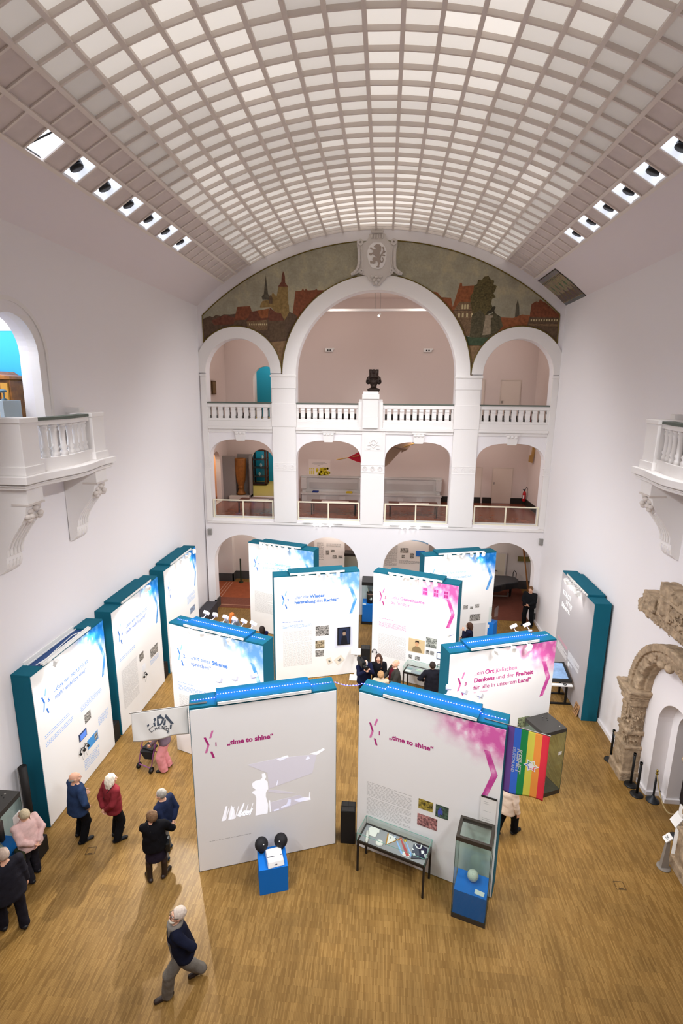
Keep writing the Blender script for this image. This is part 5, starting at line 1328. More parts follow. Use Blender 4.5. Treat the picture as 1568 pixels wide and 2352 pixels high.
# --- front pair
A = Panel('A', (-3.735, 9.045), (-.87, 10.045), 'front left exhibition wall with a projected concert picture and pink headline', PINK, FABW); A.body(back=True); A.logo('1')
A.head([(3.03, .155, [('„time', 1), ('to shine“', 1)])])
A.lines(.25, 1.15, .735, .70, .04, name='caption_line', seed=4)
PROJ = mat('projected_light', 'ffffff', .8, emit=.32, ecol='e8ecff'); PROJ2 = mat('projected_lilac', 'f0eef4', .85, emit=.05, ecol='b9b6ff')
pj = MB(); pj.mi = 1
def PQ(m, pts): m.prism(pts, lambda u, v, d: (u, -.0135 - d, v), 0, .0008)
PQ(pj, [(1.15, 2.52), (2.6, 2.5), (2.5, 1.15), (.7, 1.2)]) if False else None
pj.mi = 0
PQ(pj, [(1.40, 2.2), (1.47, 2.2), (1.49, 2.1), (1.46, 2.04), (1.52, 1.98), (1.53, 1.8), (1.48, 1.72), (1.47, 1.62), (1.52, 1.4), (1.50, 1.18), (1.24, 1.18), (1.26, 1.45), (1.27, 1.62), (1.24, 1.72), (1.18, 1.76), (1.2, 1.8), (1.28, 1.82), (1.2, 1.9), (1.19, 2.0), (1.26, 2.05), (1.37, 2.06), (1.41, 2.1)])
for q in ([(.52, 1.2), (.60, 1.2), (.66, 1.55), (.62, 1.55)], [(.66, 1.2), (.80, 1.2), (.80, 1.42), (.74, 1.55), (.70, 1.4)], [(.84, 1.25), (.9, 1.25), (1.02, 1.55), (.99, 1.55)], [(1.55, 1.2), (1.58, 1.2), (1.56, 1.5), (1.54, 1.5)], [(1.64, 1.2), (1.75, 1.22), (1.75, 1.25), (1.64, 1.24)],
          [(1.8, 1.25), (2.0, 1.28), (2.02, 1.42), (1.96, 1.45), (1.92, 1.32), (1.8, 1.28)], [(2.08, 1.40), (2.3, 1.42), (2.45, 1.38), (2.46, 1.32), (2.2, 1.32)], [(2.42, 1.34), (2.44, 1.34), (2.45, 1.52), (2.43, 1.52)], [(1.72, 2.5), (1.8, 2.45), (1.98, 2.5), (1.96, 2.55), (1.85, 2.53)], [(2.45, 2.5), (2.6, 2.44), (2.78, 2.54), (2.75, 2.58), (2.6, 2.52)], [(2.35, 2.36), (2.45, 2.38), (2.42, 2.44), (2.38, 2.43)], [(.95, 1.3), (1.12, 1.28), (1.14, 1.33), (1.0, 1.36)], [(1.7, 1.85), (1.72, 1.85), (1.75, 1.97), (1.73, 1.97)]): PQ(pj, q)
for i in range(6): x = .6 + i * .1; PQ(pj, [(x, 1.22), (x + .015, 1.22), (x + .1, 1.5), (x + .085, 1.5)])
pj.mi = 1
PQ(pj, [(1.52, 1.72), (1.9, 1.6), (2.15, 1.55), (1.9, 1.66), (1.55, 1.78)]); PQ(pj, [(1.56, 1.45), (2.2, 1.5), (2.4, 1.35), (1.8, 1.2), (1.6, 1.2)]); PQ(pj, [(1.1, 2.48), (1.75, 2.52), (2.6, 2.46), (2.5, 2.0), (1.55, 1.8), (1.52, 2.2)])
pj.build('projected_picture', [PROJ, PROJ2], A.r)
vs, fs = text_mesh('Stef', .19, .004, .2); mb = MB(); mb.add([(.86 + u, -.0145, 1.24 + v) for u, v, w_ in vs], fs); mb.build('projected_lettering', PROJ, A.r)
A.spots([.62, .95, 1.35], 'spotlight on the rear edge of the front left wall', back=True)
A.leds(ledpath(.03), 'blue light strip along the top of the front left wall'); blue_glow(A)
B = Panel('B', (-.385, 10.04), (2.45, 9.0), 'front right exhibition wall with pink crowd corner behind the flat display table', PINK, PINK['fab'](1)); B.body(back=True); B.logo('1')
B.head([(3.03, .155, [('„time', 1), ('to shine“', 1)])]); B.ribbon()
B.lines(.24, 1.26, 1.80, 1.45, .034, seed=5); B.lines(.24, 1.26, 1.40, .98, .034, seed=6)
B.photo(1.41, 1.72, 1.58, 1.82, photomat(10, '241f10', 'c9b24a')); B.photo(1.78, 2.05, 1.52, 1.82, photomat(11, '23302c', '5c7a66')); B.photo(1.40, 1.83, 1.16, 1.45, photomat(12, '3a1420', 'd99a94'))
MB().box(1.83, 1.93, -.0165, -.015, 1.6, 1.7).box(1.86, 1.90, -.0165, -.015, 1.7, 1.76).box(1.84, 1.87, -.0165, -.015, 1.54, 1.6).build('player_figure', mat('player_blue', '4a55b0', .7), B.r)
B.spots([1.75, 2.08, 2.4], 'spotlight on the rear edge of the front right wall', back=True)
_a = B.M.inverted() @ A.w(3.04, .24, 4.0)
B.leds([[tuple(_a.lerp(Vector((.0, .24, 4.0)), t) + Vector((0, 0, -.28 * t * (1 - t)))) for t in (0, .2, .4, .6, .8, 1)] + ledpath(.03)[0][1:]], 'blue light strip along the top of the front right wall'); blue_glow(B)
# strip spanning the aisle between the two walls
# --- second row
Cw = Panel('mit', (-5.73, 12.87), (-2.89, 11.84), 'exhibition wall with blue headline standing behind the front left wall', BLUEP, BLUEP['fab'](1)); Cw.body(back=True); Cw.logo('2'); Cw.ribbon()
Cw.head([(3.06, .165, [('„mit einer', 0), ('Stimme', 1)]), (2.87, .165, [('sprechen“', 0)])]); Cw.lines(.22, .75, 2.24, 2.2, .04, BLUEP['light'], 'subtitle', 7); Cw.lines(.22, 1.2, 2.14, 2.0, .04, BLUEP['light'], 'intro_text', 8); Cw.lines(.22, 1.2, 1.85, .9, .034, seed=9)
Cw.photo(2.1, 2.75, 2.3, 3.12, mat('pale_grey_print', 'dcdcdc', .8), 'pale_panel', .001)
Cw.spots([.95, 1.35, 1.85, 2.2], 'spotlight on the front rail of the second row left wall'); Cw.spots([.75, 1.05, 1.4, 1.7, 2.0, 2.3], 'spotlight on the rear edge of the second row left wall', back=True)
Cw.leds([[(.1, .24, 3.998), (.53, .24, 3.998)], [(.58, .24, 4.066), (2.47, .24, 4.066)], [(2.53, .24, 3.998), (2.95, .24, 3.998)]], 'blue light strip along the top of the second row left wall'); blue_glow(Cw)
O = Panel('ort', (1.73, 11.85), (4.59, 12.89), 'exhibition wall with pink crowd corner standing beside the tall glass case', PINK, PINK['fab'](1)); O.body(back=True); O.logo('3'); O.ribbon()
O.head([(3.29, .165, [('„ein', 0), ('Ort', 1), ('jüdischen', 0)]), (3.09, .165, [('Denkens', 1), ('und der', 0), ('Freiheit', 1)]), (2.89, .165, [('für alle in unserem', 0), ('Land“', 1)])])
O.text('Dr. Josef Schuster', .73, 2.79, .055, 'signature', 0, PINK['light'])
O.lines(.24, 1.2, 1.9, 1.0, .034, seed=10); O.photo(2.1, 2.45, 1.55, 1.85, photomat(14, '2a2c33', 'b8c492'))
O.spots([1.15, 1.6, 2.05], 'spotlight on the front rail of the second row right wall'); O.spots([.35, 2.2, 2.6], 'spotlight on the rear edge of the second row right wall', back=True)
O.leds([[(.1, .24, 3.998), (.53, .24, 3.998)], [(.58, .24, 4.066), (2.47, .24, 4.066)], [(2.53, .24, 3.998), (2.95, .24, 3.998)]], 'blue light strip along the top of the second row right wall'); blue_glow(O)
# --- third row
Fw = Panel('fur', (-3.63, 16.71), (-.73, 17.62), 'exhibition wall with blue headline and dark framed portrait left of the central aisle', BLUEP, BLUEP['fab'](1)); Fw.body(); Fw.logo('2'); Fw.ribbon()
Fw.head([(3.11, .165, [('„für die', 0), ('Wieder', 1)]), (2.92, .165, [('herstellung', 1), ('des', 0), ('Rechts“', 1)])], m=BLUEP['dark'])
Fw.lines(.28, .98, 2.25, 2.21, .05, BLUEP['dark'], 'subtitle', 11); Fw.lines(.28, 1.3, 2.12, 2.02, .045, BLUEP['light'], 'intro_text', 12); Fw.lines(.28, 1.32, 1.88, 1.5, .034, seed=13); Fw.lines(.28, 1.32, 1.45, .55, .034, seed=14)
Fw.photo(1.45, 1.93, 1.63, 2.01, photomat(15)); Fw.photo(1.44, 1.77, 1.14, 1.45, photomat(16, '2c241a', 'd8c7a4')); Fw.photo(1.44, 1.75, .82, 1.07, photomat(17))
Fw.photo(2.14, 2.82, 1.1, 1.97, mat('pale_blue_mount', 'dfe4f2', .8), 'picture_mount', .004)
fr = Fw.photo(2.24, 2.72, 1.2, 1.88, BLACK, 'picture_frame', .03)
fp = MB(); fp.box(2.275, 2.685, -.044, -.042, 1.235, 1.845); fp.mi = 1; fp.prism([(2.36, 1.24), (2.62, 1.24), (2.58, 1.52), (2.52, 1.58), (2.46, 1.58), (2.4, 1.52)], lambda u, v, d: (u, -.0445 - d, v), 0, .001); fp.mi = 2; fp.prism([(2.45, 1.57), (2.53, 1.57), (2.55, 1.65), (2.53, 1.72), (2.45, 1.72), (2.43, 1.65)], lambda u, v, d: (u, -.0455 - d, v), 0, .001); fp.mi = 1; fp.prism([(2.41, 1.70), (2.57, 1.70), (2.54, 1.78), (2.44, 1.78)], lambda u, v, d: (u, -.046 - d, v), 0, .001)
fp.build('portrait', [mat('portrait_navy', '26304a', .5), mat('portrait_dark', '171a22', .5), mat('portrait_skin', 'a48a72', .5)], fr)
for cx, cz, a, w_, h_ in ((1.95, .62, -.35, .17, .24), (2.32, .62, -.6, .32, .26)):
    mb = MB(); mb.M = Matrix.Translation((cx, -.02, cz)) @ Matrix.Rotation(a, 4, 'Y'); mb.box(-w_ / 2, w_ / 2, -.004, 0, -h_ / 2, h_ / 2); mb.build('loose_sheet', mat('paper_cream', 'e9e1cf', .8), Fw.r)
    mb = MB(); mb.M = Matrix.Translation((cx, -.026, cz)) @ Matrix.Rotation(a, 4, 'Y'); mb.box(-w_ * .2, w_ * .2, -.001, 0, -h_ * .3, h_ * .1); mb.build('sheet_print', photomat(18), Fw.r)
Fw.spots([.85, 1.1, 1.5, 1.85, 2.2], 'spotlight on the wall left of the central aisle')
G = Panel('gem', (-.25, 17.6), (2.6, 16.54), 'exhibition wall with pink facade corner right of the central aisle behind a display table', PINK, PINK['fab'](1)); G.body(); G.logo('5'); G.ribbon()
G.head([(3.10, .165, [('„das', 0), ('Gemeinsame', 1)]), (2.90, .165, [('zu fördern“', 0)])], m=PINK['light'])
G.lines(.27, .8, 2.27, 2.23, .05, PINK['light'], 'subtitle', 21); G.lines(.27, 1.28, 2.13, 1.95, .04, PINK['light'], 'intro_text', 22); G.lines(.26, 1.3, 1.68, .8, .034, seed=23)
pr = G.photo(1.40, 1.98, 1.26, 1.76, mat('portrait_paper', 'd9c094', .7), 'portrait_print', .01)
fp = MB(); fp.prism([(1.52, 1.28), (1.9, 1.28), (1.84, 1.44), (1.76, 1.5), (1.66, 1.5), (1.56, 1.42)], lambda u, v, d: (u, -.023 - d, v), 0, .001); fp.mi = 1; fp.prism([(1.66, 1.49), (1.74, 1.49), (1.77, 1.57), (1.75, 1.66), (1.66, 1.66), (1.64, 1.57)], lambda u, v, d: (u, -.024 - d, v), 0, .001); fp.mi = 2; fp.prism([(1.63, 1.6), (1.66, 1.65), (1.75, 1.65), (1.78, 1.6), (1.77, 1.7), (1.65, 1.71)], lambda u, v, d: (u, -.0245 - d, v), 0, .001)
fp.build('portrait', [mat('suit_tan', '8f7a58', .7), mat('portrait_skin2', 'd6a57c', .7), mat('portrait_hair', '2a221c', .7)], pr)
G.photo(2.02, 2.39, 1.55, 1.91, photomat(24, '25302a', 'd5dad0')); G.photo(2.03, 2.16, 1.28, 1.43, photomat(25)); G.photo(2.18, 2.32, 1.28, 1.43, photomat(26)); G.photo(1.42, 1.55, .97, 1.12, photomat(27)); G.photo(1.65, 1.82, .96, 1.11, photomat(28))
w_ = MB()
for x in (1.9, 2.28, 2.62):
    w_.box(x - .11, x + .11, -.0142, -.013, 3.42, 3.72); 
w_.build('facade_windows', mat('facade_pink', 'e79ac9', .8), G.r)
w_ = MB()
for x in (1.9, 2.28, 2.62): w_.box(x - .07, x - .008, -.0150, -.0142, 3.45, 3.57).box(x + .008, x + .07, -.015, -.0142, 3.45, 3.57).box(x - .07, x - .008, -.015, -.0142, 3.59, 3.69).box(x + .008, x + .07, -.015, -.0142, 3.59, 3.69)
w_.build('facade_panes', mat('facade_magenta', 'b63486', .8), G.r)
G.spots([.75, 1.0, 1.2, 1.35, 1.6, 1.8, 2.05, 2.3], 'spotlight on the wall right of the central aisle')
# --- fourth row
Bw = Panel('bew', (-5.54, 20.72), (-2.68, 19.77), 'exhibition wall with pale blue headline standing before the left rear archways', BLUEP, BLUEP['fab'](1)); Bw.body(); Bw.logo('4'); Bw.ribbon()
Bw.head([(3.13, .165, [('„für die', 0), ('Bewahrung', 1)]), (2.93, .165, [('jüdischer', 0), ('Werte“', 1)])], m=BLUEP['light']); Bw.lines(.25, 1.25, 1.85, .9, .034, seed=31)
Bw.spots([.75, .95, 1.2, 1.4, 1.65, 1.95, 2.25], 'spotlight on the rearmost left wall')
N = Panel('andr', (1.68, 19.59), (4.56, 20.46), 'exhibition wall with strong blue crowd corner standing before the right rear archways', BLUEP, BLUES['fab'](1)); N.body(); N.logo('4'); N.ribbon()
N.head([(3.18, .165, [('„sich für andere', 0)]), (2.98, .165, [('Staaten einzusetzen“', 0)])], m=BLUEP['light']); N.lines(.25, 1.25, 1.85, .9, .034, seed=32)
N.photo(2.07, 2.53, 1.08, 1.37, photomat(33)); N.photo(1.75, 1.95, 1.62, 1.8, photomat(34)); N.photo(2.05, 2.18, 1.62, 1.72, photomat(35)); N.photo(2.28, 2.45, 1.65, 1.8, photomat(36)); N.photo(1.95, 2.8, .05, .95, mat('pale_grey_print', 'dcdcdc', .8), 'pale_panel', .001)
N.spots([.75, .95, 1.3, 1.5, 1.85, 2.1, 2.35], 'spotlight on the rearmost right wall')
# --- left wall series
L1 = Panel('P1', (-7.66, 9.885), (-7.62, 12.85), 'left wall exhibition panel nearest the camera, with tablet, blue card and headphones', BLUEP, BLUES['fab'](1), 'exhibition walls lined up on the left')
MB().box(0, 3.0, 0, .46, 0, 3.94).box(0, .42, 0, .46, 3.94, 3.99).box(2.35, 3.0, 0, .46, 3.94, 3.99).box(.42, 2.35, 0, .03, 3.94, 4.02).build('frame_box', TEAL, L1.r, bevel=.006)
MB().box(0.012, 2.988, -.012, 0.0, 0.02, 3.94).build('front_panel', L1.fabric, L1.r)
MB().box(.42, 2.35, .05, .42, 3.94, 3.95).build('top_tray', mat('tray_navy', '20467e', .5), L1.r)
MB().box(.42, 2.35, -.05, -.02, 4.0, 4.06).box(.42, 2.35, -.0, .03, 4.02, 4.07).build('light_rail', RAILW, L1.r); MB().box(.42, 2.35, .43, .46, 3.95, 4.05).box(.44, 2.33, .36, .38, 3.96, 3.99).build('rear_rail', RAILW, L1.r)
MB().tube([(.5, .2, 3.96), (.8, .14, 3.97), (1.4, .2, 3.97), (2.0, .25, 3.97), (2.2, .15, 3.97)], .012, 6).build('cable', WHITEM, L1.r)
def series(p, n_=True):
    p.logo('6'); p.head([(3.15, .165, [('„dass wir heute nicht', 0)]), (2.96, .165, [('mehr wehrlos sind“', 0)])], m=BLUEP['light'] if False else BLUEP['dark']); p.ribbon()
series(L1); L1.lines(.2, 1.15, 2.30, 2.2, .055, BLUEP['light'], 'subtitle', 41); L1.lines(.2, 1.25, 2.12, 2.0, .045, BLUEP['light'], 'intro_text', 42); L1.lines(1.6, 2.6, 2.15, 2.0, .045, BLUEP['light'], 'intro_text', 43); L1.lines(1.5, 2.2, .6, .3, .045, BLUEP['light'], 'caption_text', 44); L1.lines(2.3, 2.8, 1.35, 1.1, .045, BLUEP['light'], 'caption_text', 45)
L1.photo(1.72, 2.0, 1.58, 1.84, photomat(46)); cd = L1.photo(1.72, 2.22, .80, 1.07, mat('card_blue2', '4a9be0', .6), 'info_card'); MB().box(2.05, 2.2, -.018, -.0155, .84, 1.04).build('card_photo', photomat(47), cd)
L1.spots([.58], 'single white spotlight at the near end of the nearest left panel')
L2 = Panel('P2', (-7.62, 13.33), (-7.58, 16.3), 'left wall exhibition panel in the middle of the row, with two crowd photos', BLUEP, BLUES['fab'](1), 'exhibition walls lined up on the left'); L2.body(); series(L2)
L2.lines(.23, 1.17, 2.36, 2.25, .055, BLUEP['light'], 'subtitle', 51); L2.lines(.25, 1.2, 1.95, .66, .034, seed=52); L2.lines(2.05, 2.7, 1.3, 1.15, .045, BLUEP['light'], 'caption_text', 53)
L2.photo(1.37, 1.66, 1.66, 1.92, photomat(54)); L2.photo(2.12, 2.68, 1.38, 1.70, photomat(55)); L2.photo(1.5, 1.72, 1.26, 1.45, mat('white_card', 'eef2f8', .6), 'info_card')
L2.spots([1.75, 1.9], 'spotlight on the rail of the middle left panel')
L3 = Panel('P3', (-7.58, 16.88), (-7.53, 19.9), 'left wall exhibition panel farthest from the camera, washed out by its spotlights', BLUEP, BLUES['fab'](1), 'exhibition walls lined up on the left'); L3.body(); L3.logo('6'); L3.ribbon(); L3.lines(1.9, 2.7, 2.2, 1.9, .05, BLUEP['light'], 'intro_text', 61)
L3.photo(2.12, 2.62, 1.4, 1.64, photomat(62, '6c3f33', '9fc4e6')); L3.spots([1.0, 1.5, 1.8, 2.3], 'spotlight on the rail of the farthest left panel')
# --- entrance panel on the right wall
K = Panel('kol', (6.51, 18.42), (6.49, 15.46), 'grey title panel on the right wall with white KOLOT lettering', PINK, FABG, 'title panel'); K.body()
WT = mat('white_print', 'ffffff', .7)
K.text('KOLOT', .27, 3.22, .24, 'headline', .004, WT); K.text('קולות'[::-1], .66, 2.98, .26, 'headline', .004, WT); K.text('Stimmen.', .27, 2.76, .23, 'headline', .012, WT)
K.lines(.25, 1.28, 1.58, 1.46, .04, mat('pink_print', 'e9a3ba', .7), 'intro_text', 71, .6); K.lines(.25, 1.28, 1.40, 1.1, .034, WT, 'body_text', 72, .6); K.lines(1.38, 2.44, 1.56, 1.28, .034, WT, 'body_text', 73, .6); K.photo(1.45, 1.56, 1.05, 1.22, WT, 'sponsor_mark', .001); K.lines(1.6, 1.85, 1.2, 1.12, .04, WT, 'sponsor_text', 74, .6)
K.spots([1.1, 1.3, 1.5, 1.75, 2.0, 2.3], 'spotlight on the rail of the grey title panel')
bpy.data.objects[K.r.name].pop('group', None) if False else None

# beams of the track spots
for p, xs, pw in ((Cw, (.6, 1.8), .75), (O, (1.2, 2.0), .6), (Fw, (1.0, 2.0), .35), (G, (1.0, 2.0), .38), (Bw, (.9, 2.0), .85), (N, (.9, 2.1), .75), (L1, (.8, 2.2), 1.05), (L2, (.9, 2.1), 1.05), (L3, (1.0, 2.0), 1.2), (K, (.7, 1.9), .45)):
    track_light(p, xs, P_PANEL * pw)
light('SPOT', 'track_beam', Cw.w(.45, -.3, 4.1), P_PANEL * 15, aim=(-4.3, 6.0, 0), color=(1, .97, .9), size=.04, angle=52, blend=.3)
# rear side beams
for p, xs in ((A, (.8, 1.6)), (B, (1.4, 2.3)), (Cw, (1.0, 2.0)), (O, (.8, 2.2))):
    for x in xs: light('SPOT', 'track_beam', p.w(x, .48 + .45, 4.12), P_PANEL * .8, aim=p.w(x, 1.6, 0), color=(1, .985, .95), size=.06, angle=120, blend=1)
# ------------------------------------------------------------------ people
SKIN = mat('skin', 'dba88c', .6, noise=.06, nscale=20); LIP = mat('lips', 'b56a5c', .5); EYEW = mat('eye_white', 'e8e4de', .3); IRIS = mat('iris_dark', '2a1c14', .3)
def V3(*a): return np.array(a, float)
def ik(S, W, l1, l2, hint):
    d = W - S; L = np.linalg.norm(d); Lm = (l1 + l2) * .995
    if L > Lm: W = S + d / L * Lm; d = W - S; L = Lm
    a = (l1 * l1 - l2 * l2 + L * L) / (2 * L); h = math.sqrt(max(l1 * l1 - a * a, 1e-6))
    u = d / L; p = np.array(hint, float); p = p - u * (p @ u); p = p / (np.linalg.norm(p) + 1e-9)
    return S + u * a + p * h, W
ARMS = dict(down=((.27, .03, .86), (.4, -1, 0)), behind=((.05, -.19, .95), (1.5, -.3, 0)), front=((.03, .25, 1.03), (1, -.4, -.4)), pocket=((.25, .06, .92), (1.4, -.5, 0)),
            chin=((.05, .20, 1.38), (.5, .1, -1)), hip=((.15, -.14, 1.0), (1, -.7, .1)), cross=((-.10, .22, 1.18), (1, .2, -.6)), camera=((.02, .30, 1.36), (.8, 0, -1)), reach=((.17, .38, .92), (.6, -.8, 0)), hold=((.12, .30, 1.08), (.8, -.3, -.5)))
def person(label, pos, rz, h, outfit, armL='down', armR='down', feet=((-.1, 0, 8), (.1, .03, -8)), lean=0, hyaw=0, hpitch=0, vox=.009, girth=1.0, twist=0, heel=(0, 0), neat=None, name='person'):
    k = h / 1.72
    root = thing(name, label, 'person', pos, rz)
    root.scale = (k * 1.1, k * 1.1, k)
    o = outfit
    cz, sz = math.cos(R(lean)), math.sin(R(lean))
    HZ = .94
    d0 = [math.hypot(f[0] - s * .09, f[1]) for f, s in zip(feet, (-1, 1))]
    for d in d0: HZ = min(HZ, math.sqrt(max(.862 ** 2 - d * d, .3)) + .085)
    hip = V3(0, 0, HZ)
    def T(x, y, z):                     # torso frame: z measured from 0.94 pelvis
        q = z - .94; yy, zz = y * cz + q * sz, -y * sz + q * cz
        return V3(x, yy, HZ + zz)
    def Td(x, y, z): return V3(x, y * cz + z * sz, -y * sz + z * cz)
    neckb = T(0, -.015, 1.44); 
    hm = Euler((R(-hpitch), 0, R(hyaw)), 'ZXY').to_matrix() if False else (Matrix.Rotation(R(hyaw), 3, 'Z') @ Matrix.Rotation(R(-hpitch), 3, 'X'))
    Hc = neckb + np.array(Matrix(hm) @ Vector((0, .03, .155)))
    HM = np.array(hm)                   # columns: right, forward, up
    def Hp(x, y, z): return Hc + HM @ V3(x, y, z)
    sh = {-1: T(-.185, -.01, 1.395), 1: T(.185, -.01, 1.395)}
    wr, el = {}, {}
    for s, a in ((-1, armL), (1, armR)):
        tg, hint = ARMS[a] if isinstance(a, str) else a
        W = T(s * tg[0], tg[1], tg[2]); Hn = Td(s * hint[0], hint[1], hint[2])
        if isinstance(a, str) and a in ('reach',): W = V3(s * tg[0], tg[1] + .1, tg[2])
        el[s], wr[s] = ik(sh[s], W, .29, .255, Hn)
    hj, kn, an = {}, {}, {}
    for s, f, hl in zip((-1, 1), feet, heel):
        hj[s] = V3(s * .09, 0, HZ - .03); fy = R(f[2]); 
        A = V3(f[0], f[1], .085 + hl)
        kn[s], an[s] = ik(hj[s], A, .43, .42, (s * .12 - math.sin(fy) * .4, 1, 0))
    def toe(s, d, z=0.0, side=0.0):
        f = feet[0 if s < 0 else 1]; q = R(f[2]); hl = heel[0 if s < 0 else 1]
        return V3(an[s][0] - math.sin(q) * d + math.cos(q) * side, an[s][1] + math.cos(q) * d + math.sin(q) * side, max(z, z + hl * (1 - max(d, 0) / .13) * .9))
    pts = [Hp(0, 0, .16), Hp(.15, .18, 0), Hp(-.15, -.16, 0)] + list(wr.values()) + list(el.values()) + [toe(s, d, 0) for s in (-1, 1) for d in (-.12, .24)] + [T(.3, .25, 1.2), T(-.3, -.25, 1.2), V3(.2, .2, HZ), V3(-.2, -.2, HZ)]
    lo, hi = np.min(pts, 0) - .13, np.max(pts, 0) + .13; lo[2] = -.02
    B = SDF(lo, hi, vox)
    # --- body: one continuous surface
    hk = .018
    B.ell(Hp(0, -.012, .03), (.076, .098, .102), hk, M=HM); B.ell(Hp(0, .028, -.04), (.058, .066, .072), .03, M=HM); B.ell(Hp(0, .062, -.095), (.028, .026, .024), .02, M=HM)
    B.cap(Hp(0, .092, .012), Hp(0, .112, -.028), .009, .014, .012); B.ell(Hp(0, .104, -.032), (.018, .014, .010), .008, M=HM)
    B.cap(Hp(-.036, .084, .030), Hp(.036, .084, .030), .013, .013, .015)
    for s in (-1, 1):
        B.ell(Hp(s * .033, .100, .012), (.016, .014, .011), .008, 'sub', M=HM); B.ell(Hp(s * .045, .070, -.030), (.022, .02, .02), .02, M=HM)
        B.ell(Hp(s * .078, -.008, -.006), (.010, .024, .034), .008, M=HM)
    B.cap(Hp(-.02, .088, -.062), Hp(.02, .088, -.062), .008, .008, .008)
    B.cap(neckb - Td(0, 0, .03), Hp(0, -.012, -.06), .062 * min(girth, 1.1), .054, .03)
    tor = [((0, 0, 1.27), (.155, .105, .19)), ((0, .0, 1.08), (.138 * girth, .10 * girth, .17)), ((0, -.005, .93), (.155 * girth, .112 * girth, .12))]
    for c, r in tor: B.ell(T(*c), r, .05)
    B.cap(T(-.14, -.01, 1.39), T(.14, -.01, 1.39), .065, .065, .05)
    for s in (-1, 1):
        B.cap(sh[s], el[s], .052, .041, .035); B.cap(el[s], wr[s], .041, .028, .02)
        B.cap(hj[s], kn[s], .082 * girth ** .5, .056, .04); B.cap(kn[s], an[s], .052, .038, .02); B.cap(kn[s] * .7 + an[s] * .3 - V3(0, .018, 0), kn[s] * .4 + an[s] * .6, .045, .036, .03)
        B.cap(toe(s, -.05, .045), toe(s, .14, .03), .036, .03, .02)
        # hand
        d = wr[s] - el[s]; d = d / np.linalg.norm(d)
        side = np.cross(d, V3(0, 0, 1) if abs(d[2]) < .8 else V3(0, 1, 0)); side /= np.linalg.norm(side)
        inw = V3(-s, .2, 0); inw = inw - d * (inw @ d); inw /= np.linalg.norm(inw) + 1e-9     # palm normal towards the body
        acr = np.cross(d, inw)                                                                 # across the palm
        if acr[1] < 0: acr = -acr                                                              # thumb side forward
        for q in (-.027, -.009, .009, .027): B.cap(wr[s] + acr * q * .6, wr[s] + d * .085 + acr * q, .014, .0125, .012)
        for q, L, c in ((-.030, .056, .9), (-.010, .068, .8), (.010, .074, .75), (.030, .066, .65)):
            k0 = wr[s] + d * .088 + acr * q; k1 = k0 + (d * math.cos(.35 * c) + inw * math.sin(.35 * c)) * L * .5; k2 = k1 + (d * math.cos(c) + inw * math.sin(c)) * L * .5
            B.cap(k0, k1, .0102, .0096, .004); B.cap(k1, k2, .0096, .0086, .004)
        t0 = wr[s] + d * .025 + acr * .026; t1 = t0 + (d * .55 + acr * .7 + inw * .35) * .045; t2 = t1 + (d * .85 + acr * .25 + inw * .4) * .034
        B.cap(t0, t1, .014, .0115, .010); B.cap(t1, t2, .0115, .0095, .005)
    lipc = Hp(0, .09, -.062)
    body = B.build('body', [o.get('skin', SKIN), LIP], root, mi=lambda c: (np.abs((c - lipc) @ HM[:, 0]) < .024) & (np.abs((c - lipc) @ HM[:, 2]) < .008) & ((c - Hc) @ HM[:, 1] > .07))
    e = MB()
    for s in (-1, 1):
        p = Hp(s * .033, .085, .012); e.mi = 0; e.ball(p, .0125, 10, 6); e.mi = 1; e.ball(Hp(s * .033, .0925, .012), (.0065, .0065, .0065), 8, 6)
    e.build('eyes', [EYEW, IRIS], root)
    if not o.get('barelegs'): pass
    cv = vox * 1.25
    # --- trousers or skirt
    g = girth
    def legs(S, r0, r1, r2, zcut=.06):
        S.ell(T(0, -.008, .94), (.170 * g, .128 * g, .13), .04)
        for s in (-1, 1):
            S.cap(hj[s], kn[s], r0 * g ** .5, r1, .05); S.cap(kn[s], an[s] + (0, -.0, -.02), r1, r2, .015)
        S.half((0, 0, -1), -zcut)
    lo2 = lo.copy(); hi2 = hi.copy(); hi2[2] = min(hi[2], HZ + .25)
    if 'trousers' in o:
        S = SDF(lo2, hi2, cv); w_ = o.get('legw', 1.0); legs(S, .100, .084 * w_, .078 * w_, .045); S.ripple(.004, 38, len(label) + 1, (.5, .5, 1))
        S.build('trousers', o['trousers'], root)
    if 'skirt' in o:
        S = SDF(lo2, hi2, cv); S.cap(T(0, 0, 1.0), V3(0, 0, .60), .15, .20, .03, flat=((0, 1, 0), .78)); S.ripple(.005, 34, 5, (1, 1, .3)); S.half((0, 0, -1), -.56)
        S.build('skirt', o['skirt'], root)
        S = SDF(lo2, hi2, cv)
        for s in (-1, 1): S.cap(hj[s], kn[s], .085, .060, .02); S.cap(kn[s], an[s], .058, .043, .015); S.cap(kn[s] * .7 + an[s] * .3 - V3(0, .018, 0), kn[s] * .4 + an[s] * .6, .05, .042, .03)
        S.build('tights', o['tights'], root)
    # --- shoes
    S = SDF(lo2, np.array([hi[0], hi[1], .55]), cv * .9)
    for s in (-1, 1):
        S.cap(toe(s, -.055, .045), toe(s, .17, .032), .046, .040, .02); S.cap(an[s] - V3(0, 0, .035), an[s] + V3(0, 0, .02), .05, .048, .02)
        if 'boots' in o: S.cap(an[s], kn[s] * .75 + an[s] * .25, .055, .066, .02)
    S.half((0, 0, -1), 0.0)
    sm = [o['shoes']]
    if 'sole' in o: sm.append(o['sole'])
    S.build('boots' if 'boots' in o else 'shoes', sm, root, mi=(lambda c: (c[:, 2] < .022)) if 'sole' in o else None)
    # --- upper garment
    tp = o['top']; hem = o.get('hem', .82); ease = o.get('ease', 1.0) * 1.07
    S = SDF(lo, hi, cv)
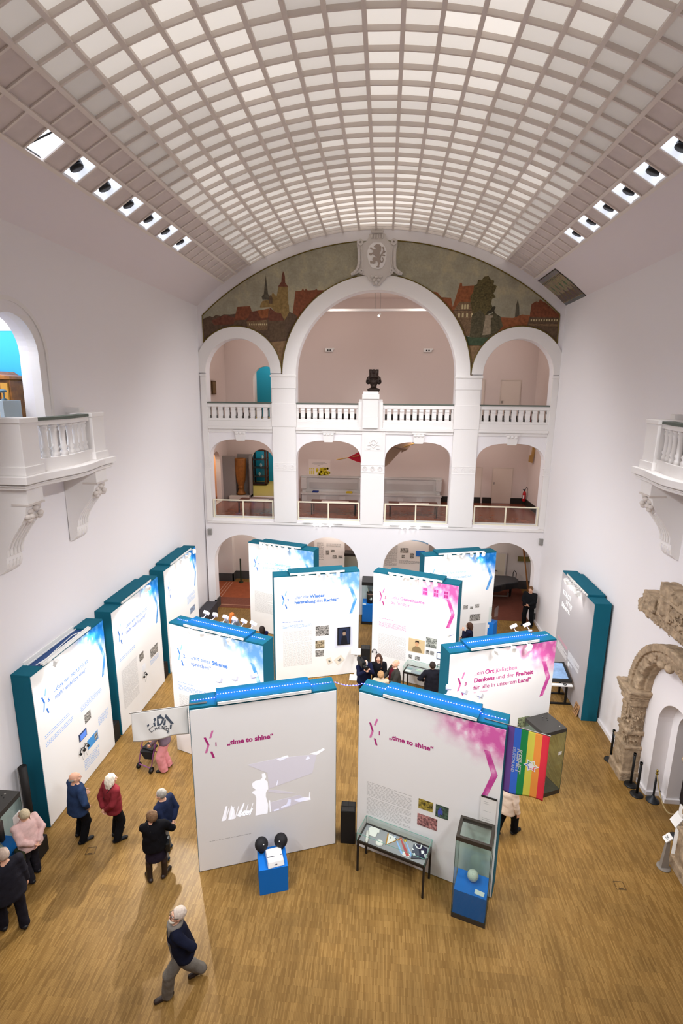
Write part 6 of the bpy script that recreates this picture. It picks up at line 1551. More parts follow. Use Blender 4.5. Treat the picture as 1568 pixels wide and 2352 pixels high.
    S.ell(T(0, 0, 1.27), (.180 * ease * g ** .5, .130 * ease, .19), .05); S.ell(T(0, 0, 1.08), (.158 * g * ease, .122 * g * ease, .2), .05)
    S.cap(T(-.165, -.01, 1.392), T(.165, -.01, 1.392), .078, .078, .05)
    S.cap(T(0, -.005, 1.12), T(0, -.012, hem + .06), .175 * g * ease, .195 * g * ease, .04, flat=((0, 1, 0), .74))
    if o.get('collar', 1): S.cap(T(0, -.015, 1.42), T(0, -.005, 1.475), .075, .068, .02)
    for s in (-1, 1):
        S.cap(sh[s], el[s], .066 * ease, .056 * ease, .012); S.cap(el[s], el[s] * .12 + wr[s] * .88, .056 * ease, .045 * ease, .008)
        m_ = el[s] * .3 + sh[s] * .7
    S.cap(Hp(0, -.01, -.04), T(0, .02, 1.50), .062, .062, .0, 'sub')
    S.ripple(.0055, 32, len(label), (1, 1, .8))
    # hem plane in torso frame
    n = Td(0, 0, 1); S_off = float(n @ T(0, 0, hem))
    sl, P = S.blk(S.lo, S.lo + S.h * S.n, 0)
    keep = -(P @ n.astype(np.float32)) + S_off
    armd = np.full(S.g.shape, 9, np.float32)
    for s in (-1, 1):                    # sleeves are not cut by the hem
        for a, b in ((sh[s], el[s]), (el[s], el[s] * .12 + wr[s] * .88)):
            ab = (b - a).astype(np.float32); q = P - a.astype(np.float32); t = np.clip((q @ ab) / float(ab @ ab), 0, 1); armd = np.minimum(armd, np.sqrt(((q - t[..., None] * ab) ** 2).sum(-1)) - .06 * ease)
    S.g = np.maximum(S.g, np.minimum(keep, armd))
    mats_ = [tp]; mi = None
    if 'front' in o:                     # open jacket: shirt front panel
        mats_.append(o['front']); fw = o.get('frontw', .055)
        mi = lambda c: ((np.abs(c[:, 0]) < fw + (c[:, 2] - HZ) * o.get('taper', .05)) & (((c - hip) @ Td(0, 1, 0)) > .06) & ((c - hip) @ Td(0, 0, 1) < .52))
    S.build(o.get('topname', 'jacket'), mats_, root, mi=mi)
    if 'shirt' in o:
        S = SDF(lo, hi, cv); S.cap(T(0, -.012, 1.43), T(0, .0, 1.492), .070, .064, .01); S.cap(Hp(0, -.01, -.04), T(0, .02, 1.51), .058, .058, 0, 'sub'); S.build('collar', o['shirt'], root)
    # --- hair
    hs = o.get('hair'); 
    if hs:
        S = SDF(np.min([Hp(x, y, z) for x in (-.17, .17) for y in (-.25, .2) for z in (-.5, .18)], 0) - .02, np.max([Hp(x, y, z) for x in (-.17, .17) for y in (-.25, .2) for z in (-.5, .18)], 0) + .02, vox * .9)
        st, hmat = hs
        if st == 'fringe':               # bald crown, hair round the back and sides
            S.ell(Hp(0, -.022, -.0), (.083, .098, .062), .01, M=HM); S.ell(Hp(0, .075, .02), (.13, .105, .15), .01, 'sub', M=HM)
            S.ell(Hp(0, .0, .125), (.12, .13, .085), .01, 'sub', M=HM)
        else:
            S.ell(Hp(0, -.018, .036), (.088, .108, .110), .01, M=HM)
            if st == 'bob': 
                S.ell(Hp(0, -.03, -.03), (.102, .105, .13), .03, M=HM); S.cap(Hp(-.05, -.06, -.06), Hp(-.06, -.06, -.19), .05, .035, .03); S.cap(Hp(.05, -.06, -.06), Hp(.06, -.06, -.19), .05, .035, .03); S.cap(Hp(0, -.085, -.05), Hp(0, -.09, -.20), .05, .035, .03)
            if st == 'long':
                for x in (-.075, -.03, .03, .075): S.cap(Hp(x, -.05, -.02), Hp(x * 1.25, -.05 + (.09 if abs(x) > .05 else -.03), -.32), .05, .03, .03)
            if st == 'curly':
                rg = random.Random(9)
                for _ in range(90):
                    a, b = rg.uniform(0, 6.28), rg.uniform(-.9, .95); q = math.sqrt(1 - b * b)
                    S.ell(Hp(.115 * q * math.cos(a), -.045 + .12 * q * math.sin(a), -.02 + .14 * b), (.03, .03, .03), .015)
            if st == 'pony': S.ell(Hp(0, -.02, .02), (.092, .11, .12), .02, M=HM); S.cap(Hp(0, -.12, .0), Hp(0, -.16, -.12), .04, .045, .03); S.cap(Hp(0, -.16, -.12), Hp(0, -.15, -.28), .045, .02, .02)
            if st == 'fluffy': S.ell(Hp(0, -.03, .02), (.100, .112, .112), .03, M=HM)
            S.ell(Hp(0, .11, -.045), (.072, .095, .115), .012, 'sub', M=HM)
            if st in ('short', 'fluffy'): S.ell(Hp(0, .03, -.16), (.14, .13, .12), .01, 'sub', M=HM)
            for s in (-1, 1):
                if st == 'short': S.ell(Hp(s * .09, .03, -.03), (.03, .045, .05), .01, 'sub', M=HM)
        S.ripple(.0035, 95, 3, (1, 1, .25)); S.build('hair', hmat, root)
    if 'beard' in o:
        S = SDF(Hc - .2, Hc + .2, vox * .9); S.ell(Hp(0, .045, -.078), (.060, .058, .048), .01, M=HM); S.ell(Hp(0, .10, -.055), (.024, .03, .008), .005, 'sub', M=HM); S.build('beard', o['beard'], root)
    if 'glasses' in o:
        G_ = MB()
        for s in (-1, 1):
            c = Hp(s * .035, .112, .010); G_.tube([c + HM @ V3(.027 * math.cos(q), 0, .021 * math.sin(q)) for q in np.linspace(0, 6.2832, 13)], .0032, 5)
            G_.tube([Hp(s * .062, .108, .014), Hp(s * .088, .0, .012)], .003, 5)
        G_.tube([Hp(-.008, .115, .012), Hp(.008, .115, .012)], .003, 5); G_.build('glasses', BLACK, root)
    if 'scarf' in o:
        S = SDF(lo, hi, cv); 
        for q in np.linspace(0, 2 * math.pi, 13)[:-1]:
            q2 = q + 2 * math.pi / 12; S.cap(T(.088 * math.cos(q), -.012 + .088 * math.sin(q), 1.455), T(.088 * math.cos(q2), -.012 + .088 * math.sin(q2), 1.455), .034, .034, .02)
        for s, z in ((-1, .86), (1, .92)): S.cap(T(s * .055, .085, 1.43), T(s * .07, .135, 1.2), .04, .042, .02, flat=((0, 1, 0), .55)); S.cap(T(s * .07, .135, 1.2), T(s * .075, .145, z), .042, .048, .02, flat=((0, 1, 0), .55))
        S.build('scarf', o['scarf'], root)
    if 'strap' in o:
        sx = o.get('strapside', 1)
        pth = [T(sx * .10, -.05, 1.47), T(sx * .05, -.128, 1.36), T(-sx * .06, -.150, 1.18), T(-sx * .17, -.10, 1.0), T(-sx * .21, -.02, .92)]
        MB().tube(pth, .010, 6).build('bag_strap', o['strap'], root)
        if 'bag' in o:
            m = MB(); m.M = Matrix.Translation(Vector(T(-sx * .235, .0, .84))); m.box(-.04, .04, -.12, .12, -.11, .11); m.build('shoulder_bag', o['bag'], root, bevel=.02)
    return root
def cloth(n, c, nz=.12): return mat('cloth_' + n, c, .9, noise=nz, nscale=10, bump=.25, bscale=60, spec=.1)
NAVY, BLK, CHAR = cloth('navy', '1d2238'), cloth('black', '131316'), cloth('charcoal', '26262b')
SHOE = mat('shoe_black', '17171a', .4); SOLEW = mat('sole_white', 'd9d6d0', .6)
HG, HW, HB, HBR = mat('hair_grey', 'a39c92', .8, noise=.2, nscale=40), mat('hair_white', 'ece3d0', .8, noise=.1, nscale=40), mat('hair_dark', '2a1d17', .7, noise=.3, nscale=40), mat('hair_brown', '6b4f36', .8, noise=.25, nscale=40)
HBL, HRED, HBRU = mat('hair_blond', 'b08a60', .8, noise=.2, nscale=40), mat('hair_red', 'b5662a', .8, noise=.2, nscale=40), mat('hair_brunette', '4a3022', .7, noise=.25, nscale=40)
person('bald man in a blue blazer standing before the nearest left wall panel', (-6.74, 9.66, 0), R(-32), 1.76, dict(trousers=BLK, shoes=SHOE, top=cloth('blazer_blue', '2b3c5c'), hem=.76, ease=1.1, shirt=mat('shirt_pale', 'b9c3d6', .8), hair=('fringe', HG)), armL=((.17, .20, 1.02), (1, -.3, -.2)), armR='pocket', feet=((-.13, .02, 14), (.13, -.04, -10)), hyaw=-22, hpitch=-4, girth=1.1)
person('person with white bobbed hair in a dark red jacket, hands clasped behind', (-5.95, 9.74, 0), R(-30), 1.71, dict(trousers=BLK, shoes=SHOE, top=cloth('jacket_red', '7c2a30'), hem=.80, ease=1.08, hair=('bob', HW), strap=mat('strap_dark', '2a1a18', .6), strapside=1), armL='behind', armR='behind', feet=((-.09, .05, 5), (.1, -.04, -22)), hyaw=-14)
person('grey haired man in a navy sweater and grey trousers behind the woman in black', (-4.62, 9.45, 0), R(72), 1.66, dict(trousers=cloth('trouser_grey', '77746f'), shoes=cloth('sneaker_navy', '2a3440'), sole=SOLEW, top=cloth('sweater_navy', '1f2740'), hem=.86, ease=1.08, topname='sweater', collar=0, hair=('short', HG)), armL='behind', armR='behind', feet=((-.14, -.08, 10), (.12, .08, 25)), hyaw=12, hpitch=6, girth=1.08)
person('person in a black sweater, short dark skirt and knee boots, hand at chin', (-4.56, 8.82, 0), R(22), 1.68, dict(skirt=cloth('skirt_dark', '221c28'), tights=mat('tights', '3a2a28', .6), shoes=mat('boot_leather', '2b201a', .35), boots=1, top=cloth('pullover_black', '121114'), hem=.84, ease=1.12, topname='sweater', hair=('fluffy', HBR), strap=BLACK, strapside=-1, bag=BLACK), armL='chin', armR=((.12, .2, 1.12), (1, -.3, -.4)), feet=((-.15, .0, 22), (.13, .02, -34)), hyaw=42, hpitch=4)
person('white haired man in glasses and grey scarf walking in the foreground', (-3.22, 6.84, 0), R(118), 1.74, dict(trousers=cloth('trouser_wool', '6d675f'), legw=1.12, shoes=mat('shoe_brown', '2d211c', .5), top=cloth('coat_navy', '171a2b'), hem=.80, ease=1.08, front=cloth('vest_black', '17151a'), frontw=.045, scarf=cloth('scarf_grey', '7a746c'), hair=('short', mat('hair_silver', 'cfc0b2', .8, noise=.12, nscale=40)), beard=HW, glasses=1), armL='hip', armR=((.25, .12, .88), (.6, -.8, 0)), feet=((-.05, .26, 6), (.09, -.27, -2)), heel=(0, .06), lean=9, hyaw=4, hpitch=-24, girth=1.06)
person('person with short blond hair in a pale pink cardigan leaning over the left showcase', (-7.17, 8.62, 0), R(68), 1.66, dict(trousers=cloth('jeans_black', '26242a'), shoes=SHOE, sole=SOLEW, top=cloth('cardigan_pink', 'd8b4ae'), hem=.84, ease=1.12, shirt=mat('shirt_pale', 'b9c3d6', .8), hair=('short', mat('hair_ash', 'c9b898', .8, noise=.15, nscale=40)), strap=mat('strap_brown', '6b4a2c', .6), strapside=1, bag=mat('bag_olive', '2f3320', .7)), armL='behind', armR='behind', feet=((-.11, -.04, 4), (.1, .1, 0)), lean=15, hyaw=10, hpitch=-18)
person('balding man in a dark suit cut by the left edge, back to camera', (-6.88, 7.57, 0), R(48), 1.80, dict(trousers=cloth('suit_black', '1c1a20'), shoes=SHOE, top=cloth('suit_charcoal', '222128'), hem=.72, ease=1.12, shirt=mat('shirt_white', 'd9dfe8', .8), hair=('short', mat('hair_thin_grey', 'b9a494', .8, noise=.12, nscale=40))), armL='hold', armR='down', feet=((-.14, .1, 6), (.13, -.1, -6)), lean=3, hyaw=14, hpitch=-8, girth=1.1)
person('person in black at the very left edge beside the showcase, half hidden', (-7.28, 7.86, 0), R(100), 1.70, dict(trousers=BLK, shoes=SHOE, top=BLK, hem=.8, ease=1.12, hair=('short', HB)), armL='front', armR='front', lean=32, hpitch=-5, vox=.012)
person('person in pink trousers with the purple walking frame, torso behind the white banner', (-5.72, 12.06, 0), R(105), 1.62, dict(trousers=cloth('trouser_pink', 'd98f94', .05), legw=1.35, shoes=SHOE, top=cloth('top_dusty', '6d5b66'), hem=.9, hair=('short', HG)), armL=((.10, .36, .92), (.7, -.8, 0)), armR=((.22, .36, .92), (.7, -.8, 0)), feet=((-.1, .05, 0), (.1, -.04, 0)), lean=8, vox=.011)
person('person with dark curly hair in a cream jacket walking behind the rainbow flag', (3.06, 10.62, 0), R(-48), 1.66, dict(trousers=BLK, shoes=SHOE, sole=SOLEW, top=cloth('jacket_cream', 'e2cdb9', .05), hem=.78, ease=1.12, hair=('curly', mat('hair_curly', '2c1a18', .8, noise=.3, nscale=40))), feet=((-.08, -.22, 4), (.1, .24, -6)), heel=(.05, 0), hyaw=20, vox=.010)
person('guard in black with a name badge, hands folded, by the right archway', (6.62, 22.38, 0), R(150), 1.84, dict(trousers=BLK, shoes=SHOE, top=cloth('sweater_black', '19191c'), hem=.84, ease=1.1, shirt=WHITEM, hair=('short', HBR)), armL='front', armR='front', feet=((-.13, 0, 16), (.13, 0, -16)), hyaw=8, girth=1.1, vox=.013)
person('dark haired man in a dark suit seen from behind at the glass table', (1.74, 15.42, 0), R(10), 1.76, dict(trousers=CHAR, shoes=SHOE, top=cloth('suit_dark', '1d1d24'), hem=.76, ease=1.08, hair=('short', HB)), armL=((.20, .16, 1.02), (1, -.5, 0)), armR=((.20, .16, 1.02), (1, -.5, 0)), hyaw=4, vox=.012)
person('cameraman in a black cap and navy sweater shouldering a video camera', (-.44, 15.60, 0), R(206), 1.74, dict(trousers=BLK, shoes=SHOE, top=cloth('sweater_cam', '161a33'), hem=.82, ease=1.08, hair=('short', BLK)), armL=((-.05, .34, 1.45), (.9, 0, -1)), armR=((.13, .36, 1.47), (.9, 0, -1)), vox=.012)
person('person with long brown hair in a black blazer talking beside the cameraman', (.02, 15.88, 0), R(188), 1.68, dict(trousers=BLK, shoes=SHOE, top=cloth('blazer_black', '16161a'), hem=.76, hair=('long', HBRU)), armL='front', armR='front', hyaw=-14, hpitch=-12, vox=.012)
person('older balding man in a grey jacket over a burgundy sweater', (.55, 15.46, 0), R(108), 1.74, dict(trousers=CHAR, shoes=SHOE, top=cloth('jacket_greygreen', '3a3833'), hem=.76, ease=1.1, front=cloth('knit_burgundy', '5c1626'), frontw=.06, shirt=WHITEM, hair=('fringe', HW)), armL='hold', armR='hold', hyaw=6, hpitch=-14, girth=1.12, vox=.012)
person('short haired blond person with a cream collar seen from behind past the front right wall', (.10, 14.95, 0), R(-6), 1.62, dict(trousers=CHAR, shoes=SHOE, top=cloth('jacket_sand', 'c8b9a0', .05), hem=.8, hair=('fluffy', HBL)), armL='front', armR='front', hyaw=12, vox=.012)
person('person with dark wavy hair in a navy jacket reading the right rear wall', (3.42, 18.75, 0), R(78), 1.66, dict(trousers=NAVY, shoes=SHOE, top=cloth('jacket_navy', '1c2036'), hem=.8, hair=('bob', HBRU)), armL='chin', armR='front', vox=.013)
person('person with a red ponytail in a blue-grey jacket on the far left aisle', (-5.74, 18.68, 0), R(-8), 1.68, dict(trousers=CHAR, shoes=SHOE, top=cloth('jacket_bluegrey', '78818f'), hem=.8, hair=('pony', HRED), strap=mat('strap_yellow', 'd8cf5a', .7), strapside=-1), armL='front', armR='front', vox=.013)
person('dark haired person in navy half hidden behind the second row left wall', (-4.33, 17.75, 0), R(50), 1.62, dict(trousers=NAVY, shoes=SHOE, top=cloth('top_violet', '2b2a52'), hem=.84, hair=('bob', HB)), armL='front', armR='front', vox=.013)
# ------------------------------------------------------------------ furniture of the exhibition
def local_thing(name, label, cat, loc, rz, group=None): return thing(name, label, cat, loc, rz, group)
# blue plinth with projector and ball loudspeakers
AZ = math.atan2(8.80 - 8.62, .56)
PL = (-2.30, 8.62); 
def PW(x, y, z): c, s = math.cos(AZ), math.sin(AZ); return (PL[0] + x * c - y * s, PL[1] + x * s + y * c, z)
o = MB().box(0, .59, 0, .55, 0, .62).build('display_plinth', BLUE, loc=None, bevel=.004); o.location = (*PL, 0); o.rotation_euler = (0, 0, AZ); tag(o, 'bright blue box plinth standing in front of the front left wall', 'plinth')
r = thing('video_projector', 'white video projector on the blue plinth in the foreground', 'projector', PW(.34, .20, .62), AZ + R(4))
MB().frustum((-.17, .17, -.19, .21), (-.16, .16, -.14, .20), 0.005, .11).build('housing', WHITEM, r, bevel=.012)
MB().box(-.155, .155, -.02, .0, .108, .114).box(-.03, .02, -.175, -.165, .05, .065).build('slot', mat('projector_grey', '6a6a70', .4), r)
MB().cyl((.05, -.0, .112), (.05, .0, .118), .06, n=16).build('lens', mat('projector_glow', 'dfe8ff', .2, emit=1.0), r)
for k, (x, y, a) in enumerate(((.09, .47, 25), (.50, .48, -25))):
    r = thing('ball_loudspeaker', 'black ball loudspeaker on the %s rear corner of the blue plinth' % ('left', 'right')[k], 'loudspeaker', PW(x, y, .62), AZ + R(a), 'black ball loudspeakers')
    MB().lathe([(.06, 0.0), (.06, .012), (.015, .02), (.015, .07)], n=16).build('foot', BLACK, r)
    b = MB(); b.M = Matrix.Translation((0, 0, .18)) @ Matrix.Rotation(R(-35), 4, 'X') @ Matrix.Diagonal((1, .8, 1, 1)); b.ball((0, 0, 0), .145, 22, 14); b.build('shell', mat('speaker_black', '1d1c1f', .6, bump=.2, bscale=300), r)
    b = MB(); b.M = Matrix.Translation((0, 0, .18)) @ Matrix.Rotation(R(-35), 4, 'X'); b.cyl((0, -.119, .0), (0, -.112, 0), .012, n=10); b.build('badge', WHITEM, r)
# box loudspeakers in the gaps between walls
def boxspeaker(x, y, z0, w, d, h, rz, label, cross=True, group='black box loudspeakers'):
    r = thing('box_loudspeaker', label, 'loudspeaker', (x, y, z0), rz, group)
    MB().box(-w / 2, w / 2, -d / 2, d / 2, 0, h).build('cabinet', mat('cabinet_black', '1b1a1a', .6), r, bevel=.006)
    t = MB().box(-w / 2 + .02, w / 2 - .02, -d / 2 + .02, d / 2 - .02, h, h + .004); t.build('top_plate', mat('cabinet_top', '33312f', .45), r)
    t = MB().box(-.004, .004, -d / 2, d / 2, h, h + .008).box(-w / 2, w / 2, -.004, .004, h, h + .008); t.build('seam', BLACK, r)
boxspeaker(-.59, 10.22, 0, .33, .32, .87, 0, 'black box loudspeaker in the gap between the two front walls')
boxspeaker(-.47, 17.86, 0, .33, .32, .92, 0, 'black box loudspeaker between the third row walls behind the cameraman')
boxspeaker(-7.82, 13.09, 0, .36, .36, .55, 0, 'black box loudspeaker between the first and second left panels'); boxspeaker(-7.8, 16.62, 0, .36, .36, .55, 0, 'black box loudspeaker between the second and third left panels')
r = thing('column_loudspeaker', 'tall slim black column loudspeaker beside the nearest left panel', 'loudspeaker', (-7.92, 9.62, 0))
MB().cyl((0, 0, .02), (0, 0, 1.87), .085, n=20).build('column', mat('column_black', '1f1c1a', .6), r); MB().cyl((0, 0, 0), (0, 0, .02), .16, n=20).build('foot', BLACK, r)
MB().box(-.095, -.07, -.05, .03, .02, 1.86).build('side_rail', STEEL, r)
# flat display table
def legs4(r, w, d, h, t=.04, m=None):
    for x in (0, w - t):
        for y in (0, d - t): MB().box(x, x + t, y, y + t, 0, h).build('leg', m or mat('leg_dark', '241f1c', .5), r)
def tablecase(fl, rz, w, d, label, h=.80, gh=.18):
    r = thing('display_table', label, 'display table', (fl[0], fl[1], 0), rz, 'glass topped display tables')
    legs4(r, w, d, h - .05)
    MB().box(0, w, 0, d, h - .06, h - .03).box(0, w, 0, .03, h - .03, h).box(0, w, d - .03, d, h - .03, h).box(0, .03, 0, d, h - .03, h).box(w - .03, w, 0, d, h - .03, h).build('frame', mat('leg_dark', '241f1c', .5), r)
    MB().box(.03, w - .03, .03, d - .03, h - .03, h - .015).build('felt_bed', mat('grey_felt', '9b9b9d', .9, bump=.2, bscale=300), r)
    g = MB(); e = .006
    for x0, x1, y0, y1, z0, z1 in ((0, w, 0, e, h, h + gh), (0, w, d - e, d, h, h + gh), (0, e, e, d - e, h, h + gh), (w - e, w, e, d - e, h, h + gh), (0, w, 0, d, h + gh, h + gh + e)): g.box(x0, x1, y0, y1, z0, z1)
    g.build('glass_cover', GLASS, r)
    g = MB(); t = .006
    for a, b in (((0, 0), (w, 0)), ((w, 0), (w, d)), ((w, d), (0, d)), ((0, d), (0, 0))): g.cyl((a[0], a[1], h + gh + .006), (b[0], b[1], h + gh + .006), .005, n=5)
    for a in ((0, 0), (w, 0), (w, d), (0, d)): g.cyl((a[0], a[1], h), (a[0], a[1], h + gh), .005, n=5)
    g.build('glass_edge', mat('glass_edge_green', '5f9a8a', .2), r)
    return r
TZ = R(-20.6); TF = (-.35, 9.38); T1 = tablecase(TF, TZ, 1.50, .53, 'low glass topped display table with black legs before the front right wall')
TH_ = .80 - .013
def TW(x, y, z=TH_): c, s = math.cos(TZ), math.sin(TZ); return (TF[0] + x * c - y * s, TF[1] + x * s + y * c, z)
def ontable(name, label, cat, x, y, rot, mb, m, bevel=0):
    o = mb.build(name, m, bevel=bevel); o.location = TW(x, y); o.rotation_euler = (0, 0, TZ + rot); return tag(o, label, cat)
OW = mat('off_white_cloth', 'e9e6dc', .8)
FL = lambda u, v, d: (u, v, d)
ontable('tshirt', 'small folded white shirt in the left rear corner of the display table', 'shirt', .24, .36, 0, MB().prism([(-.11, -.12), (.09, -.12), (.09, .02), (.13, .03), (.1, .11), (.03, .12), (-.03, .12), (-.1, .11), (-.13, .03), (-.11, .02)], FL, 0, .02), OW, .006)
ontable('candle_roll', 'white rolled scroll at the left front of the display table', 'scroll', .17, .17, .3, MB().cyl((-.0, -.13, .03), (0, .13, .03), .03, .033, 14).cyl((0, -.16, .03), (0, -.13, .03), .018, n=10), OW)
ontable('skullcap', 'round white cap near the front of the display table', 'cap', .46, .15, 0, MB().lathe([(.085, 0), (.085, .012), (.07, .03), (.03, .04), (0, .042)], n=24), OW)
r = thing('pennant', 'triangular white pennant with golden fringe on the display table', 'pennant', TW(.66, .33), TZ)
MB().prism([(-.10, .13), (.13, .09), (-.05, -.14)], FL, 0, .006).build('cloth', OW, r)
MB().prism([(-.13, .14), (-.10, .13), (-.05, -.14), (-.07, -.17)], FL, 0, .008).prism([(-.07, -.17), (-.05, -.14), (.13, .09), (.16, .09)], FL, 0, .008).build('fringe', mat('gold_fringe', 'b5822c', .7), r)
MB().prism([(-.06, .08), (-.02, .07), (-.03, -.02)], FL, .006, .008).build('emblem', mat('emblem_grey', '9aa39a', .7), r)
for i, (x, c, l, w2) in enumerate(((.85, '8db6e6', 'left pale blue', .022), (.98, 'b64a4a', 'red', .035), (1.08, '8db6e6', 'right pale blue', .022))):
    r = thing('medal_lanyard', '%s medal ribbon laid across the display table' % l, 'medal', TW(x, .27), TZ + R(-52) , 'medal ribbons in the display table')
    MB().prism([(-.2, -w2 * .4), (.2, -w2), (.22, 0), (.2, w2), (-.2, w2 * .4)], FL, 0, .006).build('ribbon', mat('ribbon_' + c, c, .7), r); MB().cyl((-.23, 0, 0), (-.23, 0, .01), .035, n=18).build('medal', mat('medal_' + str(i), ('c9d6e8', 'd88a6a', 'c9b04a')[i], .4, .5), r)
r = thing('sports_jersey', 'folded navy and dark grey sports jersey at the right end of the display table', 'jersey', TW(1.28, .29), TZ + R(30))
MB().prism([(-.19, -.14), (.12, -.19), (.2, .06), (.08, .17), (-.06, .2)], FL, 0, .018).build('cloth', cloth('jersey_navy', '22243a'), r, bevel=.004)
MB().prism([(-.19, -.14), (-.02, -.17), (.02, .05), (-.06, .2)], FL, .018, .021).build('grey_half', cloth('jersey_grey', '4a4f5c'), r)
n_ = MB(); n_.tube([(-.03, .17, .024), (-.0, .08, .024), (.06, .07, .024), (.1, .15, .024)], .012, 6); n_.build('collar', WHITEM, r)
n_ = MB()
for k in range(3): n_.box(.10 + k * .022, .11 + k * .022, -.17, -.07, .018, .023)
n_.box(-.13, -.115, -.10, -.03, .021, .024).box(-.10, -.085, -.10, -.03, .021, .024).prism([(.05, -.06), (.11, -.05), (.12, .01), (.06, .02)], FL, .018, .023).prism([(-.12, .06), (-.08, .05), (-.11, .10)], FL, .021, .024); n_.build('white_print', WHITEM, r)
ontable('caption_card', 'small white caption card at the front edge of the display table', 'card', 1.06, .13, 0, MB().box(-.075, .075, -.045, .045, 0, .004), mat('caption_white', 'e6e4e0', .7))
# tall glass case with blue plinth (front right)
def glasscase(name, label, loc, rz, w, d, h, base=.12, lid=.10, open_top=False, gl=GREENGLASS, group='tall glass cases', lidm=None):
    r = thing(name, label, 'glass case', loc, rz, group)
    dm = mat('case_bronze', '46413a', .45, .4)
    MB().box(0, w, 0, d, 0, base).build('base', lidm or dm, r)
    e = .008; g = MB()
    g.box(0, w, 0, e, base, h - lid); g.box(0, w, d - e, d, base, h - lid); g.box(0, e, e, d - e, base, h - lid); g.box(w - e, w, e, d - e, base, h - lid); g.build('glass_walls', gl, r)
    g = MB()
    for x, y in ((0, 0), (w, 0), (w, d), (0, d)): g.cyl((x, y, base), (x, y, h - lid), .006, n=5)
    g.build('glass_edge', mat('glass_edge_dark', '3a4a42', .2), r)
    if open_top:
        t = .05
        MB().box(-.005, w + .005, -.005, t, h - lid, h).box(-.005, w + .005, d - t, d + .005, h - lid, h).box(-.005, t, t, d - t, h - lid, h).box(w - t, w + .005, t, d - t, h - lid, h).build('rim', dm, r)
        MB().box(t, w - t, t, d - t, h - .03, h - .022).build('top_glass', GLASS, r)
    else:
        MB().box(-.005, w + .005, -.005, d + .005, h - lid, h).build('lid', lidm or mat('case_grey', '3d3b38', .5, .2), r, bevel=.004)
        l = MB()
        for x, y in ((.2, .2), (.28, .15), (.24, .28), (.34, .22)): l.cyl((w - x, d - y, h), (w - x, d - y, h + .004), .018, n=10)
        l.build('vent_holes', BLACK, r); MB().cyl((w - .12, .12, h), (w - .12, .12, h + .006), .025, n=12).cyl((w - .25, d - .1, h), (w - .25, d - .1, h + .006), .02, n=12).build('lock', STEEL, r)
    return r
MZ = math.atan2(8.33 - 8.53, 2.21 - 1.58); MF = (1.58, 8.53)
MC = glasscase('glass_case', 'tall glass case with blue plinth and football before the front right wall', (*MF, 0), MZ, .66, .55, 1.92, .10, .09, True)
MB().box(.02, .64, .02, .53, .10, .66).build('blue_plinth', BLUE, MC)
def MW(x, y, z): c, s = math.cos(MZ), math.sin(MZ); return (MF[0] + x * c - y * s, MF[1] + x * s + y * c, z)
r = thing('football', 'white and grey football lying on the blue plinth inside the glass case', 'ball', MW(.33, .36, .66))
MB().ball((0, 0, .11), .11, 26, 16).build('ball', mat('ball_white', 'd9d8cc', .5), r)
pt = MB(); rg = random.Random(4)
ico = [(0, .525731, .850651), (0, -.525731, .850651), (.525731, .850651, 0), (-.525731, .850651, 0), (.850651, 0, .525731), (-.850651, 0, .525731), (0, .525731, -.850651), (0, -.525731, -.850651), (.525731, -.850651, 0), (-.525731, -.850651, 0), (.850651, 0, -.525731), (-.850651, 0, -.525731)]
for v in ico:
    v = Vector(v); t = v.orthogonal().normalized(); b_ = v.cross(t)
    pt.poly([tuple(Vector((0, 0, .11)) + (v + (t * math.cos(q) + b_ * math.sin(q)) * .32).normalized() * .1115) for q in [i * 2 * math.pi / 5 for i in range(5)]])
pt.build('patches', mat('ball_grey', '8d9488', .5), r)
o = MB().box(-.09, .09, -.05, .05, 0, .004).build('caption_card', mat('caption_white', 'e6e4e0', .7)); o.location = MW(.50, .12, .661); o.rotation_euler = (0, 0, MZ - .1); tag(o, 'pale caption card on the blue plinth in front of the football', 'card')
r = B.r
o = thing('hanging_board', 'white map-like board hanging low at the right end of the front right wall', 'board', B.w(2.83, -.04, 1.74), B.rz)
MB().box(-.15, .15, -.012, .008, .0, .64).build('sheet', mat('board_ivory', 'efece6', .7), o); MB().box(-.155, .155, -.018, .012, .64, .66).build('top_strip', DARKGREY, o); MB().box(-.155, .155, -.018, .012, -.02, 0).build('bottom_strip', DARKGREY, o)
l = MB(); rg = random.Random(6)
for z in (.12, .16, .33, .5, .54): l.box(-.1, rg.uniform(0, .1), -.0135, -.012, z, z + .005)
l.build('fine_lines', LT, o)
# big glass case by the second row right wall
GZ = math.atan2(12.13 - 11.84, 4.8 - 4.17); C2 = glasscase('glass_case', 'large glass case with dark lid right of the second row right wall', (4.17, 11.84, 0), GZ, .70, .70, 1.92, .12, .10, False)
MB().box(.52, .62, -.003, 0, 1.18, 1.27).build('paper_label', mat('caption_white', 'e6e4e0', .7), C2)
r = thing('glass_blocks', 'stack of clear glass blocks on the floor of the large glass case', 'glass object', tuple((Matrix.Translation((4.17, 11.84, .12)) @ Matrix.Rotation(GZ, 4, 'Z') @ Vector((.25, .25, 0)))), GZ)
for k, (w_, z) in enumerate(((.14, 0), (.11, .16), (.08, .3))): MB().box(-w_, w_, -.05, .05, z, z + .14).build('block', mat('block_glass', 'c9dedb', .1), r, bevel=.008)
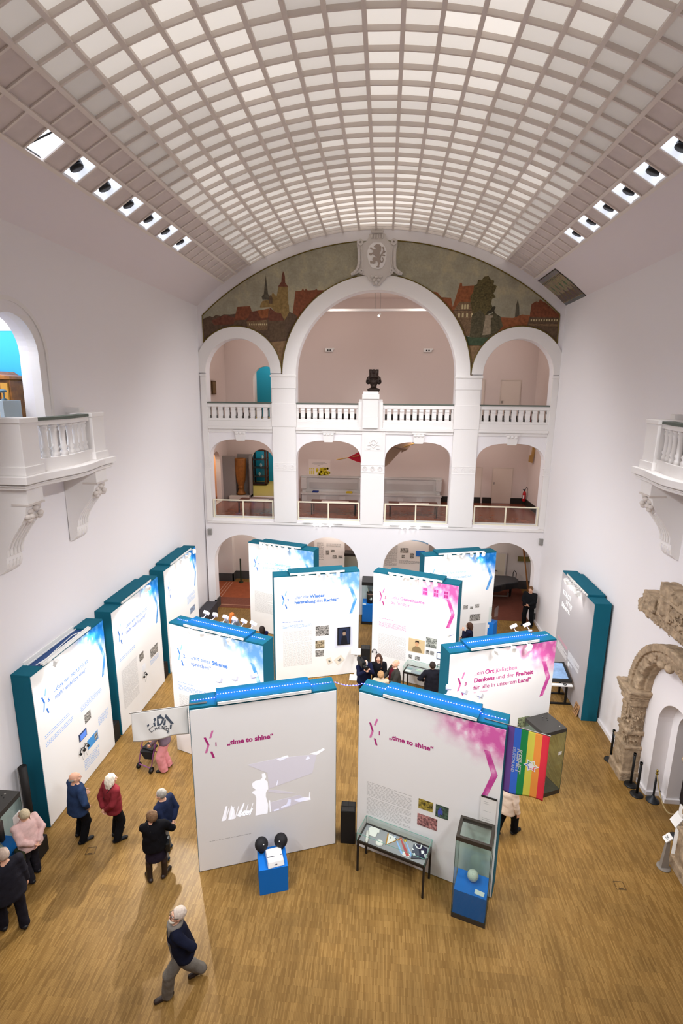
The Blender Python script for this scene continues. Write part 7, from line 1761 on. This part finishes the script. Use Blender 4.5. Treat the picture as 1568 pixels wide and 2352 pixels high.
# left showcase
LSC = glasscase('glass_case', 'glass case with dark lid and blue plinth at the left edge', (-7.98, 8.14, 0), 0, .52, .74, 1.90, .08, .12, False)
MB().box(.02, .50, .02, .72, .08, .76).build('blue_plinth', BLUE, LSC)
MB().box(.52, .524, .45, .68, 1.15, 1.5).build('paper_label', mat('caption_white', 'e6e4e0', .7), LSC)
o = MB().box(-.12, .12, -.09, .09, 0, .004).build('paper_sheet', mat('sheet_greenish', 'c4ccc0', .8), loc=(-7.74, 8.68, .761)); tag(o, 'pale paper sheet lying on the blue plinth in the left glass case', 'paper')
r = thing('photo_block', 'angled block of grey photos inside the left glass case', 'photo stand', (-7.76, 8.40, .76)); MB().prism([(-.12, 0), (.12, 0), (-.02, .2), (-.12, .2)], lambda u, v, d: (u, d, v), -.12, .12).build('block', photomat(80), r)
for k, (y, h_) in enumerate(((8.72, .5), (8.55, .42))):
    r = thing('torah_ornament', 'dark upright object in the left glass case, the %s one' % ('taller', 'shorter')[k], 'exhibit', (-7.9, y, .76)); MB().box(-.02, .06, -.05, .05, 0, h_).build('body', mat('dark_exhibit', '2a2a28', .5), r, bevel=.015); MB().cyl((.02, 0, h_), (.02, 0, h_ + .06), .03, .01, 10).build('tip', STEEL, r)
o = MB().box(-7.72, -7.32, 8.98, 9.32, 0, .40).build('equipment_box', mat('case_black', '1a1a1c', .5), loc=(-7.5, 9.15, 0), bevel=.01); tag(o, 'black equipment box on the floor beside the left glass case', 'box')
# table behind (third row) and rear plinth
TG = tablecase((.86, 16.46), R(-20.4), 1.45, .54, 'glass topped display table before the third row wall with facade print'); rg = random.Random(12)
for k in range(7):
    x, y = .15 + (k % 4) * .33, .14 + (k // 4) * .2; M_ = Matrix.Translation((.86, 16.46, .787)) @ Matrix.Rotation(R(-20.4), 4, 'Z'); p = M_ @ Vector((x, y, 0))
    o = MB().box(-.1, .1, -.06, .06, 0, .006).build('document', mat('doc_%d' % (k % 3), ('d8d8d2', '8e9aa0', 'b9c4b0')[k % 3], .8)); o.location = p; o.rotation_euler = (0, 0, R(-20.4) + rg.uniform(-.2, .2)); tag(o, 'document in the third row display table, %s' % ('front leftmost', 'front second from left', 'front third from left', 'front rightmost', 'rear leftmost', 'rear middle', 'rear rightmost')[k], 'document', 'documents in the third row display table')
RZ = R(-33); RF = (4.24, 20.56)
r = thing('vitrine', 'blue plinth with clear glass hood beside the right rear exhibition wall', 'glass case', (*RF, 0), RZ)
MB().box(0, .5, 0, .42, 0, .95).build('blue_plinth', BLUE, r); g = MB(); g.box(0, .5, 0, .008, .95, 1.62).box(0, .5, .412, .42, .95, 1.62).box(0, .008, .008, .412, .95, 1.62).box(.492, .5, .008, .412, .95, 1.62).box(0, .5, 0, .42, 1.62, 1.63); g.build('glass_hood', GLASS, r)
MB().box(.14, .32, -.003, 0, .72, .86).build('caption_card', WHITEM, r)
M_ = Matrix.Translation((*RF, .95)) @ Matrix.Rotation(RZ, 4, 'Z')
r = thing('leather_book', 'small brown bound book standing in the glass hood', 'book', M_ @ Vector((.25, .2, 0)), RZ); MB().box(-.07, .07, -.03, .03, 0, .24).build('cover', mat('leather_brown', '6b3a1e', .5), r, bevel=.01); MB().box(-.06, .072, -.022, .022, .008, .232).build('pages', OW, r)
# tablet stand and screens
r = thing('tablet_stand', 'white tablet stand before the third row wall, screen lit', 'tablet stand', (-.80, 17.25, 0))
MB().box(-.22, .2, -.2, .2, 0, .02).build('foot', WHITEM, r); MB().box(-.05, .05, -.03, .03, .02, 1.0).build('post', WHITEM, r)
m = MB(); m.M = Matrix.Translation((0, -.02, 1.06)) @ Matrix.Rotation(R(35), 4, 'X'); m.box(-.17, .17, -.13, .13, -.015, .015); m.build('tablet', WHITEM, r)
m = MB(); m.M = Matrix.Translation((0, -.02, 1.06)) @ Matrix.Rotation(R(35), 4, 'X'); m.box(-.14, .14, -.10, .10, .015, .018); m.build('screen', mat('screen_sky', 'bfe6ff', .3, emit=.9, ecol='a8dcff'), r)
def wall_tablet(p, x0, x1, z0, z1, label, c='5a86d8'):
    r = thing('wall_tablet', label, 'tablet', p.w((x0 + x1) / 2, -.012, z0), p.rz)
    w_ = x1 - x0; MB().box(-w_ / 2, w_ / 2, -.025, 0, 0, z1 - z0).build('frame', mat('tablet_navy', '22335c', .4), r, bevel=.006); MB().box(-w_ / 2 + .025, w_ / 2 - .025, -.028, -.025, .025, z1 - z0 - .025).build('screen', mat('tablet_screen_' + c, c, .3, emit=.55), r)
wall_tablet(L1, 1.40, 1.72, 1.27, 1.48, 'dark blue framed tablet on the nearest left panel', '4f78c8'); wall_tablet(G, 2.42, 2.68, 1.2, 1.45, 'lit tablet on the third row wall near the glass table', 'e6efff')
def headphones(p, x, z, label):
    r = thing('headphones', label, 'headphones', p.w(x, -.012, z), p.rz, 'black headphones hanging on the exhibition walls')
    MB().cyl((0, 0, .09), (0, -.07, .09), .008, n=6).build('hook', STEEL, r)
    MB().tube([(.085 * math.sin(q), -.045, .0 + .09 * math.cos(q)) for q in np.linspace(-1.9, 1.9, 14)], .010, 6).build('headband', BLACK, r)
    for s in (-1, 1): MB().cyl((s * .065, -.045, -.03), (s * .092, -.045, -.03), .036, .034, 12).build('ear_cup', BLACK, r)
    MB().tube([(.08, -.045, -.06), (.07, -.03, -.2), (.03, -.02, -.28), (.0, -.02, -.15)], .003, 4).build('cable', mat('cable_grey', '8a8a8a', .6), r)
headphones(L1, 1.42, 1.0, 'black headphones on the nearest left panel, left of a pair'); headphones(L1, 1.60, 1.0, 'black headphones on the nearest left panel, right of a pair'); headphones(L2, 1.58, 1.10, 'black headphones hanging on the middle left panel'); headphones(G, .14, .95, 'black headphones hanging at the left end of the third row wall'); headphones(G, 2.55, .95, 'black headphones below the lit tablet of the third row wall')
# media table before the title panel
r = thing('media_table', 'dark media table with tilted screen before the grey title panel', 'media table', (6.05, 16.6, 0))
m = MB(); m.M = Matrix.Translation((0, .05, .98)) @ Matrix.Rotation(R(14), 4, 'X'); m.box(-.52, .36, -.45, .45, -.06, .03); m.build('screen_frame', mat('screen_black', '232323', .4), r, bevel=.01)
m = MB(); m.M = Matrix.Translation((0, .05, .98)) @ Matrix.Rotation(R(14), 4, 'X'); m.box(-.45, .27, -.36, .38, .03, .034); m.build('screen', mat('screen_pale', '7f9cc0', .25, emit=.12, ecol='9db8d8', noise=.3, nscale=4), r)
MB().box(-.55, .36, -.5, -.36, .74, .78).build('shelf', WHITEM, r)
for x in (-.45, .2): MB().box(x, x + .06, -.36, -.30, 0, .74).build('leg', BLACK, r)
MB().box(-.6, .4, -.37, -.29, 0, .04).build('foot_bar', BLACK, r); MB().box(-.6, .4, .25, .33, 0, .04).build('foot_bar', BLACK, r)
for x in (-.45, .2): MB().box(x, x + .06, .26, .32, .04, .9).build('leg', BLACK, r)
MB().tube([(.05 * math.cos(q) + .12, -.43 + .05 * math.sin(q), .79) for q in np.linspace(0, 6.28, 12)], .012, 6).build('cable_loop', BLACK, r)
# cardboard sign leaning on the title panel
r = thing('cardboard_sign', 'small brown cardboard sign with black hand lettering leaning at the floor', 'sign', (6.40, 15.72, 0), R(-90))
m = MB(); m.M = Matrix.Rotation(R(-12), 4, 'X'); m.box(-.17, .17, -.006, .006, 0.0, .40); m.build('board', mat('cardboard', 'b58a5e', .9), r)
m = MB(); m.M = Matrix.Rotation(R(-12), 4, 'X'); rg = random.Random(77)
for z in (.30, .21, .12, .04):
    x = -.14
    while x < .12: w_ = rg.uniform(.02, .045); m.box(x, x + .012, -.008, -.006, z, z + .06); m.box(x, x + w_, -.008, -.006, z + rg.choice((0, .025, .05)), z + rg.choice((.06, .012)) if False else z + .06) if rg.random() < .25 else m.box(x, x + w_, -.008, -.006, z + .024, z + .036); x += w_ + .014
m.build('lettering', BLACK, r)
# barrier posts and rope
def post(x, y, h, label, brass=False, cap=False):
    r = thing('barrier_post', label, 'barrier post', (x, y, 0), 0, 'barrier posts at the stone portal')
    bm_ = mat('post_black', '1a1a1a', .45) if not brass else mat('post_iron', '2e3136', .45, .3)
    MB().lathe([(.16, 0), (.16, .012), (.13, .035), (.06, .05 if not brass else .10), (.03, .06 if not brass else .16)], n=24).build('foot', bm_, r); MB().cyl((0, 0, .05), (0, 0, h - (.08 if brass else 0)), .032 if not brass else .026, n=14).build('pole', bm_, r)
    if brass:
        bz = mat('brass', 'a08a3c', .3, .8); MB().lathe([(.03, h - .1), (.04, h - .08), (.022, h - .06), (.018, h - .03), (.03, h - .015), (.03, h + .01), (.015, h + .03), (0, h + .035)], n=16).build('finial', bz, r)
    else: MB().cyl((0, 0, h - .06), (0, 0, h), .038, n=14).build('belt_head', bm_, r)
post(6.80, 12.60, .97, 'black barrier post right before the left portal pillar, upper of two'); post(6.80, 12.25, .97, 'black barrier post before the left portal pillar, nearer of two'); post(6.66, 13.56, .97, 'black barrier post half hidden behind the left portal pillar')
post(7.12, 12.08, .88, 'iron barrier post with brass knob at the white niche', True); post(7.10, 10.92, .88, 'iron barrier post partly hidden by the right portal pillar', True)
o = MB().tube([(7.12 + .0 * t, 12.08 - 1.16 * t, .80 - .55 * (1 - (2 * t - 1) ** 2)) for t in np.linspace(0, 1, 16)], .016, 8).build('barrier_rope', mat('rope_gold', 'a8946a', .8), loc=(7.11, 11.5, .25)); tag(o, 'sagging pale gold rope between the two iron barrier posts', 'rope')
r = thing('label_stand', 'grey tapered label stand with white number plate by the right pillar', 'label stand', (6.40, 10.07, 0)); SG = mat('stand_grey', '8b847c', .6)
MB().lathe([(.14, 0), (.14, .02), (.10, .03)], n=24).build('foot', SG, r); MB().frustum((-.08, .08, -.05, .05), (-.03, .03, -.03, .03), .02, .72).build('post', SG, r)
m = MB(); m.M = Matrix.Translation((-.02, 0, .78)) @ Matrix.Rotation(R(90), 4, 'Z') @ Matrix.Rotation(R(-40), 4, 'X') if False else Matrix.Translation((-.02, 0, .78)) @ Matrix.Rotation(R(-45), 4, 'Y'); m.box(-.09, .09, -.08, .08, -.012, .012); m.build('plate', WHITEM, r)
vs, fs = text_mesh('20', .09, .002, align='CENTER'); m = MB(); m.M = Matrix.Translation((-.02, 0, .78)) @ Matrix.Rotation(R(-45), 4, 'Y') @ Matrix.Rotation(R(-90), 4, 'Z'); m.add([(u, v - .035, .013) for u, v, w_ in vs], fs); m.build('number', mat('number_grey', '6b6b66', .7), r)
r = thing('information_sign', 'white information panel tilted beside the right portal pillar', 'information panel', (6.75, 10.35, 0)); MB().box(-.015, .015, -.08, .08, 0, 1.35).build('post', WHITEM, r); m = MB(); m.M = Matrix.Translation((-.06, .02, 1.0)) @ Matrix.Rotation(R(30), 4, 'Y'); m.box(-.01, .01, -.12, .12, -.14, .14); m.build('plate', WHITEM, r)
# floor sockets
for x, y, a, l in ((5.24, 9.525, 0, 'right foreground floor'), (-6.35, 9.35, .2, 'floor behind the man in the blue blazer')):
    h_ = MB(); 
    for b_ in ((-.10, .10, -.10, -.09), (-.10, .10, .09, .10), (-.10, -.09, -.09, .09), (.09, .10, -.09, .09)): h_.box(*b_, .0, .003)
    h_.box(-.05, .05, -.075, -.06, 0, .004)
    o = h_.build('floor_socket', mat('socket_line', '4a3824', .6)); o.location = (x, y, 0.0); o.rotation_euler = (0, 0, a); tag(o, 'square floor socket cover let into the %s' % l, 'floor socket')
# flags on the front pair of walls
def clothmesh(W, H, nx, nz, wave, fn):
    mb = MB(); vs = []
    for j in range(nz + 1):
        for i in range(nx + 1): x, z = W * i / nx, -H * j / nz; vs.append(fn(x, wave(x, z), z))
    fs = [(j * (nx + 1) + i, (j + 1) * (nx + 1) + i, (j + 1) * (nx + 1) + i + 1, j * (nx + 1) + i + 1) for j in range(nz) for i in range(nx)]
    return vs, fs
wv = lambda x, z: .02 * math.sin(x * 9 + z * 1.5) * min(1, -z * 1.6 + .1) + .012 * math.sin(x * 4 - z * 3) * min(1, -z)
FR = thing('rainbow_flag', 'rainbow striped flag with white star hanging at the front right wall', 'flag', B.w(3.05, .10, 4.0), B.rz)
cols = ['6b4a94', '3a6cd2', '1f8a4a', 'dcd452', 'f59a44', 'ea3648']
def flag_sag(x): return -.0
vs, fs = clothmesh(.745, 1.43, 24, 40, wv, lambda x, y, z: (x, y, z - .02 * (x / .745) + (-.03 * math.sin(x * 7) * (z / -1.43))))
mb = MB(); mb.add(vs, fs); mb.m = [min(5, int((i % 24) / 4)) for i in range(len(fs))]; mb.sm = [True] * len(fs)
o = mb.build('cloth', [mat('flag_' + c, c, .85, bump=.1, bscale=200) for c in cols], FR); sm_ = o.modifiers.new('thick', 'SOLIDIFY'); sm_.thickness = .004; sm_.offset = 0
def ontoflag(x, z, d=.006): return (x, wv(x, z) - d, z - .02 * (x / .745) + (-.03 * math.sin(x * 7) * (z / -1.43)))
for body, x0, z0, size, bold, sh_ in (('KESHET', .205, -.44, .135, .004, .15), ('DEUTSCHLAND', .125, -.43, .075, .0008, 0)):
    vs, fs = text_mesh(body, size, bold, sh_, space=.93 if body == 'KESHET' else .9); sc = .53 / text_width(vs)
    mb = MB(); mb.add([ontoflag(x0 + v * (.95 if body == 'KESHET' else 1), z0 - u * sc) for u, v, w_ in vs], fs); mb.build('lettering', WHITEM, FR)
def star(r0, r1, c, rot=0, n=12): return [(c[0] + (r0 if i % 2 == 0 else r1) * math.cos(rot + i * math.pi / 6), c[1] + (r0 if i % 2 == 0 else r1) * math.sin(rot + i * math.pi / 6)) for i in range(12)]
def starring(ra, rb, dd, m, nm, seg=None):
    mb = MB(); A_ = star(ra, ra * .577, (.475, -.72), .1); B_ = star(rb, rb * .577, (.475, -.72), .1)
    for i in (range(12) if seg is None else seg): j = (i + 1) % 12; mb.quad(ontoflag(*A_[i], dd), ontoflag(*A_[j], dd), ontoflag(*B_[j], dd), ontoflag(*B_[i], dd))
    mb.build(nm, m, FR)
mb = MB(); mb.poly([ontoflag(*q, .006) for q in star(.145, .084, (.475, -.72), .1)]); mb.build('star', WHITEM, FR)
starring(.108, .085, .0075, MATS['flag_dcd452'], 'star_line', range(0, 3)); starring(.108, .085, .0075, MATS['flag_1f8a4a'], 'star_line', range(3, 5)); starring(.108, .085, .0075, MATS['flag_3a6cd2'], 'star_line', range(5, 8)); starring(.108, .085, .0075, MATS['flag_ea3648'], 'star_line', range(8, 12))
MB().cyl((-.45, 0, .01), (.76, 0, -.012), .010, n=8).build('pole', STEEL, FR)
wv2 = lambda x, z: .018 * math.sin(x * 7 + 1) * min(1, -z * 2) + .01 * math.sin(x * 15 + z * 5) * min(1, -z * 2)
FC = thing('white_banner', 'white banner with painted grey Hebrew letters hanging from the front left wall', 'banner', A.w(-1.10, .10, 3.985), A.rz)
vs, fs = clothmesh(1.07, .65, 40, 20, wv2, lambda x, y, z: (x + .0 * z, y, z - .02 * math.sin(x * 6) * (z / -.65)))
mb = MB(); mb.smooth = True; mb.add(vs, fs); o = mb.build('cloth', mat('banner_white', 'f2f1ec', .9), FC); sm_ = o.modifiers.new('thick', 'SOLIDIFY'); sm_.thickness = .004; sm_.offset = 0
def FCp(u, v, d): x, z = u + 1.10, v - 3.985; return (x, wv2(x, z) - .005 - d, z - .02 * math.sin(x * 6) * (z / -.65))
CH = dict(a=[(-0.82,3.68),(-0.66,3.83),(-0.64,3.8),(-0.65,3.76),(-0.81,3.64)], b=[(-0.7,3.72),(-0.66,3.73),(-0.655,3.645),(-0.685,3.645)], c=[(-0.62,3.84),(-0.60,3.85),(-0.585,3.64),(-0.63,3.64)], d=[(-0.615,3.85),(-0.54,3.88),(-0.53,3.83),(-0.48,3.785),(-0.49,3.75),(-0.55,3.79),(-0.605,3.79)], e=[(-0.515,3.78),(-0.48,3.77),(-0.51,3.70),(-0.55,3.645),(-0.615,3.64),(-0.61,3.68),(-0.56,3.685)], f=[(-0.475,3.76),(-0.455,3.74),(-0.475,3.62),(-0.52,3.63)], g=[(-0.475,3.80),(-0.45,3.87),(-0.31,3.62),(-0.36,3.61),(-0.39,3.66)], h=[(-0.385,3.61),(-0.35,3.60),(-0.37,3.49),(-0.395,3.51)])
mb = MB()
for q in CH.values(): mb.prism(q, FCp, 0, .001)
mb.build('painted_letters', mat('paint_slate', '4e5866', .9), FC)
CL = [[(-.70, 3.66), (-.79, 3.59), (-.745, 3.525), (-.69, 3.57)], [(-.67, 3.615), (-.665, 3.56)], [(-.64, 3.62), (-.63, 3.57)], [(-.668, 3.59), (-.634, 3.595)], [(-.605, 3.62), (-.598, 3.572)], [(-.605, 3.62), (-.575, 3.618)], [(-.602, 3.598), (-.575, 3.595)], [(-.598, 3.573), (-.57, 3.570)], [(-.50, 3.612), (-.545, 3.605), (-.505, 3.58), (-.51, 3.552), (-.55, 3.565)], [(-.445, 3.58), (-.48, 3.605), (-.505, 3.535), (-.47, 3.508)], [(-.493, 3.57), (-.46, 3.545)], [(-.455, 3.55), (-.415, 3.525), (-.425, 3.485), (-.46, 3.488), (-.455, 3.55)], [(-.44, 3.46), (-.415, 3.45), (-.42, 3.425), (-.445, 3.43), (-.44, 3.46)]]
mb = MB()
for pl in CL: mb.tube([FCp(u, v, .001) for u, v in pl], .0055, 5)
mb.build('small_lettering', mat('paint_dark_slate', '3a404a', .9), FC)
MB().cyl((-.02, 0, .006), (1.45, 0, .012), .009, n=8).build('pole', STEEL, FC)
b_ = MB(); b_.box(1.10, 1.45, -.02, .02, .012, .03); b_.build('clamp', STEEL, FC)
# walking frame
r = thing('walking_frame', 'purple four wheeled walking frame with black seat bag by the pink trousers', 'rollator', (-6.12, 12.16, 0))
PUR = mat('purple_metal', '8a4f84', .35, .3); RUB = mat('rubber_black', '161616', .7)
W_ = dict(fl=(-6.48, 12.02), fr=(-6.06, 11.86), rr=(-5.93, 12.36), rl=(-6.34, 12.46))
for kx, (x, y) in W_.items():
    w_ = MB(); c = Vector((x, y, .09)); ax = Vector((.93, .36, 0)).normalized() if False else Vector((.96, -.28, 0)).normalized()
    w_.cyl(c - ax * .016, c + ax * .016, .09, n=20); w_.build('wheel', RUB, r, world=True); MB().cyl(c - ax * .02, c + ax * .02, .045, n=14).build('hub', mat('hub_grey', '4a4a4e', .5), r, world=True)
def P_(k_, z): return (*W_[k_], z)
for a, b in ((('fl'), ('rl')), (('fr'), ('rr'))):
    MB().tube([P_(a, .12), (W_[a][0] * .75 + W_[b][0] * .25, W_[a][1] * .75 + W_[b][1] * .25, .5), (W_[b][0] * .6 + W_[a][0] * .4, W_[b][1] * .6 + W_[a][1] * .4, .88)], .016, 8).tube([P_(b, .12), (W_[a][0] * .6 + W_[b][0] * .4, W_[a][1] * .6 + W_[b][1] * .4, .55)], .014, 8).build('side_frame', PUR, r, world=True)
    q = (W_[b][0] * .6 + W_[a][0] * .4, W_[b][1] * .6 + W_[a][1] * .4, .88); MB().cyl(q, (q[0] + .03, q[1] + .12, .89), .02, n=8).build('handle', BLACK, r, world=True)
    MB().tube([(q[0], q[1], .85), (q[0] - .10, q[1] - .12, .6), (W_[b][0] - .04, W_[b][1], .2)], .004, 5).build('brake_cable', mat('cable_tan', '8a7444', .6), r, world=True)
MB().tube([P_('fl', .14), P_('fr', .14)], .015, 8).build('cross_bar', PUR, r, world=True)
MB().prism([(-6.38, 12.10), (-6.06, 12.0), (-6.0, 12.24), (-6.32, 12.34)], lambda u, v, d: (u, v, d), .55, .60).build('seat', mat('seat_black', '1a1a1c', .6), r, world=True, bevel=.01)
m = MB(); m.frustum((-6.30, -6.10, 12.02, 12.16), (-6.40, -6.06, 11.98, 12.24), .3, .55); m.build('basket', mat('bag_black', '202022', .8), r, world=True)
# video camera on the shoulder
r = thing('video_camera', 'big black shoulder video camera with a white side screen', 'video camera', (-.51, 15.43, 1.52), R(206))
MB().box(-.07, .07, -.22, .16, 0, .2).box(-.05, .05, -.32, -.22, .03, .17).build('body', mat('camera_black', '17171a', .5), r, bevel=.01); MB().cyl((0, .16, .1), (0, .36, .1), .06, .075, 16).build('lens', mat('camera_lens', '0e0e10', .3), r); MB().tube([(0, -.15, .2), (0, -.12, .26), (0, .08, .26), (0, .12, .2)], .015, 6).build('handle', BLACK, r); MB().box(-.16, -.15, -.05, .07, .04, .15).build('side_screen', mat('camera_screen', 'e8f0ff', .3, emit=.8), r)
# small lamp rails under the middle gallery
for cx, l in ((-2.2, 'second'), (1.7, 'third')):
    r = thing('picture_light_rail', 'slim light rail with small spots below the %s bay of the middle gallery' % l, 'light rail', (XC + cx, D - .05, 4.35), 0, 'light rails below the middle gallery')
    MB().box(XC + cx - .9, XC + cx + .9, D - .12, D - .06, 4.36, 4.40).build('rail', WHITEM, r, world=True)
    for dx in (-.35, -.1, .35): MB().cyl((XC + cx + dx, D - .1, 4.36), (XC + cx + dx, D - .16, 4.24), .04, .05, 10).build('lamp_head', mat('bulb_glow2', 'ffffff', emit=2.5), r, world=True)
